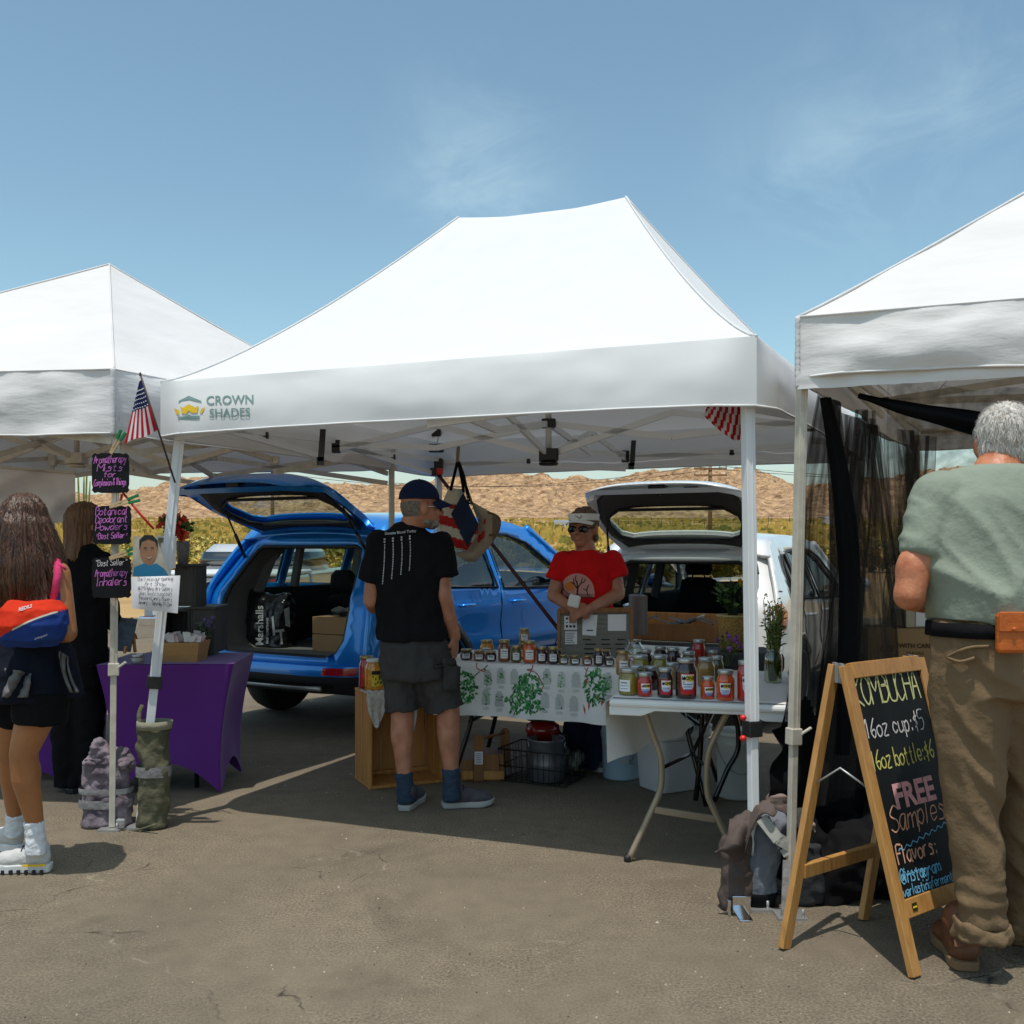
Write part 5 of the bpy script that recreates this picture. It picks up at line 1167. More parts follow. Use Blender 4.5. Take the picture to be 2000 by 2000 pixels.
# ---- man at the right edge
Y0 = 3.25; rm = thing('person', 'grey haired man in sage green shirt and khaki trousers at the right edge', 'person', (p(1935, 1900).x, Y0, 0))
ry_ = -.12; q = MB(); hc = p(1962, 862, .10); hf, hs, hu = headp(q, hc, (.25, .92, -.2), 1.06)
q.cap(hc-UP*.05-hf*.02, p(1945, 935, .04), .072, .085); q.loft([(p(1942, 935, .04), .14, .09, ry_), (p(1936, 970, .04), .22, .12, ry_), (p(1932, 1080, .03), .20, .13, ry_), (p(1938, 1220), .175, .125, ry_), (p(1938, 1300), .17, .12, ry_)], 26)
q.chain([p(1822, 975, .03), p(1775, 1163, -.02), p(1806, 1176, .24)], [.058, .050, .040]); q.ell(p(1779, 1122, -.01), (.050, .054, .09)); hand(q, p(1806, 1176, .24), (.5, .8, .1), (-.5, 0, .8), .7, 1.05)
q.chain([p(2070, 975, .03), p(2110, 1150, -.02), p(2060, 1170, .25)], [.066, .056, .042]); hand(q, p(2060, 1170, .25), (-.5, .8, .1), (.5, 0, .8), .7, 1.05)
q.chain([p(1885, 1330), p(1897, 1570), p(1915, 1800)], [.088, .06, .045]); q.chain([p(1992, 1330, .02), p(2015, 1560, .1), p(2030, 1790, .16)], [.09, .06, .045])
remesh(q, .011, 2).build('body', skin_r, rm)
q = MB(); q.loft([(p(1946, 908, .05), .085, .075, ry_), (p(1943, 918, .05), .15, .10, ry_), (p(1940, 938, .05), .195, .12, ry_), (p(1936, 975, .04), .238, .145, ry_), (p(1934, 1040, .03), .245, .160, ry_), (p(1934, 1110, .02), .236, .168, ry_), (p(1938, 1170, 0), .215, .165, ry_), (p(1940, 1213, 0), .205, .165, ry_)], 40)
q.tube([p(1838, 962, .04), p(1818, 1015, .02), p(1800, 1086, .0)], [.088, .078, .068], 20); q.ell(p(1840, 962, .04), (.088, .09, .075)); q.tube([p(2060, 968, .04), p(2085, 1085, .0)], [.10, .088], 20)
def rmw(p_, n_):
    k = (p_.x-wx(1780, Y0))*.8+p_.z*.55
    m = min(1, max(.08, (1.70-p_.z)*2.6)); a, b = p_.x*.75+p_.z*.66, p_.x*.66-p_.z*.75; w = .25*noise.noise(p_*3); r1 = 1-abs(noise.noise(V((a*6+w, p_.y*2, b*1.5))))*2; r2 = 1-abs(noise.noise(V((a*13+w*2+7, p_.y*3, b*2.6))))*2; return m*(.030*max(0, r1)**2+.015*max(0, r2)**2-.012)
tr_ = remesh(q, .011, 3, rmw); tr_.build('shirt', cloth('sage_green_knit', (.25, .285, .225), bump=.35, var=.06), rm)
q = MB(); q.loft([(p(1940, 1206), .197, .155, ry_), (p(1940, 1248), .204, .160, ry_), (p(1940, 1310), .205, .165, ry_), (p(1940, 1360), .202, .155, ry_)], 32)
q.tube([p(1888, 1310), p(1893, 1420, -.01), p(1905, 1580), p(1916, 1700), p(1918, 1808)], [.122, .112, .090, .082, .080], 22); q.tube([p(1985, 1310, .02), p(2005, 1550, .1), p(2020, 1810, .16)], [.14, .10, .088], 22)
def pw_(p_, n_): return .022*noise.noise(V((p_.x*6, p_.y*6, p_.z*3+p_.x*5)))-.026*abs(noise.noise(V((p_.x*8, p_.y*8, p_.z*9+p_.x*8))))+(.012*noise.noise(V((p_.x*5, p_.y*5, p_.z*30))) if p_.z < .35 else 0)
khaki = cloth('khaki_cotton_twill', (.185, .122, .068), bump=.4); pt = remesh(q, .011, 3, pw_); pto = pt.build('trousers', khaki, rm)
f = px_ray(bv(pt)); q = MB(); q.tube(smooth_path([f(1852, 1283, .006), f(1875, 1270, .008), f(1900, 1264, .006), f(1932, 1262, .004)], 5), .005, 6); q.tube(smooth_path([f(1852, 1283, .006), f(1875, 1291, .010), f(1905, 1284, .006)], 5), .006, 6); q.build('pocket_edge', khaki, pto)
q = MB()
for e, (x, d) in ((0, (1918, 0)), (1, (2020, .16))):
    q.tube([p(x-1, 1798, d), p(x-2, 1812, d), p(x-2, 1834, d)], [.084, .090, .088], 22)
remesh(q, .009, 3, wrk(.014, 16, 1.4)).build('turn_up', khaki, pto)
q = MB(); q.loft([(p(1940, 1214), .208, .168, ry_), (p(1940, 1241), .210, .170, ry_)], 36); q.build('belt', black_cloth, rm)
boot = mat('brown_boot_leather', (.15, .055, .022), .5, var=.35, sc=9, bump=.3, bs=30); bs_ = mat('tan_boot_sole', (.22, .13, .065), .8, var=.2)
shoe(rm, 'boot', gnd(1889, 1900)+V((0, .0, 0)), (.18, .95, 0), .31, .125, boot, bs_, h=.17, thick=.035); shoe(rm, 'boot', gnd(2000, 1850), (.25, .95, 0), .31, .125, boot, bs_, h=.17, thick=.035)
q = MB(); q.beam(p(1872, 1822, .02), p(1874, 1850, 0), .03, .008); q.build('pull_tab', boot, rm)
M = Matrix((hf, hs, hu)).transposed(); q = MB(); q.ell(hc-hf*.022+hu*.03, (.112, .091, .098), M); q.ell(hc-hf*.05-hu*.035, (.066, .082, .058), M)
rg = remesh(q, .007, 2, wrk(.006, 40)); rg.f = [x for x in rg.f if (rg.v[x[0]]-hc).dot(hf) < .045]; rg.m = [0]*len(rg.f); rg.s = [True]*len(rg.f); hro = rg.build('hair', hair_g, rm)
strands(rg, hro, hair_g, 2600, .030, .0022, V((0, 0, -.9)), .35, hc, steps=3)
po = thing('phone_pouch', 'orange leather phone pouch on the belt of the man in sage green', 'pouch', p(1970, 1230, -.2)); orl = mat('orange_leather', (.50, .11, .012), .45, var=.15, sc=14, bump=.15, bs=60)
q = MB(); c = p(1973, 1236, -.185); q.box(c, (.085, .035, .125)); pb = q.build('pouch', orl, po, bevel=.012); q = MB(); q.box(c+V((0, -.02, .035)), (.088, .008, .062)); q.ell(c+V((.0, -.026, .013)), (.007, .004, .007)); q.build('flap', orl, pb, bevel=.006)
# ================================================================== MAIN TABLE
def V2(v): return V((v[0], v[1], 0))
F0, F1 = onz(868, 1291, .742), onz(1200, 1303, .742); ud_ = (F1-F0).normalized(); vd_ = V((-ud_.y, ud_.x, 0))
cloth_w = mat('white_linen_cloth', (.80, .785, .765), .9, var=.05, sc=3, bump=.25, bs=30)
leaf1, leaf2, leaf3 = mat('dark_green_print', (.02, .125, .045), .9, var=.3, sc=30), mat('mid_green_print', (.045, .26, .06), .9, var=.3, sc=30), mat('pale_green_print', (.16, .36, .15), .9, var=.2)
terra = mat('red_brown_print', (.45, .075, .05), .9, var=.2); greyp = mat('grey_green_print', (.33, .40, .36), .9, var=.1)
mt = thing('folding_table', 'long folding table under the herb printed cloth, with black legs', 'folding table', lerp(F0, F1, .5)*1-V((0, 0, .742)))
TL_ = 1.62
tb = lambda a, b, z: V2(F0)+ud_*a+vd_*b+UP*z
q = MB(); q.box(tb(TL_/2-.05, .36, .715), (TL_, .70, .04), Matrix.Rotation(math.atan2(ud_.y, ud_.x), 3, 'Z')); q.build('tabletop', white_plastic, mt, bevel=.01)
for s in (.12, 1.40):
    for b in (.10, .60):
        q = MB(); k = 1 if s < .5 else -1; q.tube(smooth_path([tb(s+.12*k, b, .70), tb(s+.02*k, b-.0, .45), tb(s-.0*k, b, .35), tb(s-.10*k, b-.05*(1 if b < .3 else -1), .0)], 4), .014, 8); q.build('leg', gloss_blk, mt)
    q = MB(); q.tube([tb(s, .10, .38), tb(s, .60, .38)], .011, 8); q.build('stretcher', gloss_blk, mt)
    q = MB(); q.tube([tb(s+.05, .35, .37), tb(s+.42*(1 if s < .5 else -1), .35, .69)], .010, 8); q.build('brace', gloss_blk, mt)
DROP = .285
tc_ = MB()
def clothf(u, v):
    a = -.07+u*1.25; L_ = v*(.74+DROP)
    if L_ < .72: return tb(a, .72-L_-.015, .7385+.0015*noise.noise(V((a*8, L_*8, 0))))
    d = L_-.72; sw = .016*math.sin(a*13+1)*d/.28+.010*math.sin(a*29)*d/.28+.012*noise.noise(V((a*6, d*9, 3)))*d/.28
    return tb(a, -.018-.012*min(1, d*30)+sw*-1, .7385-d+.006*math.sin(a*5))
tc_.grid(clothf, 100, 60)
def cp(x, y):
    """cloth front: photo pixel to a point just proud of the hanging linen"""
    w = onplane(x, y, F0, F1); a = (V2(w)-V2(F0)).dot(ud_); d = .7385-w.z
    return clothf((a+.07)/1.25, (.72+d)/(.74+DROP))-vd_*.0035
def leaf(c, ang, l, w, m):
    dx, dy = math.cos(ang), math.sin(ang); nx, ny = -dy, dx
    P = [(c[0], c[1]), (c[0]+dx*l*.5+nx*w, c[1]+dy*l*.5+ny*w), (c[0]+dx*l, c[1]+dy*l), (c[0]+dx*l*.5-nx*w, c[1]+dy*l*.5-ny*w)]
    tc_.add([cp(*k) for k in P], [(0, 1, 2, 3)], m)
def cstroke(P, w, m):
    P = smooth_path([(a, b, 0) for a, b in P], 4); vs = []
    for i, c in enumerate(P):
        d = P[min(i+1, len(P)-1)]-P[max(i-1, 0)]; n = V((-d.y, d.x, 0)).normalized(); vs += [cp(c.x+n.x*w/2, c.y+n.y*w/2), cp(c.x-n.x*w/2, c.y-n.y*w/2)]
    tc_.add(vs, [(2*i, 2*i+1, 2*i+3, 2*i+2) for i in range(len(P)-1)], m)
rnd = random.Random(4)
for cx, cy, rx, ry, nn_, ch in ((912, 1340, 20, 32, 150, 0), (1035, 1338, 24, 26, 120, 1), (1012, 1368, 22, 20, 60, 1), (1045, 1374, 16, 14, 40, 1), (1165, 1338, 20, 34, 110, 2)):
    for k in range(nn_):
        a = rnd.uniform(0, 6.28); r = math.sqrt(rnd.random()); x, y = cx+math.cos(a)*rx*r, cy+math.sin(a)*ry*r
        leaf((x, y), math.pi/2+rnd.uniform(-1.1, 1.1)+(x-cx)*-.02, rnd.uniform(7, 13) if ch else rnd.uniform(5, 9), rnd.uniform(1.5, 2.8), rnd.choice((1, 1, 2, 2, 3)))
for k in range(26): leaf((1165+rnd.uniform(-18, 18), 1315+rnd.uniform(-22, 10)), -math.pi/2+rnd.uniform(-.9, .9), rnd.uniform(8, 15), .9, rnd.choice((2, 2, 3)))
for x, y, l in ((1141, 1372, 22), (1153, 1366, 18), (1172, 1350, 14), (1180, 1362, 13), (1147, 1322, 12)): leaf((x, y), math.pi/2+rnd.uniform(-.2, .3), l, 1.9, 4)
for P in ([(934, 1293), (935, 1305), (948, 1312), (952, 1308), (940, 1310)], [(1042, 1295), (1042, 1306), (1032, 1308), (1050, 1313), (1060, 1330), (1064, 1338), (1060, 1346)], [(1150, 1300), (1146, 1316), (1152, 1322)]): cstroke(P, 1.8, 4)
for P in ([(948, 1308), (955, 1300)], [(940, 1312), (925, 1325)], [(1042, 1306), (1036, 1320)]): cstroke(P, 1.8, 1)
for x, y, m in ((956, 1324, 2), (981, 1321, 2), (1008, 1322, 3), (1071, 1320, 3), (1099, 1325, 3), (1127, 1325, 5), (952, 1362, 3), (977, 1366, 5), (1067, 1366, 2), (1095, 1368, 5), (1122, 1372, 1), (1190, 1325, 3), (1193, 1368, 3)):
    tc_.add([cp(x-7, y-10), cp(x+7, y-10), cp(x+8, y+15), cp(x-8, y+15)], [(0, 1, 2, 3)], 6); tc_.add([cp(x-4, y-15), cp(x+4, y-15), cp(x+5, y-10), cp(x-5, y-10)], [(0, 1, 2, 3)], 6)
    for k in range(16): leaf((x+rnd.uniform(-5, 5), y+rnd.uniform(-6, 12)), rnd.uniform(0, 6.28), rnd.uniform(4, 7), 1.5, m if rnd.random() < .75 else 1)
    for k in range(3): cstroke([(x-6, y+20+k*2), (x+6, y+20+k*2)], .7, 5)
o = tc_.build('tablecloth', [cloth_w, leaf1, leaf2, leaf3, terra, greyp, mat('pale_grey_print', (.50, .52, .50), .9)], loc=(F0.x, F0.y, .74)); tag(o, 'white linen cloth printed with green herb bunches and little bottles, on the long table', 'tablecloth')
# ---- second table
NL = onz(1189, 1364, .742); u2 = V((.965, -.262, 0)).normalized(); v2 = V((-u2.y, u2.x, 0)); t2 = lambda a, b, z: V2(NL)+u2*a+v2*b+UP*z
st2 = thing('folding_table', 'short white folding table with tan steel legs, carrying the big honey jars', 'folding table', V2(t2(.38, .6, 0)))
q = MB(); rot2 = Matrix.Rotation(math.atan2(u2.y, u2.x), 3, 'Z'); q.box(t2(.38, .61, .722), (.76, 1.22, .032), rot2)
tp_ = q.build('tabletop', white_plastic, st2, bevel=.012)
q = MB(); ap = [(0, 0), (.76, 0), (.76, -.040), (.66, -.040), (.60, -.016), (.20, -.016), (.14, -.040), (0, -.040)]
q.add([t2(a, .012, .708+h) for a, h in ap]+[t2(a, .035, .708+h) for a, h in ap], [tuple(range(8)), tuple(range(8, 16))[::-1]]+[(i, 8+i, 8+(i+1) % 8, (i+1) % 8) for i in range(8)]); q.build('apron', white_plastic, tp_, bevel=.004)
tan_st = mat('tan_painted_steel', (.34, .27, .19), .4, .3, var=.1)
yl = 4.47
for P in ([(1258, 1385), (1275, 1435), (1288, 1470), (1292, 1500), (1290, 1540), (1275, 1578), (1226, 1683)], [(1422, 1388), (1398, 1435), (1384, 1470), (1380, 1510), (1382, 1550), (1394, 1582), (1436, 1672)]):
    q = MB(); q.tube(smooth_path([at(a, b, yl-.02*(b > 1600)) for a, b in P], 4), .0145, 10); l_ = q.build('leg', tan_st, st2); q = MB(); e = at(*P[-1], yl-.02); q.lathe([(.017, -.004), (.018, .022), (.015, .03)], e, 10); q.build('foot_cap', blk_trim, l_)
q = MB(); q.beam(at(1278, 1581, yl), at(1396, 1600, yl), .022, .030); q.build('stretcher', tan_st, st2, bevel=.004)
for P in ([(1372, 1385), (1368, 1470), (1359, 1563)], [(1433, 1388), (1441, 1420), (1441, 1465), (1420, 1505), (1395, 1565)]):
    q = MB(); q.tube(smooth_path([at(a, b, 5.42) for a, b in P], 4), .0145, 8); q.build('leg', gloss_blk, st2)
q = MB(); q.tube([at(1295, 1499, yl+.03), at(1352, 1472, 4.75), at(1382, 1500, 4.55)], .009, 8); q.tube([at(1352, 1472, 4.75), at(1396, 1385, 5.0)], .010, 8); q.build('brace', gloss_blk, st2)
q = MB()
def runner(u, v):   # over the top, hanging down both long sides
    if v < .36:
        k = 1-v/.36; a = t2(.0, .02+.95*u, .742); b = lerp(at(1186, 1490, 4.43), at(1362, 1420, 5.25), u); a = lerp(at(1188, 1368, 4.41), t2(.0, .97, .742), u)
        p_ = lerp(a, b, k); return p_+u2*(.018*math.sin(u*11)*k-.012*(1-k))+V((0, 0, .008*math.sin(u*15)*k))
    if v < .66: return t2(.76*(v-.36)/.30, .035+.95*u, .7425+.0015*noise.noise(V((v*20, u*12, 0))))
    k = (v-.66)/.34; a = t2(.765, .035+.95*u, .742); return a+u2*(.012+.03*math.sin(u*14)*k)+V((0, 0, -.40*k*(1.1-.3*u)))
q.grid(runner, 50, 60)
for i in range(260):
    u, v = rnd.random(), (rnd.uniform(.06, .31) if rnd.random() < .55 else rnd.uniform(.70, .97))
    if noise.noise(V((u*6, v*14, 2))) < .0: continue
    dv, du = rnd.uniform(.015, .035), rnd.uniform(-.012, .012); off = u2*(-.004 if v < .36 else .004)
    q.add([runner(u-.006, v)+off, runner(u+du, v+dv)+off, runner(u+.006, v)+off], [(0, 1, 2)], rnd.choice((1, 2, 2, 3)))
q.grid(lambda a, b: runner(a, .0+.022*b)-u2*.002, 50, 1, 4)
o = q.build('tablecloth', [cloth_w, leaf1, leaf2, leaf3, mat('dark_red_hem', (.22, .02, .03), .9)], loc=V2(NL)+UP*.74); tag(o, 'white herb printed runner with a dark red hem, hanging off the short table', 'tablecloth')
# ================================================================== JARS
gl = dict(honey=(.62, .25, .012), dark=(.030, .008, .006), amber=(.20, .055, .008), red=(.42, .022, .010), orange=(.62, .095, .008), pickle=(.24, .185, .020), jam=(.06, .008, .012), tan=(.34, .20, .07), rings=(.34, .20, .055), olive=(.10, .085, .018), berry=(.035, .006, .016))
GM = {}
for k, c in gl.items(): GM[k] = mat(k+'_preserve_in_glass', c, .16, coat=1, var=.35, sc=26 if k not in ('pickle', 'rings') else 22, st=(1, 1, 1) if k != 'pickle' else (3.5, 3.5, .35), det=3)
lidg = mat('brass_lid', (.42, .32, .15), .35, .75, var=.1); lids = mat('silver_lid', (.50, .50, .49), .35, .8, var=.1); lidw = mat('white_lid', (.7, .7, .68), .4)
lab_w = mat('white_label', (.82, .82, .84), .7, var=.03); lab_r = mat('red_label', (.55, .012, .015), .6); lab_y = mat('yellow_label', (.72, .50, .03), .6); lab_b = mat('blue_label_ink', (.10, .25, .50), .7)
def jar(px, yt, yb, w, content, lid, label, lab='w', Y=None, z0=.744, side=0.0, group=None, square=False):
    Y = Y or F*(CH-z0)/(yb-HY); h = (yb-yt)/F*Y; r = w/2/F*Y; x = wx(px, Y); base = V((x, Y, z0))
    t = thing('jar', label, 'jar', base, group)
    lh = min(.018, h*.17); bh = h-lh
    q = MB(); q.lathe([(r*.82, 0), (r*.96, .004), (r, .012), (r, bh*.74), (r*.96, bh*.83), (r*.80, bh*.93), (r*.78, bh)], base, 24); b = q.build('glass_body', GM[content], t)
    q = MB(); q.lathe([(r*.84, bh), (r*.87, bh+.002), (r*.87, bh+lh*.75), (r*.84, bh+lh)], base, 24); q.build('lid', {'g': lidg, 's': lids, 'w': lidw}[lid], t, bevel=.0012)
    if lab:
        rr = r+.0012; a0 = -math.pi/2+side+math.atan2(-x, Y)*-1*.0
        def cyl(u, v, e=0.0): a = a0+u/rr; return base+V((math.cos(a)*(rr+e), math.sin(a)*(rr+e), v))
        q = MB(); lw, z_a, z_b = r*1.25, bh*.18, bh*.70
        if lab == 'w':
            q.grid(lambda u, v: cyl((u-.5)*lw, lerp(z_a, z_b, v)), 10, 2, 0)
            for k in range(3 if h > .06 else 2):
                zz = lerp(z_b, z_a, .25+.25*k); hl_ = rnd.uniform(.5, .85); q.grid(lambda u, v: cyl((u-.5)*lw*hl_, zz+(v-.5)*(.0042 if k == 0 else .002), .0006), 8, 1, 1)
        elif lab == 'h':
            z_b = bh*.72; q.grid(lambda u, v: cyl((u-.5)*lw*1.12, lerp(bh*.14, z_b, v)), 10, 2, 2)
            q.panel([(-lw*.5, z_b-.004), (-lw*.44, bh*.36), (-lw*.3, bh*.27), (lw*.3, bh*.27), (lw*.44, bh*.36), (lw*.5, z_b-.004)], [], lambda u, v: cyl(u, v, .0005), r*.3, 0)
            q.panel([(-lw*.12, z_b-.007), (lw*.44, z_b-.007), (lw*.44, z_b-.007-bh*.17), (-lw*.12, z_b-.007-bh*.17)], [], lambda u, v: cyl(u, v, .001), r*.3, 3)
            text(q, 'HONEY', bh*.135, lambda u, v: cyl(u+lw*.14, v+z_b-.007-bh*.085, .0016), 1, bold=.0006, sx=.95)
            for pts in ([(-.40, .00), (-.28, .06), (-.14, .02), (-.22, -.05), (-.34, -.05)],): q.panel([(a*lw, z_b-.010-bh*.07+b*bh) for a, b in pts], [], lambda u, v: cyl(u, v, .0013), r*.2, 1)
            for k in range(3): q.grid(lambda u, v: cyl((u-.5)*lw*(.75-.1*k), z_b-.012-bh*(.22+.07*k)+(v-.5)*.004, .001), 8, 1, 4)
        q.build('label', [lab_w, blackink, lab_r, lab_y, lab_b], b)
    return t
gr = 'jars on the herb printed cloth'; DTL = [
 (911, 1268, 1288, 25, 'dark', 'g', 'squat dark jam jar first in the front row, beside the man in black'),
 (936, 1270, 1290, 23, 'amber', 'g', 'squat jam jar second from the man in black, below the honey jar'),
 (959, 1272, 1291, 22, 'dark', 'g', 'squat dark jam jar third from the man in black'),
 (985, 1250, 1292, 24, 'amber', 'g', 'tall brown jar standing left of the small amber and red jars'),
 (1008, 1262, 1293, 21, 'olive', 'g', 'olive brown jar between the tall brown jar and the tomato red jar'),
 (1034, 1252, 1294, 26, 'orange', 'g', 'tall tomato red jar in the row on the herb cloth'),
 (1058, 1264, 1295, 21, 'jam', 'g', 'dark jam jar just right of the tall tomato red jar'),
 (1080, 1264, 1296, 23, 'dark', 'g', 'dark jam jar second to the right of the tall tomato red jar'),
 (1101, 1279, 1297, 20, 'olive', 'g', 'squat jar below the left corner of the price board'),
 (1123, 1280, 1298, 21, 'olive', 'g', 'squat jar second under the price board'),
 (1147, 1281, 1299, 20, 'amber', 'g', 'squat jar third under the price board'),
 (1169, 1267, 1300, 19, 'dark', 'g', 'black taller jar in front of the right part of the price board'),
 (1190, 1283, 1301, 20, 'dark', 's', 'squat dark jar with silver lid last in the row')]
for a in DTL: jar(*a, group=gr, Y=F*(CH-.744)/(a[2]-HY)+.02)
jar(951, 1251, 1285, 27, 'honey', 'g', 'golden honey jar standing behind the squat jars near the man', Y=5.98, group=gr)
jar(1022, 1254, 1285, 22, 'amber', 'g', 'amber jar behind the olive and tomato red jars, under another jar', Y=5.92, group=gr)
jar(1024, 1229, 1256, 21, 'tan', 'g', 'light brown jar stacked on top of another jar, the highest of the row', Y=5.92, z0=CH-(1254-HY)/F*5.92, group=gr)
jar(1089, 1264, 1290, 20, 'dark', 'g', 'dark jar half hidden behind two jam jars left of the price board', Y=5.75, group=gr)
jar(1183, 1266, 1292, 20, 'jam', 'g', 'dark red jar peeping out behind the black jar by the pickles', Y=5.70, lab='', group=gr)
g2 = 'jars on the short white table'
for a, kw in [((1227, 1305, 1356, 38, 'pickle', 's', 'large jar of green pickles at the near left corner of the short table'), dict(side=-.55)),
 ((1259, 1313, 1359, 29, 'red', 's', 'small red honey jar right of the large pickle jar'), dict(lab='h')),
 ((1299, 1304, 1361, 31, 'dark', 's', 'dark honey jar with red label, left of the biggest honey jar'), dict(lab='h')),
 ((1340, 1286, 1363, 41, 'dark', 's', 'biggest dark honey jar with a large red and white label'), dict(lab='h')),
 ((1382, 1321, 1364, 28, 'orange', 's', 'small orange red honey jar right of the biggest honey jar'), dict(lab='h')),
 ((1417, 1308, 1367, 35, 'orange', 's', 'orange red honey jar, wider, left of the bottle by the tent leg'), dict(lab='h', side=-.25)),
 ((1456, 1290, 1368, 32, 'red', 's', 'tall red honey jar half hidden behind the white tent leg'), dict(lab='h')),
 ((1243, 1299, 1348, 30, 'olive', 's', 'jar of pickles right behind the large pickle jar'), dict(lab='')),
 ((1271, 1301, 1346, 30, 'dark', 's', 'dark jar behind the small red honey jar'), dict(lab='')),
 ((1312, 1294, 1345, 26, 'tan', 's', 'pale jar behind the dark honey jars'), dict(lab='')),
 ((1250, 1279, 1332, 35, 'pickle', 's', 'jar of green beans in the second rank, left one of two'), dict(lab='')),
 ((1288, 1279, 1332, 36, 'pickle', 's', 'jar of green beans in the second rank, right one of two'), dict(lab='')),
 ((1379, 1284, 1340, 34, 'rings', 's', 'jar of pale sliced pickles right behind the biggest honey jar'), dict(lab='')),
 ((1401, 1281, 1330, 24, 'olive', 's', 'tall jar with wire clip behind the orange honey jars'), dict(lab='')),
 ((1217, 1270, 1318, 28, 'tan', 'g', 'tan jar with white label behind the large pickle jar'), dict()),
 ((1262, 1268, 1308, 24, 'dark', 's', 'dark jar in the third rank left of the dark red jar'), dict(lab='')),
 ((1315, 1264, 1310, 29, 'berry', 's', 'dark red berry jar in the third rank'), dict(lab='')),
 ((1345, 1272, 1312, 28, 'olive', 's', 'olive jar between the berry jar and the red jar at the back'), dict(lab='')),
 ((1365, 1249, 1300, 26, 'red', 's', 'red jelly jar standing highest at the back of the short table'), dict(lab='')),
 ((1290, 1262, 1300, 26, 'dark', 's', 'black jar at the back, left of the berry jar'), dict(lab='')),
 ((1392, 1270, 1305, 22, 'amber', 's', 'amber jar at the back right of the red jelly jar'), dict(lab=''))]: jar(*a, group=g2, **kw)
# tip jar
Yt = 5.45; tj = thing('tip_jar', 'tall clear glass tip jar with banknotes and a paper saying Tips', 'tip jar', (wx(1239, Yt), Yt, .744)); bs = V((wx(1239, Yt), Yt, .744)); clear = glassm('clear_jar_glass', (.86, .90, .87), .14)
q = MB(); q.lathe([(.045, 0), (.055, .006), (.057, .085), (.052, .11), (.034, .135), (.034, .15), (.036, .155)], bs, 24, cap=False); q.build('glass_body', clear, tj)
q = MB(); q.add([bs+V((.002, -.035, .008)), bs+V((.048, -.015, .008)), bs+V((.046, -.012, .09)), bs+V((.004, -.032, .088))], [(0, 1, 2, 3)]); q.build('banknote', mat('banknote_paper', (.20, .30, .17), .8, var=.5, sc=60), tj, solid=.002)
q = MB(); fnp = plane(bs+V((-.028, -.0585, .045)), (1, 0, 0), (0, 0, 1), 0); poly(q, [(-.028, -.03), (.028, -.03), (.028, .03), (-.028, .03)], fnp); scrib(q, 'Tips', .042, .005, plane(bs+V((-.026, -.0595, .043)), (1, 0, 0), (0, 0, 1), 0), 1); q.build('paper_label', [paper, redink], tj)
# price board
Yb = 5.98; pbm = thing('price_board', 'weathered wooden price board with taped papers, leaning behind the jars', 'price board', (wx(1165, Yb), Yb, .744))
bf = lambda x, y, e=0.0: at(x, y, Yb+(1290-y)*.0007)-V((0, e, 0))
q = MB(); c = [bf(1094, 1298), bf(1232, 1298), bf(1230, 1192), bf(1094, 1194)]; q.add(c+[k+V((0, .025, 0)) for k in c], [(0, 1, 2, 3), (7, 6, 5, 4), (0, 4, 5, 1), (1, 5, 6, 2), (2, 6, 7, 3), (3, 7, 4, 0)]); q.build('board', grey_wood, pbm)
q = MB()
for a, b in (((1091, 1298), (1091, 1192)), ((1234, 1298), (1232, 1190)), ((1089, 1193), (1235, 1191))): q.beam(bf(*a, .006), bf(*b, .006), .020, .03)
q.build('board_frame', pine_dark, pbm, bevel=.003)
def note(pl, marks, fnm='note'):
    q = MB(); q.add([bf(x, y, .004) for x, y in pl], [(0, 1, 2, 3)])
    for x0, x1, y, h in marks: q.add([bf(x0, y, .006), bf(x1, y, .006), bf(x1, y+h, .006), bf(x0, y+h, .006)], [(0, 1, 2, 3)], 1)
    return q.build(fnm, [paper, blackink], pbm)
q = MB()
note([(1102, 1230), (1127, 1230), (1127, 1204), (1102, 1203)], [(1105, 1109, 1206, 4), (1111, 1123, 1207, 2.5)]+[(1105+7*k, 1109+7*k, 1215, 1.5) for k in range(3)]+[(1105+7*k, 1109.5+7*k, 1221, 4.5) for k in range(3)])
note([(1104, 1258), (1127, 1258), (1127, 1233), (1104, 1233)], [(1106, 1106+rnd.uniform(10, 18), 1236+3.6*k, 1.1) for k in range(6)])
note([(1137, 1240), (1164, 1242), (1167, 1201), (1138, 1199)], [(1146, 1158, 1230, 2)]); note([(1187, 1232), (1223, 1232), (1223, 1200), (1187, 1200)], [])
scb = MB()
for k, s in enumerate(('Chokecherry Jelly', 'Hot Pepper Jam', 'Dill Pickles', 'Raw Honey')): pass
for k in range(4):
    for j in range(3):
        x0 = 1137+j*32+rnd.uniform(0, 6); scb.add([bf(x0, 1248+k*9, .003), bf(x0+rnd.uniform(12, 25), 1248+k*9, .003), bf(x0+20, 1250.4+k*9, .003), bf(x0, 1250.4+k*9, .003)], [(0, 1, 2, 3)])
scb.build('faded_writing', blackink, pbm)
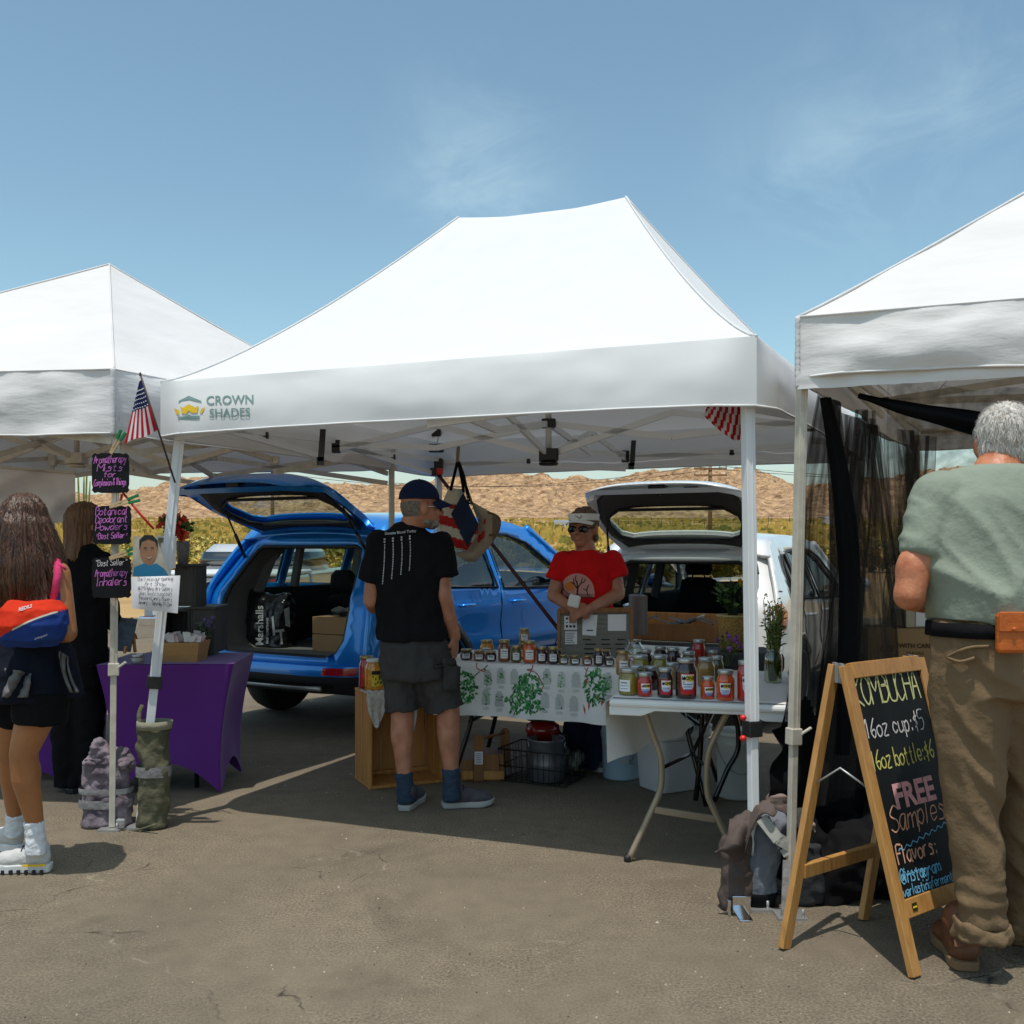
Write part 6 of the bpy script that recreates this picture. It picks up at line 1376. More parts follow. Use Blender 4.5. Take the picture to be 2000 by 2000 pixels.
# ================================================================== UNDER AND BESIDE THE TABLES
def pail(px, yb, w, h, m, name, label, cat, lidm=None, band=None):
    b = gnd(px, yb); Y = b.y+w/2/F*b.y; b = V((wx(px, Y), Y, 0)); r = w/2/F*Y; t = thing(name, label, cat, b)
    q = MB(); q.lathe([(r*.90, .003), (r*.93, .012), (r, h*.8), (r*1.03, h*.82), (r*1.03, h*.86), (r*1.0, h*.88), (r*1.01, h), (r*.97, h), (r*.96, h*.9)], b, 30); o_ = q.build('pail', m, t)
    if lidm: q = MB(); q.lathe([(r*1.04, h-.02), (r*1.05, h), (r*.98, h+.008)], b, 30); q.build('lid', lidm, t)
    q = MB(); q.tube([b+V((math.cos(a)*r*1.04, -abs(math.sin(a))*r*1.06, h*.84-.16*math.sin(a))) for a in [math.pi*k/14 for k in range(15)]], .003, 6); q.build('bail_handle', grey_metal, t)
    if band: q = MB(); q.grid(lambda u, v: b+V((math.cos(-1.57+(u-.3)*.8)*r*1.0, math.sin(-1.57+(u-.3)*.8)*r*1.0, h*(.3+.3*v)))+V((0, -.004, 0)), 8, 2); text(q, band, .045, lambda u, v: b+V((math.cos(-1.57-v/r+.45)*r*.99, math.sin(-1.57-v/r+.45)*r*.99-.006, h*.45+u)), 1); q.build('printing', [mat('pale_grey_label', (.34, .40, .46), .6), mat('slate_print', (.10, .14, .19), .7)], o_)
    return t
pail(1213, 1527, 76, .34, mat('pale_blue_bucket', (.36, .47, .56), .4, var=.05), 'bucket', 'pale blue plastic bucket under the short table cloth', 'bucket', band='PURE')
pail(1440, 1566, 80, .37, mat('white_bucket', (.58, .58, .56), .45, var=.05), 'bucket', 'white plastic bucket with lid behind the white tent leg', 'bucket', lidm=white_plastic)
bn = thing('storage_bin', 'white plastic storage bin with ribbed rim under the short table', 'storage bin', V2(gnd(1310, 1535))); bm = mat('white_bin_plastic', (.60, .59, .60), .45, var=.04)
bc = V((gnd(1310, 1535).x, 5.83, 0)); q = MB(); q.loft([(bc+UP*.004, .16, .125, .5), (bc+UP*.30, .18, .145, .5), (bc+UP*.31, .195, .16, .5), (bc+UP*.355, .195, .16, .5), (bc+UP*.355, .17, .135, .5), (bc+UP*.25, .165, .13, .5)], 40, pw=7); q.build('bin', bm, bn, bevel=.004)
q = MB(); q.loft([(bc+UP*.356, .198, .163, .5), (bc+UP*.376, .198, .163, .5), (bc+UP*.38, .18, .145, .5)], 40, pw=7); q.build('lid', bm, bn)
# wire basket with a galvanised can
wb_ = thing('wire_basket', 'black wire basket on the asphalt under the long table', 'wire basket', V2(gnd(1050, 1535))); wire_m = mat('black_wire', (.02, .02, .02), .4, .5)
B0_, B1_ = gnd(978, 1527), gnd(1090, 1540); ub = (B1_-B0_).normalized(); vb_ = V((-ub.y, ub.x, 0)); bl, bd_, bhh = .42, .30, .20
bp_ = lambda a, b, z: B0_+ub*a*bl+vb_*b*bd_+UP*z
q = MB()
for z in (.012, .10, bhh):
    e = .03*z/bhh; L4 = [bp_(-e, -e, z), bp_(1+e, -e, z), bp_(1+e, 1+e, z), bp_(-e, 1+e, z)]; q.tube(L4+L4[:1], .0035 if z < .15 else .005, 6)
for k in range(13):
    t = k/12
    for b in (0, 1): q.tube([bp_(t, b, .012), bp_(lerp(-.03, 1.03, t), b*1.06-.03, bhh)], .002, 5)
for k in range(9):
    t = k/8
    for a in (0, 1): q.tube([bp_(a, t, .012), bp_(a*1.06-.03, lerp(-.03, 1.03, t), bhh)], .002, 5)
    q.tube([bp_(0, t, .012), bp_(1, t, .012)], .002, 5)
q.build('wire_frame', wire_m, wb_)
galv = mat('galvanised_steel', (.22, .22, .24), .38, .75, var=.25, sc=9, bump=.1, bs=12); cb = bp_(.58, .42, .014)
ct = thing('metal_can', 'dented galvanised can standing in the wire basket', 'metal can', cb); q = MB(); q.lathe([(.105, 0), (.11, .01), (.112, .09), (.114, .10), (.112, .11), (.110, .235), (.116, .245), (.112, .25), (.104, .245), (.102, .03)], cb, 30); remd = q.build('can', galv, ct)
q = MB(); q.tube([cb+V((math.cos(a)*.112, -.03+.0*a, .235-.1*math.sin(a))) for a in [math.pi*k/10 for k in range(11)]], .003, 6); q.build('handle', grey_metal, ct)
pb_r = V((wx(1060, 6.15), 6.15, 0)); rp_ = thing('enamel_pot', 'red enamel pot behind the wire basket, under the brown hat', 'pot', pb_r); q = MB(); q.lathe([(.08, .002), (.095, .02), (.10, .26), (.11, .27), (.10, .31), (.05, .345), (.015, .35)], pb_r, 28); q.build('pot', mat('red_enamel', (.26, .010, .010), .22, coat=.6), rp_); q = MB(); q.tube([pb_r+V((.10, 0, .26)), pb_r+V((.15, 0, .24)), pb_r+V((.16, 0, .16)), pb_r+V((.10, 0, .12))], .010, 8); q.build('handle', gloss_blk, rp_)
q = MB(); hz = pb_r+UP*.33; q.lathe([(.10, .012), (.085, .018), (.066, .03), (.062, .09), (.055, .105), (.02, .11)], hz, 28); o = q.build('felt_hat', cloth('dark_brown_felt', (.045, .030, .014)), loc=hz); tag(o, 'dark brown felt hat set on the red pot under the table', 'hat')
cad = thing('wooden_caddy', 'small wooden caddy with tall handle post and paper label, left of the wire basket', 'wooden caddy', V2(gnd(930, 1525))); yc = gnd(930, 1528).y
for x0, x1, y0_, y1_, dd in ((925, 945, 1433, 1530, 0), (977, 996, 1420, 1500, .25)):
    q = MB(); a, b = at(x0, y1_, yc+dd), at(x1, y0_, yc+dd); a.z = max(a.z, .004); hh = b.z-a.z; w_ = b.x-a.x; o_ = [(0, 0), (w_, 0), (w_, hh-.03), (w_*.75, hh-.006), (w_*.25, hh-.006), (0, hh-.03)]
    q.add([V((a.x+x, a.y, a.z+z)) for x, z in o_]+[V((a.x+x, a.y+.018, a.z+z)) for x, z in o_], [(0, 1, 2, 3, 4, 5), (11, 10, 9, 8, 7, 6)]+[(i, 6+i, 6+(i+1) % 6, (i+1) % 6) for i in range(6)]); q.build('handle_post', pine_dark, cad, bevel=.003)
q = MB(); q.tube([at(936, 1444, yc+.01), at(986, 1430, yc+.27)], .010, 8); q.build('handle_bar', pine_dark, cad)
for x0, x1, y0_ in ((903, 925, 1480), (945, 984, 1468)):
    q = MB(); w_ = wx(x1, yc+.12)-wx(x0, yc+.12); cx = (wx(x1, yc+.1)+wx(x0, yc+.1))/2; ht = wz(y0_, yc+.1); q.box((cx, yc+.12, ht/2+.002), (w_, .20, ht)); bx_ = q.build('box', pine_dark, cad, bevel=.004); q = MB(); q.box((cx, yc+.014, .04), (w_*1.05, .02, .05)); q.build('rail', pine, bx_, bevel=.003)
q = MB(); a, b = at(927, 1493, yc-.004), at(943, 1468, yc-.004); q.add([a, V((b.x, a.y, a.z)), b, V((a.x, a.y, b.z))], [(0, 1, 2, 3)])
for k in range(6): z = lerp(b.z, a.z, .15+.14*k); q.add([V((a.x+.006, a.y-.002, z)), V((b.x-.008, a.y-.002, z)), V((b.x-.008, a.y-.002, z-.003)), V((a.x+.006, a.y-.002, z-.003))], [(0, 1, 2, 3)], 1)
q.build('paper_label', [paper, blackink], cad)
q = MB(); c = V2(gnd(1115, 1515))+UP*.10
for k in range(9): q.ell(c+V((rnd.uniform(-.04, .04), rnd.uniform(-.03, .05), rnd.uniform(-.04, .04))), (rnd.uniform(.035, .055), .05, rnd.uniform(.04, .055)))
o = remesh(q, .008, 2, lambda p, n: .014*nz3(p, 30)).build('plastic_sack', mat('grey_floral_plastic', (.05, .055, .04), .3, sc=18, col2=(.30, .30, .25), bump=.5, bs=25), loc=V2(c)); tag(o, 'crumpled dark patterned plastic sack behind the wire basket, by the jeans', 'sack')
# pine crate on its end
cA, cB = V2(gnd(728, 1543)), V2(gnd(864, 1529)); cx_ = (cB-cA).normalized(); cy_ = V((-cx_.y, cx_.x, 0)); cw, cd, chh = (cB-cA).length, .32, .555; ctk = .016
cr = thing('wooden_crate', 'pine crate standing on its end with open side out, beside the man in shorts', 'wooden crate', V2(cA)); cpt = lambda a, b, z: cA+cx_*a+cy_*b+UP*z
rc = Matrix.Rotation(math.atan2(cx_.y, cx_.x), 3, 'Z')
def plank(a0, a1, b0, b1, z0, z1, nm='plank', m=pine): q = MB(); q.box(cpt((a0+a1)/2, (b0+b1)/2, (z0+z1)/2), (a1-a0, b1-b0, z1-z0), rc); q.build(nm, m, cr, bevel=.003)
plank(-.02, cw+.02, 0, cd, .002, .02, 'end_board'); plank(-.02, cw+.02, 0, cd, chh-.02, chh, 'end_board')
for a in (-.018, cw+.002):
    for b0, b1 in ((0, .145), (.165, cd)): plank(a, a+ctk, b0, b1, .02, chh-.02)
for k in range(3): w_ = cw/3; plank(k*w_+.003, (k+1)*w_-.005, cd-.016, cd, .02, chh-.02)
for z in (.02, chh-.045): plank(0, cw, cd-.045, cd-.018, z, z+.025, 'batten')
lace = mat('lace_linen', (.46, .40, .34), .95, sc=40, col2=(.70, .66, .60), bump=.6, bs=90)
def lacef(u, v):
    a = lerp(-.035, .085, u); 
    if v < .3: return cpt(a, lerp(.16, -.004, v/.3), chh+.004+.003*math.sin(u*20))
    k = (v-.3)/.7; L_ = .20*k*(1-.55*abs(u-.45)**1.6*3.5); return cpt(a+.01*math.sin(k*5)*(u-.5), -.008-.012*math.sin(u*9)**2*k, chh+.002-L_)
q = MB(); q.grid(lacef, 24, 24); o = q.build('lace_cloth', lace, loc=cpt(0, 0, chh), solid=.003); tag(o, 'cream lace doily hanging over the corner of the pine crate', 'cloth')
def bagf(u, v): return cpt(.165+.065*u+.03*math.sin(v*3), -.02-.02*math.sin(u*3.1)-.02*v*math.sin(u*7), chh+.03-.31*v+.01*math.sin(u*12+v*4)+.05*v*abs(u-.3))
q = MB(); q.grid(bagf, 16, 24); o = q.build('plastic_bag', mat('white_plastic_film', (.62, .60, .57), .4, bump=.4, bs=20, transl=.2), loc=cpt(.18, 0, chh), solid=.004); tag(o, 'limp white plastic bag hanging down the front of the pine crate', 'bag')
jar(731, 1283, 1344, 36, 'honey', 'w', 'large golden honey jar with yellow label on the pine crate', lab='', Y=5.92, z0=chh+.001); jar(716, 1276, 1338, 30, 'red', 'g', 'dark red jar behind the golden honey jar on the pine crate', lab='', Y=6.03, z0=chh+.001)
q = MB(); jb = V((wx(731, 5.92), 5.92, chh)); jr = 18/F*5.92+.002
q.grid(lambda u, v: jb+V((math.cos(-1.05+(u-.5)*1.3)*jr, math.sin(-1.05+(u-.5)*1.3)*jr, .03+.09*v)), 10, 4, lambda i, j: 0 if j < 3 else 1)
for k in range(14): u, v = rnd.random()*.9, rnd.random()*.6; c = -1.05+(u-.5)*1.3; q.add([jb+V((math.cos(c+du)*(jr+.001), math.sin(c+du)*(jr+.001), .034+.09*v+dz)) for du, dz in ((0, 0), (.12, .004), (.10, .018), (.0, .014))], [(0, 1, 2, 3)], rnd.choice((1, 2)))
o = q.build('label', [lab_y, blackink, leaf2], next(x for x in COL.objects if x.get('label') == 'large golden honey jar with yellow label on the pine crate'))
# ================================================================== TOTE BAGS, STRAP
def dist_edge(p, pl):
    best = 9e9
    for i in range(len(pl)):
        a, b = V((*pl[i], 0)), V((*pl[i-1], 0)); d = b-a; t = max(0, min(1, (V((*p, 0))-a).dot(d)/d.length_squared)); best = min(best, (V((*p, 0))-a-d*t).length)
    return best
def pillow(pl, Y, bulge, step, mfn, cr_=0.012):
    q = MB()
    for s in (-1, 1):
        k0 = len(q.f)
        q.panel(pl, [], lambda x, y: (lambda d: at(x, y, Y+s*bulge*(min(1, d/16)**.55)+cr_*noise.noise(V((x*.05, y*.05, s)))*min(1, d/6)))(dist_edge((x, y), pl)), step, 0)
        for i in range(k0, len(q.f)):
            c = sum((q.v[j] for j in q.f[i]), V((0, 0, 0)))/len(q.f[i]); q.m[i] = mfn(1000+c.x/c.y*F, HY-(c.z-CH)/c.y*F)
    return q
navy_f, red_f, cream_f, beige_f = cloth('navy_tote_panel', (.020, .032, .065), bump=.2), cloth('red_tote_stripe', (.40, .022, .020)), cloth('cream_tote_stripe', (.52, .46, .37)), cloth('beige_tote_canvas', (.38, .31, .23))
def poly_in(pt, pl):
    c = False
    for i in range(len(pl)):
        (x1, y1), (x2, y2) = pl[i], pl[i-1]
        if (y1 > pt[1]) != (y2 > pt[1]) and pt[0] < (x2-x1)*(pt[1]-y1)/(y2-y1)+x1: c = not c
    return c
t1 = [(876, 953), (902, 955), (916, 985), (934, 1022), (934, 1042), (912, 1076), (890, 1074), (866, 1052), (855, 1020), (862, 985)]
nv_ = [(905, 962), (936, 1022), (914, 1070), (880, 1004)]
def m1(x, y):
    if poly_in((x, y), nv_): return 0
    if y < 985: return 2 if x < 895 else 3
    s = ((y-985)*.93-(x-855)*.28)/17.0; return 1 if int(math.floor(s)) % 2 == 1 else 2
tg1 = thing('tote_bag', 'flag striped tote bag with a navy front panel, hanging from the tent frame', 'tote bag', at(895, 1080, 6.55)); pillow(t1, 6.55, .055, 4, m1).build('bag', [navy_f, red_f, cream_f, greyp], tg1)
q = MB()
for P in ([(880, 958), (888, 925), (893, 903)], [(906, 962), (900, 925), (895, 903)], [(917, 985), (906, 930), (896, 902)]): q.tube([at(a, b, 6.5) for a, b in P], .011, 6)
q.build('handle', black_cloth, tg1)
q = MB()
for k in range(9): x, y = 908+k*3.1, 962+k*6.2; c = at(x, y, 6.485); q.add([c+V((.008*math.cos(a)*(1 if j % 2 == 0 else .45), 0, .008*math.sin(a)*(1 if j % 2 == 0 else .45))) for j, a in enumerate([math.pi/2+math.pi*2*j/10 for j in range(10)])], [tuple(range(10))])
q.build('star_print', cream_f, tg1)
t2p = [(919, 978), (955, 998), (974, 1010), (974, 1040), (965, 1056), (950, 1075), (928, 1098), (910, 1096), (885, 1080), (912, 1076), (934, 1042), (934, 1020)]
tg2 = thing('tote_bag', 'plain beige canvas tote bag with red print, hanging behind the flag striped one', 'tote bag', at(935, 1100, 6.62)); pillow(t2p, 6.64, .05, 4, lambda x, y: 0 if x < 962 else 1).build('bag', [beige_f, cloth('dark_beige_canvas', (.20, .15, .11))], tg2)
q = MB(); q.tube([at(a, b, 6.6) for a, b in ((922, 985), (905, 935), (895, 903))], .011, 6); q.tube(smooth_path([at(a, b, 6.58) for a, b in ((952, 1000), (975, 1012), (972, 1040), (955, 1045))], 4), .009, 6); q.build('handle', cloth('tan_webbing', (.16, .12, .06)), tg2)
q = MB(); 
for pl in ([(946, 1014), (949, 1013), (947, 1024), (944, 1023)], [(942, 1038), (947, 1036), (945, 1050), (938, 1056), (936, 1048)], [(934, 1046), (938, 1042), (938, 1058), (932, 1060)]): q.add([at(x, y, 6.575) for x, y in pl], [tuple(range(len(pl)))])
q.build('red_print', red_f, tg2)
q = MB(); q.beam(at(893, 905, 6.5), at(896, 862, 6.55), .022, .006); q.build('hanging_loop', cloth('tan_loop', (.22, .17, .10)), tg2)
q = MB(); q.beam(at(852, 922, 7.5), at(880, 958, 7.3), .03, .008); q.beam(at(880, 958, 7.3), at(1096, 1236, 6.12), .026, .010); o = q.build('ratchet_strap', mat('dark_red_webbing', (.055, .010, .012), .8), loc=at(1000, 1110, 6.7)); tag(o, 'dark red webbing strap stretched slantwise from the tent corner to the price board', 'strap')
# ================================================================== BLUE CAR LOAD
def carpt(root, x, y, z): a = root.rotation_euler.z; return V((root.location.x+x*math.cos(a)-y*math.sin(a), root.location.y+x*math.sin(a)+y*math.cos(a), z))
Rb = Matrix.Rotation(R(-30), 3, 'Z'); mbg = thing('shopping_bag', 'glossy black shopping bag with white sideways lettering in the blue car boot', 'shopping bag', carpt(blue, -.34, .50, .60))
bgl = mat('shiny_black_bag', (.012, .012, .014), .25, bump=.4, bs=9); q = MB(); cbg = carpt(blue, -.47, .48, .60)
q.loft([(cbg+UP*.002, .19, .12, R(-30)), (cbg+UP*.20, .205, .125, R(-30)), (cbg+UP*.36, .20, .09, R(-30)), (cbg+UP*.43, .195, .03, R(-30))], 36, pw=5); bgm = remesh(q, .011, 2, wrk(.016, 9)); bgo = bgm.build('bag', bgl, mbg)
f = px_ray(bv(bgm)); q = MB(); text(q, 'Marshalls', 21, lambda u, v: f(508-v, 1222-u), 0, bold=.35); text(q, 'FIND SOMETHING', 6.2, lambda u, v: f(523-v, 1232-u), 0, bold=.1)
for pl in ([(505, 1205), (509, 1203), (512, 1240), (508, 1242)], [(512, 1230), (528, 1228), (529, 1233), (512, 1235)], [(520, 1232), (524, 1232), (526, 1258), (522, 1258)], [(528, 1190), (538, 1185), (540, 1225), (531, 1222)]): q.panel(pl, [], lambda a, b: f(a+26, b, .004), 6)
q.build('lettering', wht, bgo)
for dz, nm in ((0, 'lower brown cardboard carton in the boot of the blue car'), (.135, 'upper brown cardboard carton in the boot of the blue car')):
    c = carpt(blue, .27, .55, .60+dz); t = thing('cardboard_box', nm, 'cardboard box', c, 'cartons in the blue car'); q = MB(); q.box(c+UP*.066, (.42, .36, .13), Rb); o_ = q.build('carton', card, t, bevel=.003); q = MB(); q.box(c+UP*.131, (.425, .06, .003), Rb); q.build('tape', mat('packing_tape', (.30, .17, .08), .3), o_)
q = MB(); c = carpt(blue, .30, .56, .60+.285)
for k in range(8): q.ell(c+V((rnd.uniform(-.14, .14), rnd.uniform(-.08, .08), rnd.uniform(0, .03))), (rnd.uniform(.05, .09), .06, rnd.uniform(.02, .045)))
o = remesh(q, .009, 2, wrk(.02, 14)).build('crumpled_cloth', cloth('dark_grey_cloth', (.05, .05, .055)), loc=c); tag(o, 'crumpled dark grey cloth lying on the cartons in the blue car', 'cloth')
# ================================================================== WHITE CAR LOAD, PLANTS
wc_z = .66; a = R(-27); Rw = Matrix.Rotation(a, 3, 'Z')
wcr = thing('wooden_box', 'long low wooden box full of papers and bags in the white car', 'wooden box', carpt(whitec, -.02, .25, wc_z))
for dy, h0, w_ in ((-.16, .13, .74), (.16, .20, .74)): q = MB(); q.box(carpt(whitec, .0, .28+dy, wc_z+h0/2+.01), (w_, .018, h0), Rw); q.build('board', pine_dark, wcr, bevel=.003)
for dx in (-.36, .36): q = MB(); q.box(carpt(whitec, dx, .28, wc_z+.08), (.018, .30, .13), Rw); q.build('board', pine_dark, wcr, bevel=.003)
q = MB()
for k in range(9): q.box(carpt(whitec, rnd.uniform(-.28, .28), .28+rnd.uniform(-.1, .08), wc_z+.14+rnd.uniform(0, .04)), (rnd.uniform(.10, .2), rnd.uniform(.02, .1), .012), Matrix.Rotation(rnd.uniform(-.5, .5), 3, 'Y') @ Rw)
o = q.build('papers', mat('grey_printed_papers', (.20, .21, .22), .5, var=.5, sc=7), loc=carpt(whitec, 0, .28, wc_z+.2)); tag(o, 'jumble of printed papers lying in the wooden box of the white car', 'papers')
q = MB(); q.loft([(carpt(whitec, -.34, .12, wc_z+.25), .05, .10, a), (carpt(whitec, -.34, .12, wc_z+.29), .06, .15, a), (carpt(whitec, -.34, .14, wc_z+.31), .01, .05, a)], 16); o = q.build('steel_scoop', chrome, loc=carpt(whitec, -.34, .12, wc_z+.25)); tag(o, 'shiny steel scoop on the left end of the wooden box in the white car', 'scoop')
q = MB(); q.box(at(1246, 1200, 6.7), (.10, .2, .26)); o = q.build('grey_carton', mat('grey_striped_card', (.22, .20, .19), .8, st=(30, 1, 1), var=.3, sc=2), loc=at(1246, 1235, 6.7), bevel=.004); tag(o, 'narrow grey striped carton standing behind the price board', 'carton')
wick = mat('wicker', (.30, .15, .03), .7, st=(1, 1, 3), sc=60, col2=(.70, .42, .12), bump=.8, bs=70)
Yk = 5.75; kb = V((wx(1433, Yk), Yk, CH-(1270-HY)/F*Yk)); bk_ = thing('wicker_basket', 'tall wicker basket of dark greenery standing at the boot of the white car', 'wicker basket', kb)
q = MB(); q.lathe([(.072, 0), (.082, .01), (.093, .19), (.095, .20), (.088, .20), (.08, .15)], kb, 28); q.build('basket', wick, bk_); q = MB(); q.tube([kb+V((math.cos(t)*.094, math.sin(t)*.094, .20)) for t in [k*.3142 for k in range(21)]], .007, 6); q.build('rim', mat('pale_rim', (.52, .40, .16), .6), bk_)
q = MB(); q.box(kb+V((.01, .05, -.06)), (.5, .4, .115)); o = q.build('cool_box', mat('grey_felt_cover', (.06, .06, .065), .9), loc=kb+V((0, .05, -.11)), bevel=.03); tag(o, 'dark grey covered box under the wicker basket', 'box')
def plant(name, label, cat, c, n, r, h, mats, ls=.05, lw=.014, fl=None, up=.6, seed=1, par=None):
    rn = random.Random(seed); t = par or thing(name, label, cat, c); q = MB()
    for k in range(n):
        a_ = rn.uniform(0, 6.28); rr = r*math.sqrt(rn.random()); top = c+V((math.cos(a_)*rr, math.sin(a_)*rr, h*rn.uniform(.55, 1.0))); base = c+V((math.cos(a_)*rr*.2, math.sin(a_)*rr*.2, 0))
        mid = lerp(base, top, .5)+V((rn.uniform(-.01, .01), rn.uniform(-.01, .01), .01)); P = smooth_path([base, mid, top], 3); q.tube(P, .0018, 4, 0, cap=False)
        for j in range(7):
            p_ = lerp(mid, top, j/6) if j > 0 else mid; d = V((rn.gauss(0, 1), rn.gauss(0, 1), rn.gauss(up, .5))).normalized(); s_ = d.cross(V((rn.gauss(0, 1), rn.gauss(0, 1), 0))).normalized(); l_ = ls*rn.uniform(.6, 1.2); w_ = lw*rn.uniform(.7, 1.2)
            q.add([p_, p_+d*l_*.5+s_*w_, p_+d*l_, p_+d*l_*.5-s_*w_], [(0, 1, 2, 3)], 0 if rn.random() < .6 else 1)
    q.build('foliage', mats, t)
    if fl:
        q = MB(); m_, cnt, sz, zlo = fl
        for k in range(cnt):
            a_ = rn.uniform(0, 6.28); rr = r*1.1*math.sqrt(rn.random()); p_ = c+V((math.cos(a_)*rr, math.sin(a_)*rr, h*rn.uniform(zlo, 1.1)))
            for j in range(9):
                d = V((rn.gauss(0, 1), rn.gauss(0, 1)-.4, rn.gauss(.3, 1))).normalized(); s_ = d.cross(V((rn.gauss(0, 1), rn.gauss(0, 1), .2))).normalized(); q.add([p_, p_+d*sz*.6+s_*sz*.4, p_+d*sz, p_+d*sz*.6-s_*sz*.4], [(0, 1, 2, 3)], j % len(m_))
        q.build('flowers', m_, t)
    return t
gd, gm_, gp_ = mat('dark_leaf_green', (.015, .036, .010), .6, var=.3), mat('leaf_green', (.075, .15, .03), .6, var=.3), mat('yellow_leaf_green', (.22, .25, .05), .6, var=.3)
violet = mat('violet_petals', (.34, .10, .42), .7, var=.3, sc=40); yel = mat('yellow_petals', (.75, .50, .03), .7)
plant('leafy_plant', 'dark leafy plant growing up out of the wicker basket', 'plant', kb+UP*.17, 40, .085, .20, [gd, gm_], .07, .012, seed=3, fl=([yel], 1, .03, .3))
plant('violet_flowers', 'small violet flowers leaning in front of the wicker basket', 'flowers', V((wx(1420, 5.5), 5.5, .75)), 10, .07, .16, [gm_, gd], .03, .004, seed=5, fl=([violet], 9, .020, .6))
Yv = 4.86; vb0 = V((wx(1510, Yv), Yv, .744)); vt = thing('glass_vase', 'glass jar of water holding green herb stems, right of the white tent leg', 'vase', vb0)
q = MB(); q.lathe([(.036, .0), (.042, .006), (.044, .11), (.040, .135), (.030, .15), (.031, .17)], vb0, 24, cap=False); q.build('glass_body', glassm('greenish_vase_glass', (.62, .68, .38), .16), vt)
plant('herb_stems', 'bunch of green herbs with small flowers standing in the glass vase', 'herbs', vb0+UP*.012, 60, .05, .40, [gp_, gm_], .032, .005, seed=8, fl=([white_plastic, yel], 10, .012, .7))
q = MB()
for k in range(24): a_ = rnd.uniform(0, 6.28); q.tube([vb0+V((math.cos(a_)*.02, math.sin(a_)*.02, .01)), vb0+V((math.cos(a_+.5)*.032, math.sin(a_+.5)*.032, .10)), vb0+V((math.cos(a_)*.018, math.sin(a_)*.018, .17))], .0022, 4)
q.build('stems', gp_, vt)
# ================================================================== CHALKBOARD A-SIGN
sA = V((1.167, 3.55, .985)); eD = V((.81, .59, 0)).normalized(); sw_ = .46; fF, rF = V((1.312, 3.245, 0)), V((.949, 3.475, 0)); sg = thing('sandwich_board', 'wooden chalkboard sandwich board listing kombucha prices, at the right front', 'sandwich board', V((1.3, 3.5, 0)))
for nm, foot, off in (('front', fF, V((.010, -.022, 0))), ('rear', rF, V((-.012, .022, 0)))):
    for k in (0, 1):
        q = MB(); q.beam(sA+off+eD*(sw_*k)-UP*.004, foot+eD*(sw_*k)+UP*.004, .046, .024, up=eD.cross((foot-sA).normalized())); q.build('frame_stile', sign_wood, sg, bevel=.003)
q = MB(); dnF = (fF-sA-V((.010, -.022, 0))).normalized(); q.beam(sA+V((.010, -.022, .0))+eD*.022+dnF*.024, sA+V((.010, -.022, .0))+eD*(sw_-.022)+dnF*.024, .028, .058, up=dnF); q.build('top_rail', sign_wood, sg, bevel=.003)
L_ = (fF-sA-V((.010, -.022, 0))).length; q = MB(); o0 = sA+V((.010, -.022, 0)); q.beam(o0+eD*.023+dnF*(L_*.80), o0+eD*(sw_-.023)+dnF*(L_*.80), .024, .060, up=dnF); br_ = q.build('bottom_rail', sign_wood, sg, bevel=.003)
nF = eD.cross(-dnF).normalized(); 
q = MB(); c = o0+eD*.065+dnF*(L_*.80)+nF*.0145; fnp = plane(c, eD, -dnF, 0); poly(q, [(-.014, -.013), (.014, -.013), (.014, .013), (-.014, .013)], fnp); poly(q, [(-.011, -.003), (.011, -.003), (.011, .003), (-.011, .003)], plane(c, eD, -dnF, .0006), 1); q.build('maker_plate', [mat('dark_brass_plate', (.07, .05, .015), .4, .5), lab_y], br_)
q = MB(); dnR = (rF-sA).normalized(); q.beam(rF+eD*.02-dnR*.27, rF+eD*(sw_-.02)-dnR*.27, .022, .050, up=dnR); q.build('cross_rail', sign_wood, sg, bevel=.003)
for k in (.0, 1): 
    q = MB(); c = sA+eD*sw_*k; q.box(c+V((-.0, -.02, -.03)), (.012, .03, .07)); q.box(c+V((-.012, .012, -.03)), (.012, .03, .07)); q.build('hinge_plate', grey_metal, sg)
for k in (0, 1): q = MB(); q.tube([lerp(sA, fF, .42)+eD*sw_*k, lerp(lerp(sA, fF, .36), lerp(sA, rF, .36), .55)+eD*sw_*k, lerp(sA, rF, .42)+eD*sw_*k], .004, 6); q.build('stay_hook', grey_metal, sg)
q = MB(); bA = o0+eD*.02+dnF*.05; q.add([bA, bA+eD*(sw_-.04), bA+eD*(sw_-.04)+dnF*(L_*.74), bA+dnF*(L_*.74)], [(3, 2, 1, 0)]); bo = q.build('chalk_panel', board, sg, solid=.006)
ch_y, ch_w, ch_p, ch_b, ch_o, ch_s = [mat(n, c, .9, var=.2, sc=50) for n, c in (('yellow_chalk', (.60, .56, .14)), ('white_chalk', (.62, .60, .60)), ('rose_chalk', (.68, .33, .34)), ('sky_chalk', (.16, .46, .68)), ('peach_chalk', (.66, .34, .22)), ('lime_chalk', (.56, .58, .26)))]
q = MB(); bl_ = lambda t, s=.5: plane(o0+eD*(sw_*s)+dnF*(L_*t)+nF*.0035, eD, -dnF, .001)
scrib(q, 'KOMBUCHA', .105, .007, bl_(.145, .46), 5, slant=.02, gap=.7, fit=.40)
scrib(q, '16oz cup:$5', .068, .0055, bl_(.255, .45), 1, slant=.05, gap=1.0, fit=.37); scrib(q, '16oz bottle:$6', .066, .0055, bl_(.36, .46), 0, slant=.05, gap=.55, fit=.39)
text(q, 'FREE', .115, bl_(.462, .49), 2, bold=.004, sx=1.05); scrib(q, 'Samples', .085, .005, bl_(.565, .47), 4, slant=.35, gap=.9, fit=.34)
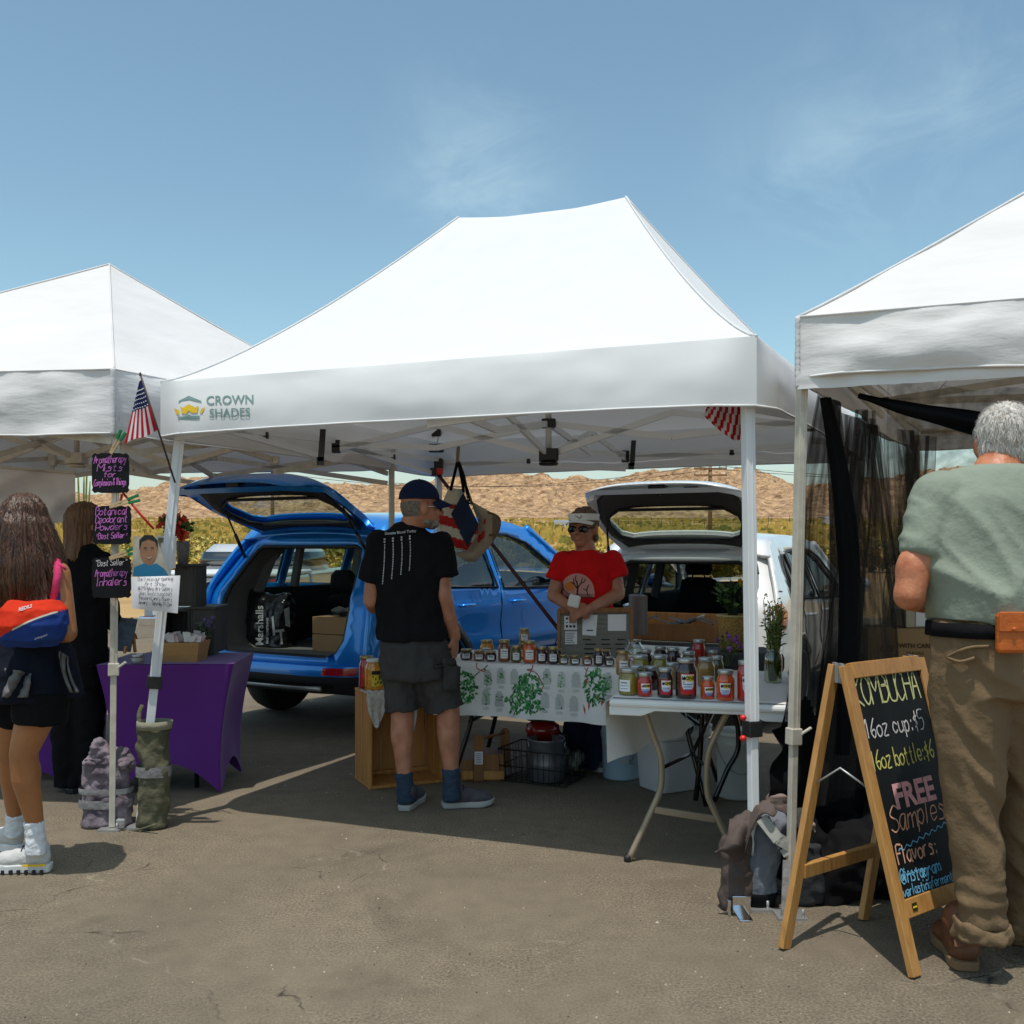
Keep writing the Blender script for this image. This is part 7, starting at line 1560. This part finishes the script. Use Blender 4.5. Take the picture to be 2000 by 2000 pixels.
scrib(q, 'Flavors:', .060, .006, bl_(.665, .36), 4, slant=.05, gap=.7, fit=.24); scrib(q, '@instagram', .046, .0045, bl_(.725, .34), 3, slant=.1, gap=.4, fit=.24); scrib(q, 'everlastingferments', .034, .0035, bl_(.765, .40), 3, slant=.1, gap=.3, fit=.34)
for t in (.625, .695):
    pf_ = bl_(t); P = [(-.17+.34*k/40*(1 if t < .65 else .5), .006*math.sin(k*1.3)+.0012*k*(1 if t < .65 else -.3)) for k in range(41)]; q.add([pf_(a, b+e) for a, b in P for e in (-.002, .002)], [(2*i, 2*i+2, 2*i+3, 2*i+1) for i in range(40)], 3)
q.build('chalk_writing', [ch_y, ch_w, ch_p, ch_b, ch_o, ch_s], bo)
# ================================================================== WEIGHT BAGS
def wbag(label, px, yb, w, ytop, m, lean=(0, 0), seed=0, amp=.016, strap=None, cat='weight bag', top=None, n=2.4, lean_y=0.0, depth=.8):
    b = gnd(px, yb); Y = b.y+w/2/F*b.y*.8; b = V((wx(px, Y), Y, 0)); r = w/2/F*Y; h = wz(ytop, Y); t = thing('weight_bag', label, cat, b); dx = lean[0]/F*Y; q = MB(); a = lambda k: b+V((dx*k, lean_y*k, h*k))
    q.loft([(a(.004), r*.86, r*depth*.86, 0), (a(.03), r*1.0, r*depth, 0), (a(.3), r*1.03, r*depth*1.03, 0), (a(.55), r*.99, r*depth, 0), (a(.8), r*1.0, r*depth, 0), (a(.93), r*1.02, r*depth*.95, .2), (a(1), r*.9, r*depth*.8, .3)], 30, pw=n)
    k = remesh(q, .009, 2, wrk(amp, 11, .9, seed)); k.v = [V((p.x, p.y, max(p.z, .003))) for p in k.v]; o_ = k.build('bag', m, t)
    for z0, z1, sm in (strap or []):
        q = MB(); q.loft([(a(z0), r*1.07, r*depth*1.07, 0), (a(lerp(z0, z1, .5)), r*1.085, r*depth*1.085, .03), (a(z1), r*1.07, r*depth*1.07, 0)], 30, cap=False, pw=n); q.build('strap', sm, o_)
    return t, b, r, h, a
olive = cloth('olive_weathered_canvas', (.115, .110, .070), bump=.6, var=.35, sc=9, bs=60); mauve = mat('mauve_patterned_cloth', (.06, .04, .055), .9, sc=9, col2=(.30, .25, .28), bump=.5, bs=40, det=6); gwebb = cloth('grey_webbing', (.26, .25, .25), bump=.5, bs=120); brown_c = cloth('brown_weathered_canvas', (.105, .080, .070), var=.3); slate = cloth('slate_blue_canvas', (.17, .185, .215), bump=.6, var=.2, bs=90)
t, b, r, h, a = wbag('olive canvas weight bag strapped to the left leg of the main tent', 299, 1624, 62, 1412, olive, lean=(2, 0), seed=2, strap=[(.50, .60, gwebb)], n=2.2)
q = MB(); q.loft([(a(.985)+V((0, 0, -.02)), r*1.02, r*.85, .15), (a(1.0)+V((.004, 0, .012)), r*1.05, r*.88, .15)], 30, cap=False); q.build('hem', cloth('pale_olive_tape', (.27, .26, .19)), t, solid=.008)
q = MB(); q.tube(smooth_path([at(277, 1440, b.y-.02), at(271, 1400, b.y), at(278, 1378, b.y+.03)], 4), .012, 6); q.tube(smooth_path([at(305, 1610, b.y-.11), at(265, 1622, b.y-.06), at(232, 1626, b.y-.03)], 4), .006, 6); q.build('loose_cord', olive, t)
t, b, r, h, a = wbag('mauve patterned cloth weight bag bound with grey straps at the leg of the left tent', 208, 1622, 94, 1475, mauve, seed=5, amp=.028, strap=[(.28, .40, gwebb), (.48, .56, gwebb)], n=2.8, depth=.62)
q = MB(); q.ell(at(195, 1466, b.y-.02), (.055, .05, .06)); q.ell(at(232, 1475, b.y), (.045, .05, .05)); q.cap(at(180, 1490, b.y-.03), at(240, 1495, b.y-.02), .04, .05); remesh(q, .008, 2, wrk(.022, 22)).build('knotted_top', mauve, t)
q = MB(); q.box(at(236, 1606, b.y-.10), (.045, .02, .035)); q.build('buckle', grey_metal, t, bevel=.008)
t, b, r, h, a = wbag('brown cloth weight bag with a draped flap, left of the blue grey one', 1437, 1783, 62, 1630, brown_c, seed=7, n=2.2)
q = MB()
def drape(u, v):
    P = lerp(at(1395, 1650, b.y-.12), at(1512, 1585, b.y-.02), u) if True else 0
    top_ = lerp(at(1425, 1600, b.y+.02), at(1500, 1560, b.y+.02), u); p_ = lerp(top_, P+V((0, 0, -.06*math.sin(u*5)-.03)), v); return p_+V((0, -.10*math.sin(v*math.pi)*(.6+.4*math.sin(u*9)), .02*noise.noise(V((u*5, v*5, 1)))+.03*math.sin(u*11)*v))
q.grid(drape, 30, 24); q.build('flap', brown_c, t, solid=.006)
t, b, r, h, a = wbag('blue grey cylinder weight bag leaning at the tent legs, with a pale strap', 1478, 1778, 72, 1590, slate, lean=(26, 0), seed=9, n=2.1, depth=.85)
q = MB(); q.beam(at(1487, 1598, b.y-.11), at(1520, 1640, b.y-.13), .045, .008, up=V((0, -1, .2))); q.beam(at(1520, 1638, b.y-.13), at(1555, 1660, b.y-.11), .045, .008, up=V((0, -1, .2))); q.beam(at(1527, 1668, b.y-.12), at(1555, 1652, b.y-.12), .03, .006, up=V((0, -1, .2))); q.build('pale_strap', cloth('pale_grey_strap', (.40, .39, .35)), t)
q = MB(); q.loft([(a(.005), r*.95, r*.83, 0), (a(.15), r*1.03, r*.88, 0), (a(.17), r*1.02, r*.87, 0)], 28, pw=2.1); q.build('dark_base', black_cloth, t)
strip_c = mat('striped_brown_cloth', (.05, .032, .026), .9, st=(.6, .6, 22), sc=3, col2=(.30, .22, .19), bump=.4); t, b, r, h, a = wbag('striped brown cloth bundle tied up on top of the weights by the cream tent leg', 1522, 1750, 58, 1555, strip_c, lean=(-2, 0), seed=12, amp=.03, n=2.2, depth=.7)
q = MB(); q.ell(at(1568, 1610, b.y-.05), (.055, .05, .07)); q.ell(at(1568, 1655, b.y-.02), (.06, .05, .06)); q.cap(at(1560, 1585, b.y-.06), at(1558, 1640, b.y-.09), .012, .012); remesh(q, .008, 2, wrk(.02, 20)).build('knot', mat('cream_brown_cloth', (.13, .085, .06), .9, sc=7, col2=(.50, .42, .33), bump=.5), t)
t, b, r, h, a = wbag('dark grey weight bag half hidden behind the wooden sign leg', 1572, 1772, 66, 1650, cloth('charcoal_canvas', (.035, .037, .040), var=.25), seed=15, n=2.6)
q = MB(); q.beam(at(1532, 1790, 3.55), at(1536, 1680, 3.6), .024, .008, up=V((0, -1, 0))); q.build('grey_strap', gwebb, t)
bk = thing('steel_bracket', 'small bright steel foot bracket lying at the base of the blue grey bag', 'bracket', V2(gnd(1448, 1785))); q = MB(); c = V2(gnd(1448, 1785)); q.box(c+V((0, 0, .035)), (.07, .012, .07)); q.box(c+V((.0, -.04, .004)), (.05, .09, .008)); q.box(c+V((-.05, 0, .03)), (.012, .05, .06)); q.build('bracket', chrome, bk, bevel=.003)
# ================================================================== BEHIND THE RIGHT SIGN
tb_r = thing('covered_table', 'table under a floor length black cloth behind the man in sage green', 'covered table', (2.55, 4.75, 0)); q = MB()
def skirt(u, v): return lerp(V((1.72, 4.62, 0)), V((3.6, 4.0, 0)), u)+V((.02*math.sin(u*60)*(1-v)+.012*noise.noise(V((u*30, v*3, 0))), -.03*math.sin(u*45)*(1-v), .76*v))
q.grid(skirt, 120, 12); q.add([V((1.72, 4.62, .762)), V((3.6, 4.0, .762)), V((3.8, 4.6, .762)), V((1.92, 5.22, .762))], [(0, 1, 2, 3)]); q.add([V((1.72, 4.62, 0)), V((1.92, 5.22, 0)), V((1.92, 5.22, .76)), V((1.72, 4.62, .76))], [(0, 1, 2, 3)]); q.build('cloth', black_cloth, tb_r)
q = MB(); q.box((2.75, 4.62, .73), (1.8, .55, .03), Matrix.Rotation(-.32, 3, 'Z')); q.build('tabletop', white_plastic, tb_r)
Yx = 4.72; bx = thing('cardboard_box', 'brown printed cardboard box on the black covered table', 'cardboard box', (wx(1762, Yx), Yx, .765)); q = MB(); rx_ = Matrix.Rotation(-.1, 3, 'Z'); x0, x1 = wx(1702, Yx), wx(1830, Yx); zc0, zc1 = .765, wz(1228, Yx); q.box(((x0+x1)/2, Yx+.13, (zc0+zc1)/2), (x1-x0, .26, zc1-zc0), rx_); cbx = q.build('carton', card, bx, bevel=.003)
q = MB(); pfx = plane(V(((x0+x1)/2, Yx-.0, (zc0+zc1)/2)), (1, -.1, 0), (0, 0, 1), .004); text(q, 'WITH CARE', .028, lambda u, v: pfx(u+.05, v+.045), 0, bold=.001); text(q, 'FRAGILE', .022, lambda u, v: pfx(u+.05, v+.01), 0); text(q, '1.75', .04, lambda u, v: pfx(u-.085, v+.03), 0, shear=.3); q.build('printing', mat('faded_brown_ink', (.10, .045, .02), .9), cbx)
bx2 = thing('cardboard_box', 'small pale carton with a white band on the brown cardboard box', 'cardboard box', (wx(1795, 4.8), 4.8, zc1)); q = MB(); q.box((wx(1795, 4.8), 4.86, zc1+.045), (wx(1828, 4.8)-wx(1764, 4.8), .2, .085)); c2 = q.build('carton', mat('pale_carton', (.50, .42, .30), .8), bx2, bevel=.003); q = MB(); q.box((wx(1800, 4.8), 4.757, zc1+.045), (.09, .004, .07)); q.build('band', white_plastic, c2)
# ================================================================== LEFT STALL
pur = mat('purple_stretch_cloth', (.105, .008, .20), .8, var=.06, sc=3, bump=.06, bs=4, sheen=.2)
P0, P1 = onz(188, 1298, .745), onz(455, 1296, .745); P0, P1 = V2(P0), V2(P1); pu = (P1-P0).normalized(); pv = V((-pu.y, pu.x, 0)); pL, pD = (P1-P0).length, .62
tp = thing('covered_table', 'table under a tight purple stretch cloth, left of the blue car', 'covered table', V2(lerp(P0, P1, .5)))
def pcl(s, z, inset=1.0): return None
def ring(u, v):
    """tight skirt: waisted sides, arched lower edge between the four feet"""
    per = [(0, 0), (pL, 0), (pL, pD), (0, pD)]; t = u*4; i = int(t) % 4; k = t-int(t); a, b_ = per[i], per[(i+1) % 4]; x, y = lerp(a[0], b_[0], k), lerp(a[1], b_[1], k)
    arch = (.17 if i % 2 == 0 else .15)*math.sin(math.pi*k)**1.3; z = lerp(arch+.004, .742, v); w = .085*math.sin(math.pi*min(1, (1-v)*1.0)*.62)*(1-.15*k)
    cx, cy = pL/2, pD/2; mid = math.sin(math.pi*k); sx_ = 1-(w*.95)/(pL/2)*(1 if i in (1, 3) else abs(2*k-1)); sy_ = 1-(w*.55)/(pD/2)*(1 if i in (0, 2) else abs(2*k-1))
    ins = .03*mid*math.sin(math.pi*v); X = cx+(x-cx)*(sx_-ins/(pL/2)*(i in (1, 3))); Y_ = cy+(y-cy)*(sy_-ins/(pD/2)*(i in (0, 2)))
    return P0+pu*X+pv*Y_+UP*z
q = MB(); q.grid(ring, 96, 30); q.grid(lambda u, v: P0+pu*pL*u+pv*pD*v+UP*(.7425+.003*math.sin(u*3.1)), 12, 8); q.build('stretch_cover', pur, tp)
for a_, b_ in ((.24, .16), (pL-.24, .16), (.24, pD-.16), (pL-.24, pD-.16)): q = MB(); q.tube([P0+pu*a_+pv*b_+UP*.74, P0+pu*a_+pv*b_+UP*.01], .014, 8); q.build('leg', gloss_blk, tp)
t2_ = thing('covered_table', 'second purple covered table, seen between the two women at the left', 'covered table', (-3.3, 6.2, 0)); q = MB()
def ring2(u, v):
    per = [(-3.75, 5.95), (-2.62, 5.95), (-2.62, 6.6), (-3.75, 6.6)]; t = u*4; i = int(t) % 4; k = t-int(t); a, b_ = per[i], per[(i+1) % 4]; z = lerp(.16*math.sin(math.pi*k)**1.3+.004, .742, v); s_ = 1-.10*math.sin(math.pi*(1-v)*.6); return V((-3.19+(lerp(a[0], b_[0], k)+3.19)*s_, 6.27+(lerp(a[1], b_[1], k)-6.27)*s_, z))
q.grid(ring2, 64, 16); q.grid(lambda u, v: V((lerp(-3.75, -2.62, u), lerp(5.95, 6.6, v), .7425)), 8, 4); q.build('stretch_cover', pur, t2_)
for a_, b_ in ((-3.6, 6.05), (-2.72, 6.05), (-2.72, 6.5), (-3.6, 6.5)): q = MB(); q.tube([V((a_, b_, .74)), V((a_, b_, .01))], .014, 8); q.build('leg', gloss_blk, t2_)
def obox(name, label, cat, x0, x1, y0, y1, Y, d, m, wall=.014, lip=True, openf=False, group=None):
    X0, X1, z0, z1 = wx(x0, Y), wx(x1, Y), wz(y1, Y), wz(y0, Y); t = thing(name, label, cat, ((X0+X1)/2, Y+d/2, z0), group); 
    def bb(nm, xa, xb, ya, yb, za, zb): q = MB(); q.box(((xa+xb)/2, (ya+yb)/2, (za+zb)/2), (xb-xa, yb-ya, zb-za)); q.build(nm, m, t, bevel=.002)
    bb('side_board', X0, X0+wall, Y, Y+d, z0, z1); bb('side_board', X1-wall, X1, Y, Y+d, z0, z1); bb('back_board', X0+wall, X1-wall, Y+d-wall, Y+d, z0, z1); bb('base_board', X0+wall, X1-wall, Y, Y+d-wall, z0, z0+wall)
    if not openf: bb('front_board', X0+wall, X1-wall, Y+.001, Y+wall, z0+wall, z1)
    else: bb('top_board', X0+wall, X1-wall, Y, Y+d-wall, z1-wall, z1)
    if lip: bb('rim', X0-.012, X1+.012, Y-.012, Y+d+.012, z1, z1+.016)
    return t
ztab = .746
obox('display_crate', 'dark painted crate at the right end of the purple table, holding lavender', 'crate', 372, 418, 1190, 1277, 6.0, .28, crate_black); obox('display_crate', 'dark open fronted crate in the middle of the purple table', 'crate', 305, 371, 1190, 1277, 6.03, .26, crate_black, openf=True, lip=False); obox('display_crate', 'tall dark painted crate stacked above the other crates, under the grey vase', 'crate', 341, 382, 1107, 1184, 6.05, .22, crate_black)
plant('lavender', 'small bunch of lavender in front of the right hand dark crate', 'plant', V((wx(400, 5.93), 5.93, .80)), 26, .05, .17, [mat('grey_green_leaf', (.09, .12, .08), .7), gd], .03, .004, seed=21, fl=([mat('lavender_petals', (.17, .13, .30), .8)], 16, .014, .7))
Yf = 6.12; vz = wz(1105, Yf); fv = thing('flower_vase', 'grey patterned vase standing on the tall dark crate', 'vase', (wx(357, Yf), Yf, vz)); q = MB(); c = V((wx(357, Yf), Yf, vz)); q.lathe([(.026, 0), (.030, .004), (.040, .13), (.042, .15), (.036, .15), (.03, .05)], c, 20); q.build('vase', mat('grey_glaze', (.12, .115, .12), .4, sc=30, col2=(.20, .19, .20)), fv)
plant('rose_bouquet', 'bouquet of orange and red roses above the framed photographs', 'flowers', c+V((-.04, 0, .13)), 14, .09, .16, [gm_, gd], .05, .014, seed=33, fl=([mat('orange_petals', (.75, .17, .05), .6, var=.2, sc=40), mat('coral_petals', (.66, .055, .035), .6), mat('red_petals', (.42, .010, .03), .6)], 26, .045, .25))
bk2 = thing('card_basket', 'tan card basket of clear packets on the purple table', 'basket', (wx(346, 5.75), 5.75, ztab)); q = MB(); xa, xb, xc, xd = wx(310, 5.72), wx(384, 5.72), wx(305, 5.72), wx(390, 5.72); z1 = wz(1255, 5.72)
vs = [V((xa, 5.72, ztab)), V((xb, 5.72, ztab)), V((xb, 5.90, ztab)), V((xa, 5.90, ztab)), V((xc, 5.70, z1)), V((xd, 5.70, z1)), V((xd, 5.92, z1)), V((xc, 5.92, z1))]; q.add(vs, [(3, 2, 1, 0), (0, 1, 5, 4), (1, 2, 6, 5), (2, 3, 7, 6), (3, 0, 4, 7)]); q.build('basket', mat('tan_card', (.42, .22, .075), .7, var=.12, st=(1, 1, 6), sc=8), bk2, solid=.006)
q = MB()
for k in range(26): c = V((lerp(xc+.02, xd-.02, rnd.random()), rnd.uniform(5.74, 5.88), z1)); d = V((rnd.gauss(0, .35), rnd.gauss(0, .3), 1)).normalized(); s_ = V((1, rnd.uniform(-.6, .6), 0)).normalized(); q.add([c-s_*.02, c+s_*.02, c+s_*.022+d*rnd.uniform(.03, .06), c-s_*.02+d*rnd.uniform(.03, .06)], [(0, 1, 2, 3)], k % 3 == 0)
o = q.build('clear_packets', [mat('clear_cellophane', (.55, .48, .46), .15, coat=1), mat('pale_pink_paper', (.60, .42, .40), .6)], loc=((xc+xd)/2, 5.8, z1)); tag(o, 'crinkled cellophane packets sticking up out of the tan card basket', 'packets')
es = thing('easel_card', 'small framed card on a wooden easel, left on the purple table', 'easel', (wx(250, 5.78), 5.78, ztab)); q = MB(); q.beam(at(238, 1272, 5.78), at(252, 1208, 5.84), .10, .008, up=V((0, -1, .2))); q.build('card', mat('slate_blue_card', (.05, .065, .085), .6, var=.4, sc=30), es)
q = MB(); q.beam(at(264, 1274, 5.84), at(257, 1206, 5.87), .016, .014); q.beam(at(243, 1276, 5.74), at(246, 1262, 5.74), .016, .014); q.build('easel_leg', pine, es, bevel=.002)
lj = thing('jar', 'low round glass pot with silver lid on the purple table by the leg', 'jar', (wx(268, 5.66), 5.66, ztab)); q = MB(); c = V((wx(268, 5.66), 5.66, ztab)); q.lathe([(.03, 0), (.036, .004), (.036, .03), (.03, .034)], c, 20); q.build('glass_body', mat('clear_pot', (.30, .27, .25), .2, coat=1), lj); q = MB(); q.lathe([(.034, .034), (.035, .048), (.03, .05)], c, 20); q.build('lid', lids, lj)
# chalk signs pegged to the left tent leg
def plaque(label, x0, x1, y0, y1, lines, Y=4.90):
    cx, cy = (x0+x1)/2, (y0+y1)/2; hw_, hh_ = (x1-x0)/2, (y1-y0)/2; t = thing('chalk_sign', label, 'chalk sign', at(cx, cy, Y), 'chalk signs on the tent leg'); ol = []
    for sx, sy in ((1, 1), (-1, 1), (-1, -1), (1, -1)):
        pts = [(1, .55), (.95, .72), (1.0, .86), (.86, 1.0), (.70, .95), (.5, 1.0)]; pts = [(a*sx, b*sy) for a, b in pts]; ol += pts if sx*sy > 0 else pts[::-1]
    ol = [(cx+a*hw_, cy-b*hh_) for a, b in ol]; q = MB(); q.panel(ol, [], lambda a, b: at(a, b, Y), 14, sm=False); o_ = q.build('slate', board, t, solid=.008)
    q = MB(); pf_ = plane(at(cx, cy, Y)-V((0, .006, 0)), (1, 0, .04), (0, 0, 1), .0)
    for s, dy, sz, m in lines: scrib(q, s, sz, .0028, (lambda d: lambda u, v: pf_(u, v+d))(dy/F*Y), m, slant=.25, gap=.5, fit=.160)
    q.build('chalk_writing', [pinkchalk, ch_w], o_); return t
plaque('top chalk sign pegged to the leg, for aromatherapy mists', 180, 252, 885, 963, [('Aromatherapy', 20, .038, 0), ('Mists', 4, .036, 0), ('for', -8, .03, 0), ('Complexion & Things', -24, .033, 0)])
plaque('middle chalk sign pegged to the leg, for botanical deodorant powders', 182, 256, 988, 1063, [('Botanical', 20, .040, 0), ('Deodorant', 5, .038, 0), ('Powders', -10, .037, 0), ('*Best Seller*', -26, .030, 0)], 4.905)
plaque('lowest chalk sign pegged to the leg, for aromatherapy inhalers', 180, 256, 1089, 1168, [('"Best Seller"', 24, .030, 1), ('Aromatherapy', 3, .038, 0), ('Inhalers', -15, .042, 0)], 4.90)
for k, (x0, y0, x1, y1, lab) in enumerate(((216, 886, 241, 842, 'clothes peg holding the top chalk sign'), (214, 990, 272, 972, 'clothes peg holding the middle chalk sign'), (214, 1091, 270, 1073, 'clothes peg holding the lowest chalk sign'))):
    t = thing('clothes_peg', 'wooden '+lab+', with green tips', 'clothes peg', at(x0, y0, 4.88), 'green tipped pegs'); A, B = at(x0, y0, 4.875), at(x1, y1, 4.86)
    for s in (-1, 1):
        q = MB(); n_ = V((-(B-A).z, 0, (B-A).x)).normalized(); q.beam(A+n_*.004*s, lerp(A, B, .62)+n_*.008*s, .010, .007, up=V((0, -1, 0))); q.build('jaw', light_wood, t, bevel=.001)
        q = MB(); q.beam(lerp(A, B, .62)+n_*.009*s, B+n_*.013*s, .014, .011, up=V((0, -1, 0))); q.build('green_tip', green_pl, t, bevel=.002)
q = MB(); 
for P in ([(238, 965), (235, 985)], [(240, 962), (270, 1000), (300, 1033)]): q.tube([at(a, b, 4.93) for a, b in P], .006, 6)
o = q.build('red_cord', red_pl, loc=at(240, 965, 4.93)); tag(o, 'red cord running from the top chalk sign to the white tent leg', 'cord')
# portrait print, photo print, note on the main tent leg
Yp = 4.83; pr = thing('portrait_print', 'photo print of a smiling person in a blue top, pinned to the tent leg', 'photo print', at(293, 1128, Yp)); q = MB(); pp = lambda x, y, e=0: at(x, y, Yp-e); q.add([pp(260, 1047), pp(306, 1050), pp(332, 1128), pp(258, 1126)], [(3, 2, 1, 0)]); q.panel([(290+17*math.cos(R(a_)), 1074-29*math.sin(R(a_))) for a_ in range(0, 360, 20)], [], lambda x, y: pp(x, y, .002), 8, 1); q.panel([(259, 1125), (262, 1108), (282, 1100), (290, 1106), (305, 1100), (322, 1112), (331, 1127)], [], lambda x, y: pp(x, y, .003), 8, 2); q.panel([(272, 1075), (272, 1055), (282, 1045), (298, 1045), (308, 1056), (308, 1072), (303, 1058), (290, 1053), (277, 1058)], [], lambda x, y: pp(x, y, .003), 6, 3)
for pl in ([(281, 1069), (287, 1069), (287, 1071), (281, 1071)], [(294, 1069), (300, 1069), (300, 1071), (294, 1071)]): poly(q, [(a_, b_) for a_, b_ in pl], lambda x, y: pp(x, y, .004), 3)
poly(q, [(283, 1086), (290, 1089), (298, 1086), (291, 1092)], lambda x, y: pp(x, y, .004), 0); q.build('print', [mat('print_background', (.40, .36, .28), .5, var=.4, sc=12), mat('printed_skin', (.30, .15, .08), .5, var=.15, sc=20), mat('printed_blue_top', (.015, .16, .30), .5), blackink], pr, solid=0)
ph = thing('photo_print', 'white bordered photo print propped beside the tall crate', 'photo print', at(328, 1110, 5.9)); q = MB(); q.add([at(x, y, 5.9) for x, y in ((305, 1046), (345, 1047), (343, 1110), (300, 1108))], [(3, 2, 1, 0)]); q.add([at(x, y, 5.895) for x, y in ((309, 1050), (336, 1051), (333, 1096), (305, 1093))], [(3, 2, 1, 0)], 1); q.add([at(x, y, 5.89) for x, y in ((314, 1062), (318, 1058), (322, 1090), (311, 1092))], [(3, 2, 1, 0)], 0); q.build('print', [paper, mat('brown_green_photo', (.12, .07, .04), .5, sc=22, col2=(.22, .30, .16)), ], ph)
nt_ = thing('paper_note', 'handwritten white paper note on the left leg of the main tent', 'paper note', at(303, 1195, Yp)); q = MB()
def notef(u, v): x, y = lerp(lerp(256, 258, v), lerp(352, 347, v), u), lerp(lerp(1127, 1188, v), lerp(1124, 1198, v), u); return at(x, y, Yp-.02-.02*math.sin(u*3)*math.sin(v*3))
q.grid(notef, 16, 12); pg = q.build('sheet', paper, nt_); q = MB(); nf = lambda u, v: notef(.5+u/.235, .5-v/.165)-V((0, .002, 0))
for k, s in enumerate(("Don't miss our opening", 'Art Show', '@ 29 Palms Art Gallery', "Jean Scott's pastels", "Theodore Lane's flowers", 'January 7 - Saturday 11-2 pm')): scrib(q, s, .019, .0013, (lambda d: lambda u, v: nf(u, v+d))(.062-.0235*k), 0, slant=.25, gap=.3, fit=.17, jit=.5)
q.build('handwriting', ink, pg)
# flags
fr_, fw_, fb_ = cloth('flag_red', (.46, .012, .025), bump=.1), cloth('flag_white', (.66, .65, .66), bump=.1), cloth('flag_blue', (.020, .026, .085), bump=.1)
fg = thing('hand_flag', 'small stars and stripes flag on a thin dark stick by the left tent leg', 'flag', at(340, 940, 4.80)); q = MB(); q.tube([at(274, 731, 4.80), at(342, 943, 4.84)], .0045, 8); q.ell(at(274, 731, 4.80), (.006, .006, .01)); q.build('stick', mat('dark_stick', (.05, .025, .015), .6), fg)
def ff(u, v): a_ = lerp(V((276, 742, 0)), V((306, 840, 0)), v); b_ = lerp(V((272, 745, 0)), V((242, 869, 0)), v); c = lerp(a_, b_, u); k = math.sin(u*7+v*2)*.5*v; return at(c.x+k*2, c.y+math.sin(u*6)*3*v, 4.79-.02*math.sin(u*8+v*3)*v)
q = MB(); q.grid(ff, 22, 26, lambda i, j: 2 if j < 13 else (0 if (i//2) % 2 == 0 else 1))
for j in range(4, 13, 2):
    for i in range(1+(j//2) % 2, 21, 3): c = ff((i+.5)/22, (j+.3)/26)-V((0, .003, 0)); s_ = .0042; q.add([c+V((math.cos(a_)*s_*(1 if n_ % 2 == 0 else .5), 0, math.sin(a_)*s_*(1 if n_ % 2 == 0 else .5))) for n_, a_ in enumerate([math.pi/2+math.pi*n_/5 for n_ in range(10)])], [tuple(range(10))], 1)
q.build('flag_cloth', [fr_, fw_, fb_], fg)
f2 = thing('hanging_flag', 'striped flag corner hanging under the right end of the main tent', 'flag', at(1420, 860, 4.15)); q = MB()
def f2f(u, v): x = lerp(lerp(1382, 1374, v), 1458-3*v, u); y = lerp(790, lerp(812, 856, min(1, u*1.35))+6*math.sin(u*3), v); return at(x, y, 4.12+.03*math.sin(u*16+v*2))
q.grid(f2f, 26, 14, lambda i, j: 0 if ((i+j*.25)//2) % 2 == 0 else 1); q.build('flag_cloth', [fr_, fw_], f2)
# white sidewall, far left, and spiky stems beyond
q = MB()
def wall_(u, v): x, y = lerp(-60, 147, u), lerp(lerp(908, 924, u), lerp(1000, 1024, u), v); return at(x, y, 7.0+.05*math.sin(u*9+v*6)+.04*noise.noise(V((u*5, v*4, 0))))
q.grid(wall_, 50, 24); sd = thing('canvas_sidewall', 'white canvas sidewall panel hung behind the long haired woman', 'sidewall', at(60, 1020, 7.0)); q.build('panel', old_fab, sd); q = MB(); q.tube([wall_(k/20, 0) for k in range(21)], .012, 6); q.build('top_rail', cream_metal, sd)
Yo = 16; oc = thing('ocotillo', 'tall thin green ocotillo stems far beyond the left tent', 'desert plant', (wx(150, Yo), Yo, 0)); b_ = V((wx(146, Yo), Yo, 0))
for dx, py in ((18, 925), (30, 940), (24, 905), (-12, 930), (6, 915)): q = MB(); q.tube(smooth_path([b_, lerp(b_, at(146+dx, py, Yo), .5)+V((.05, 0, .1)), at(146+dx, py, Yo)], 4), [.014]*8+[.010], 6); q.build('stem', gp_, oc)
q = MB(); q.tube([at(393, 1142, 12.9), at(428, 1182, 12.6)], .02, 6); o = q.build('orange_strap', mat('orange_webbing', (.65, .17, .03), .7), loc=at(410, 1160, 12.8)); tag(o, 'thin orange strap slanting across the back of the pale pickup', 'strap')
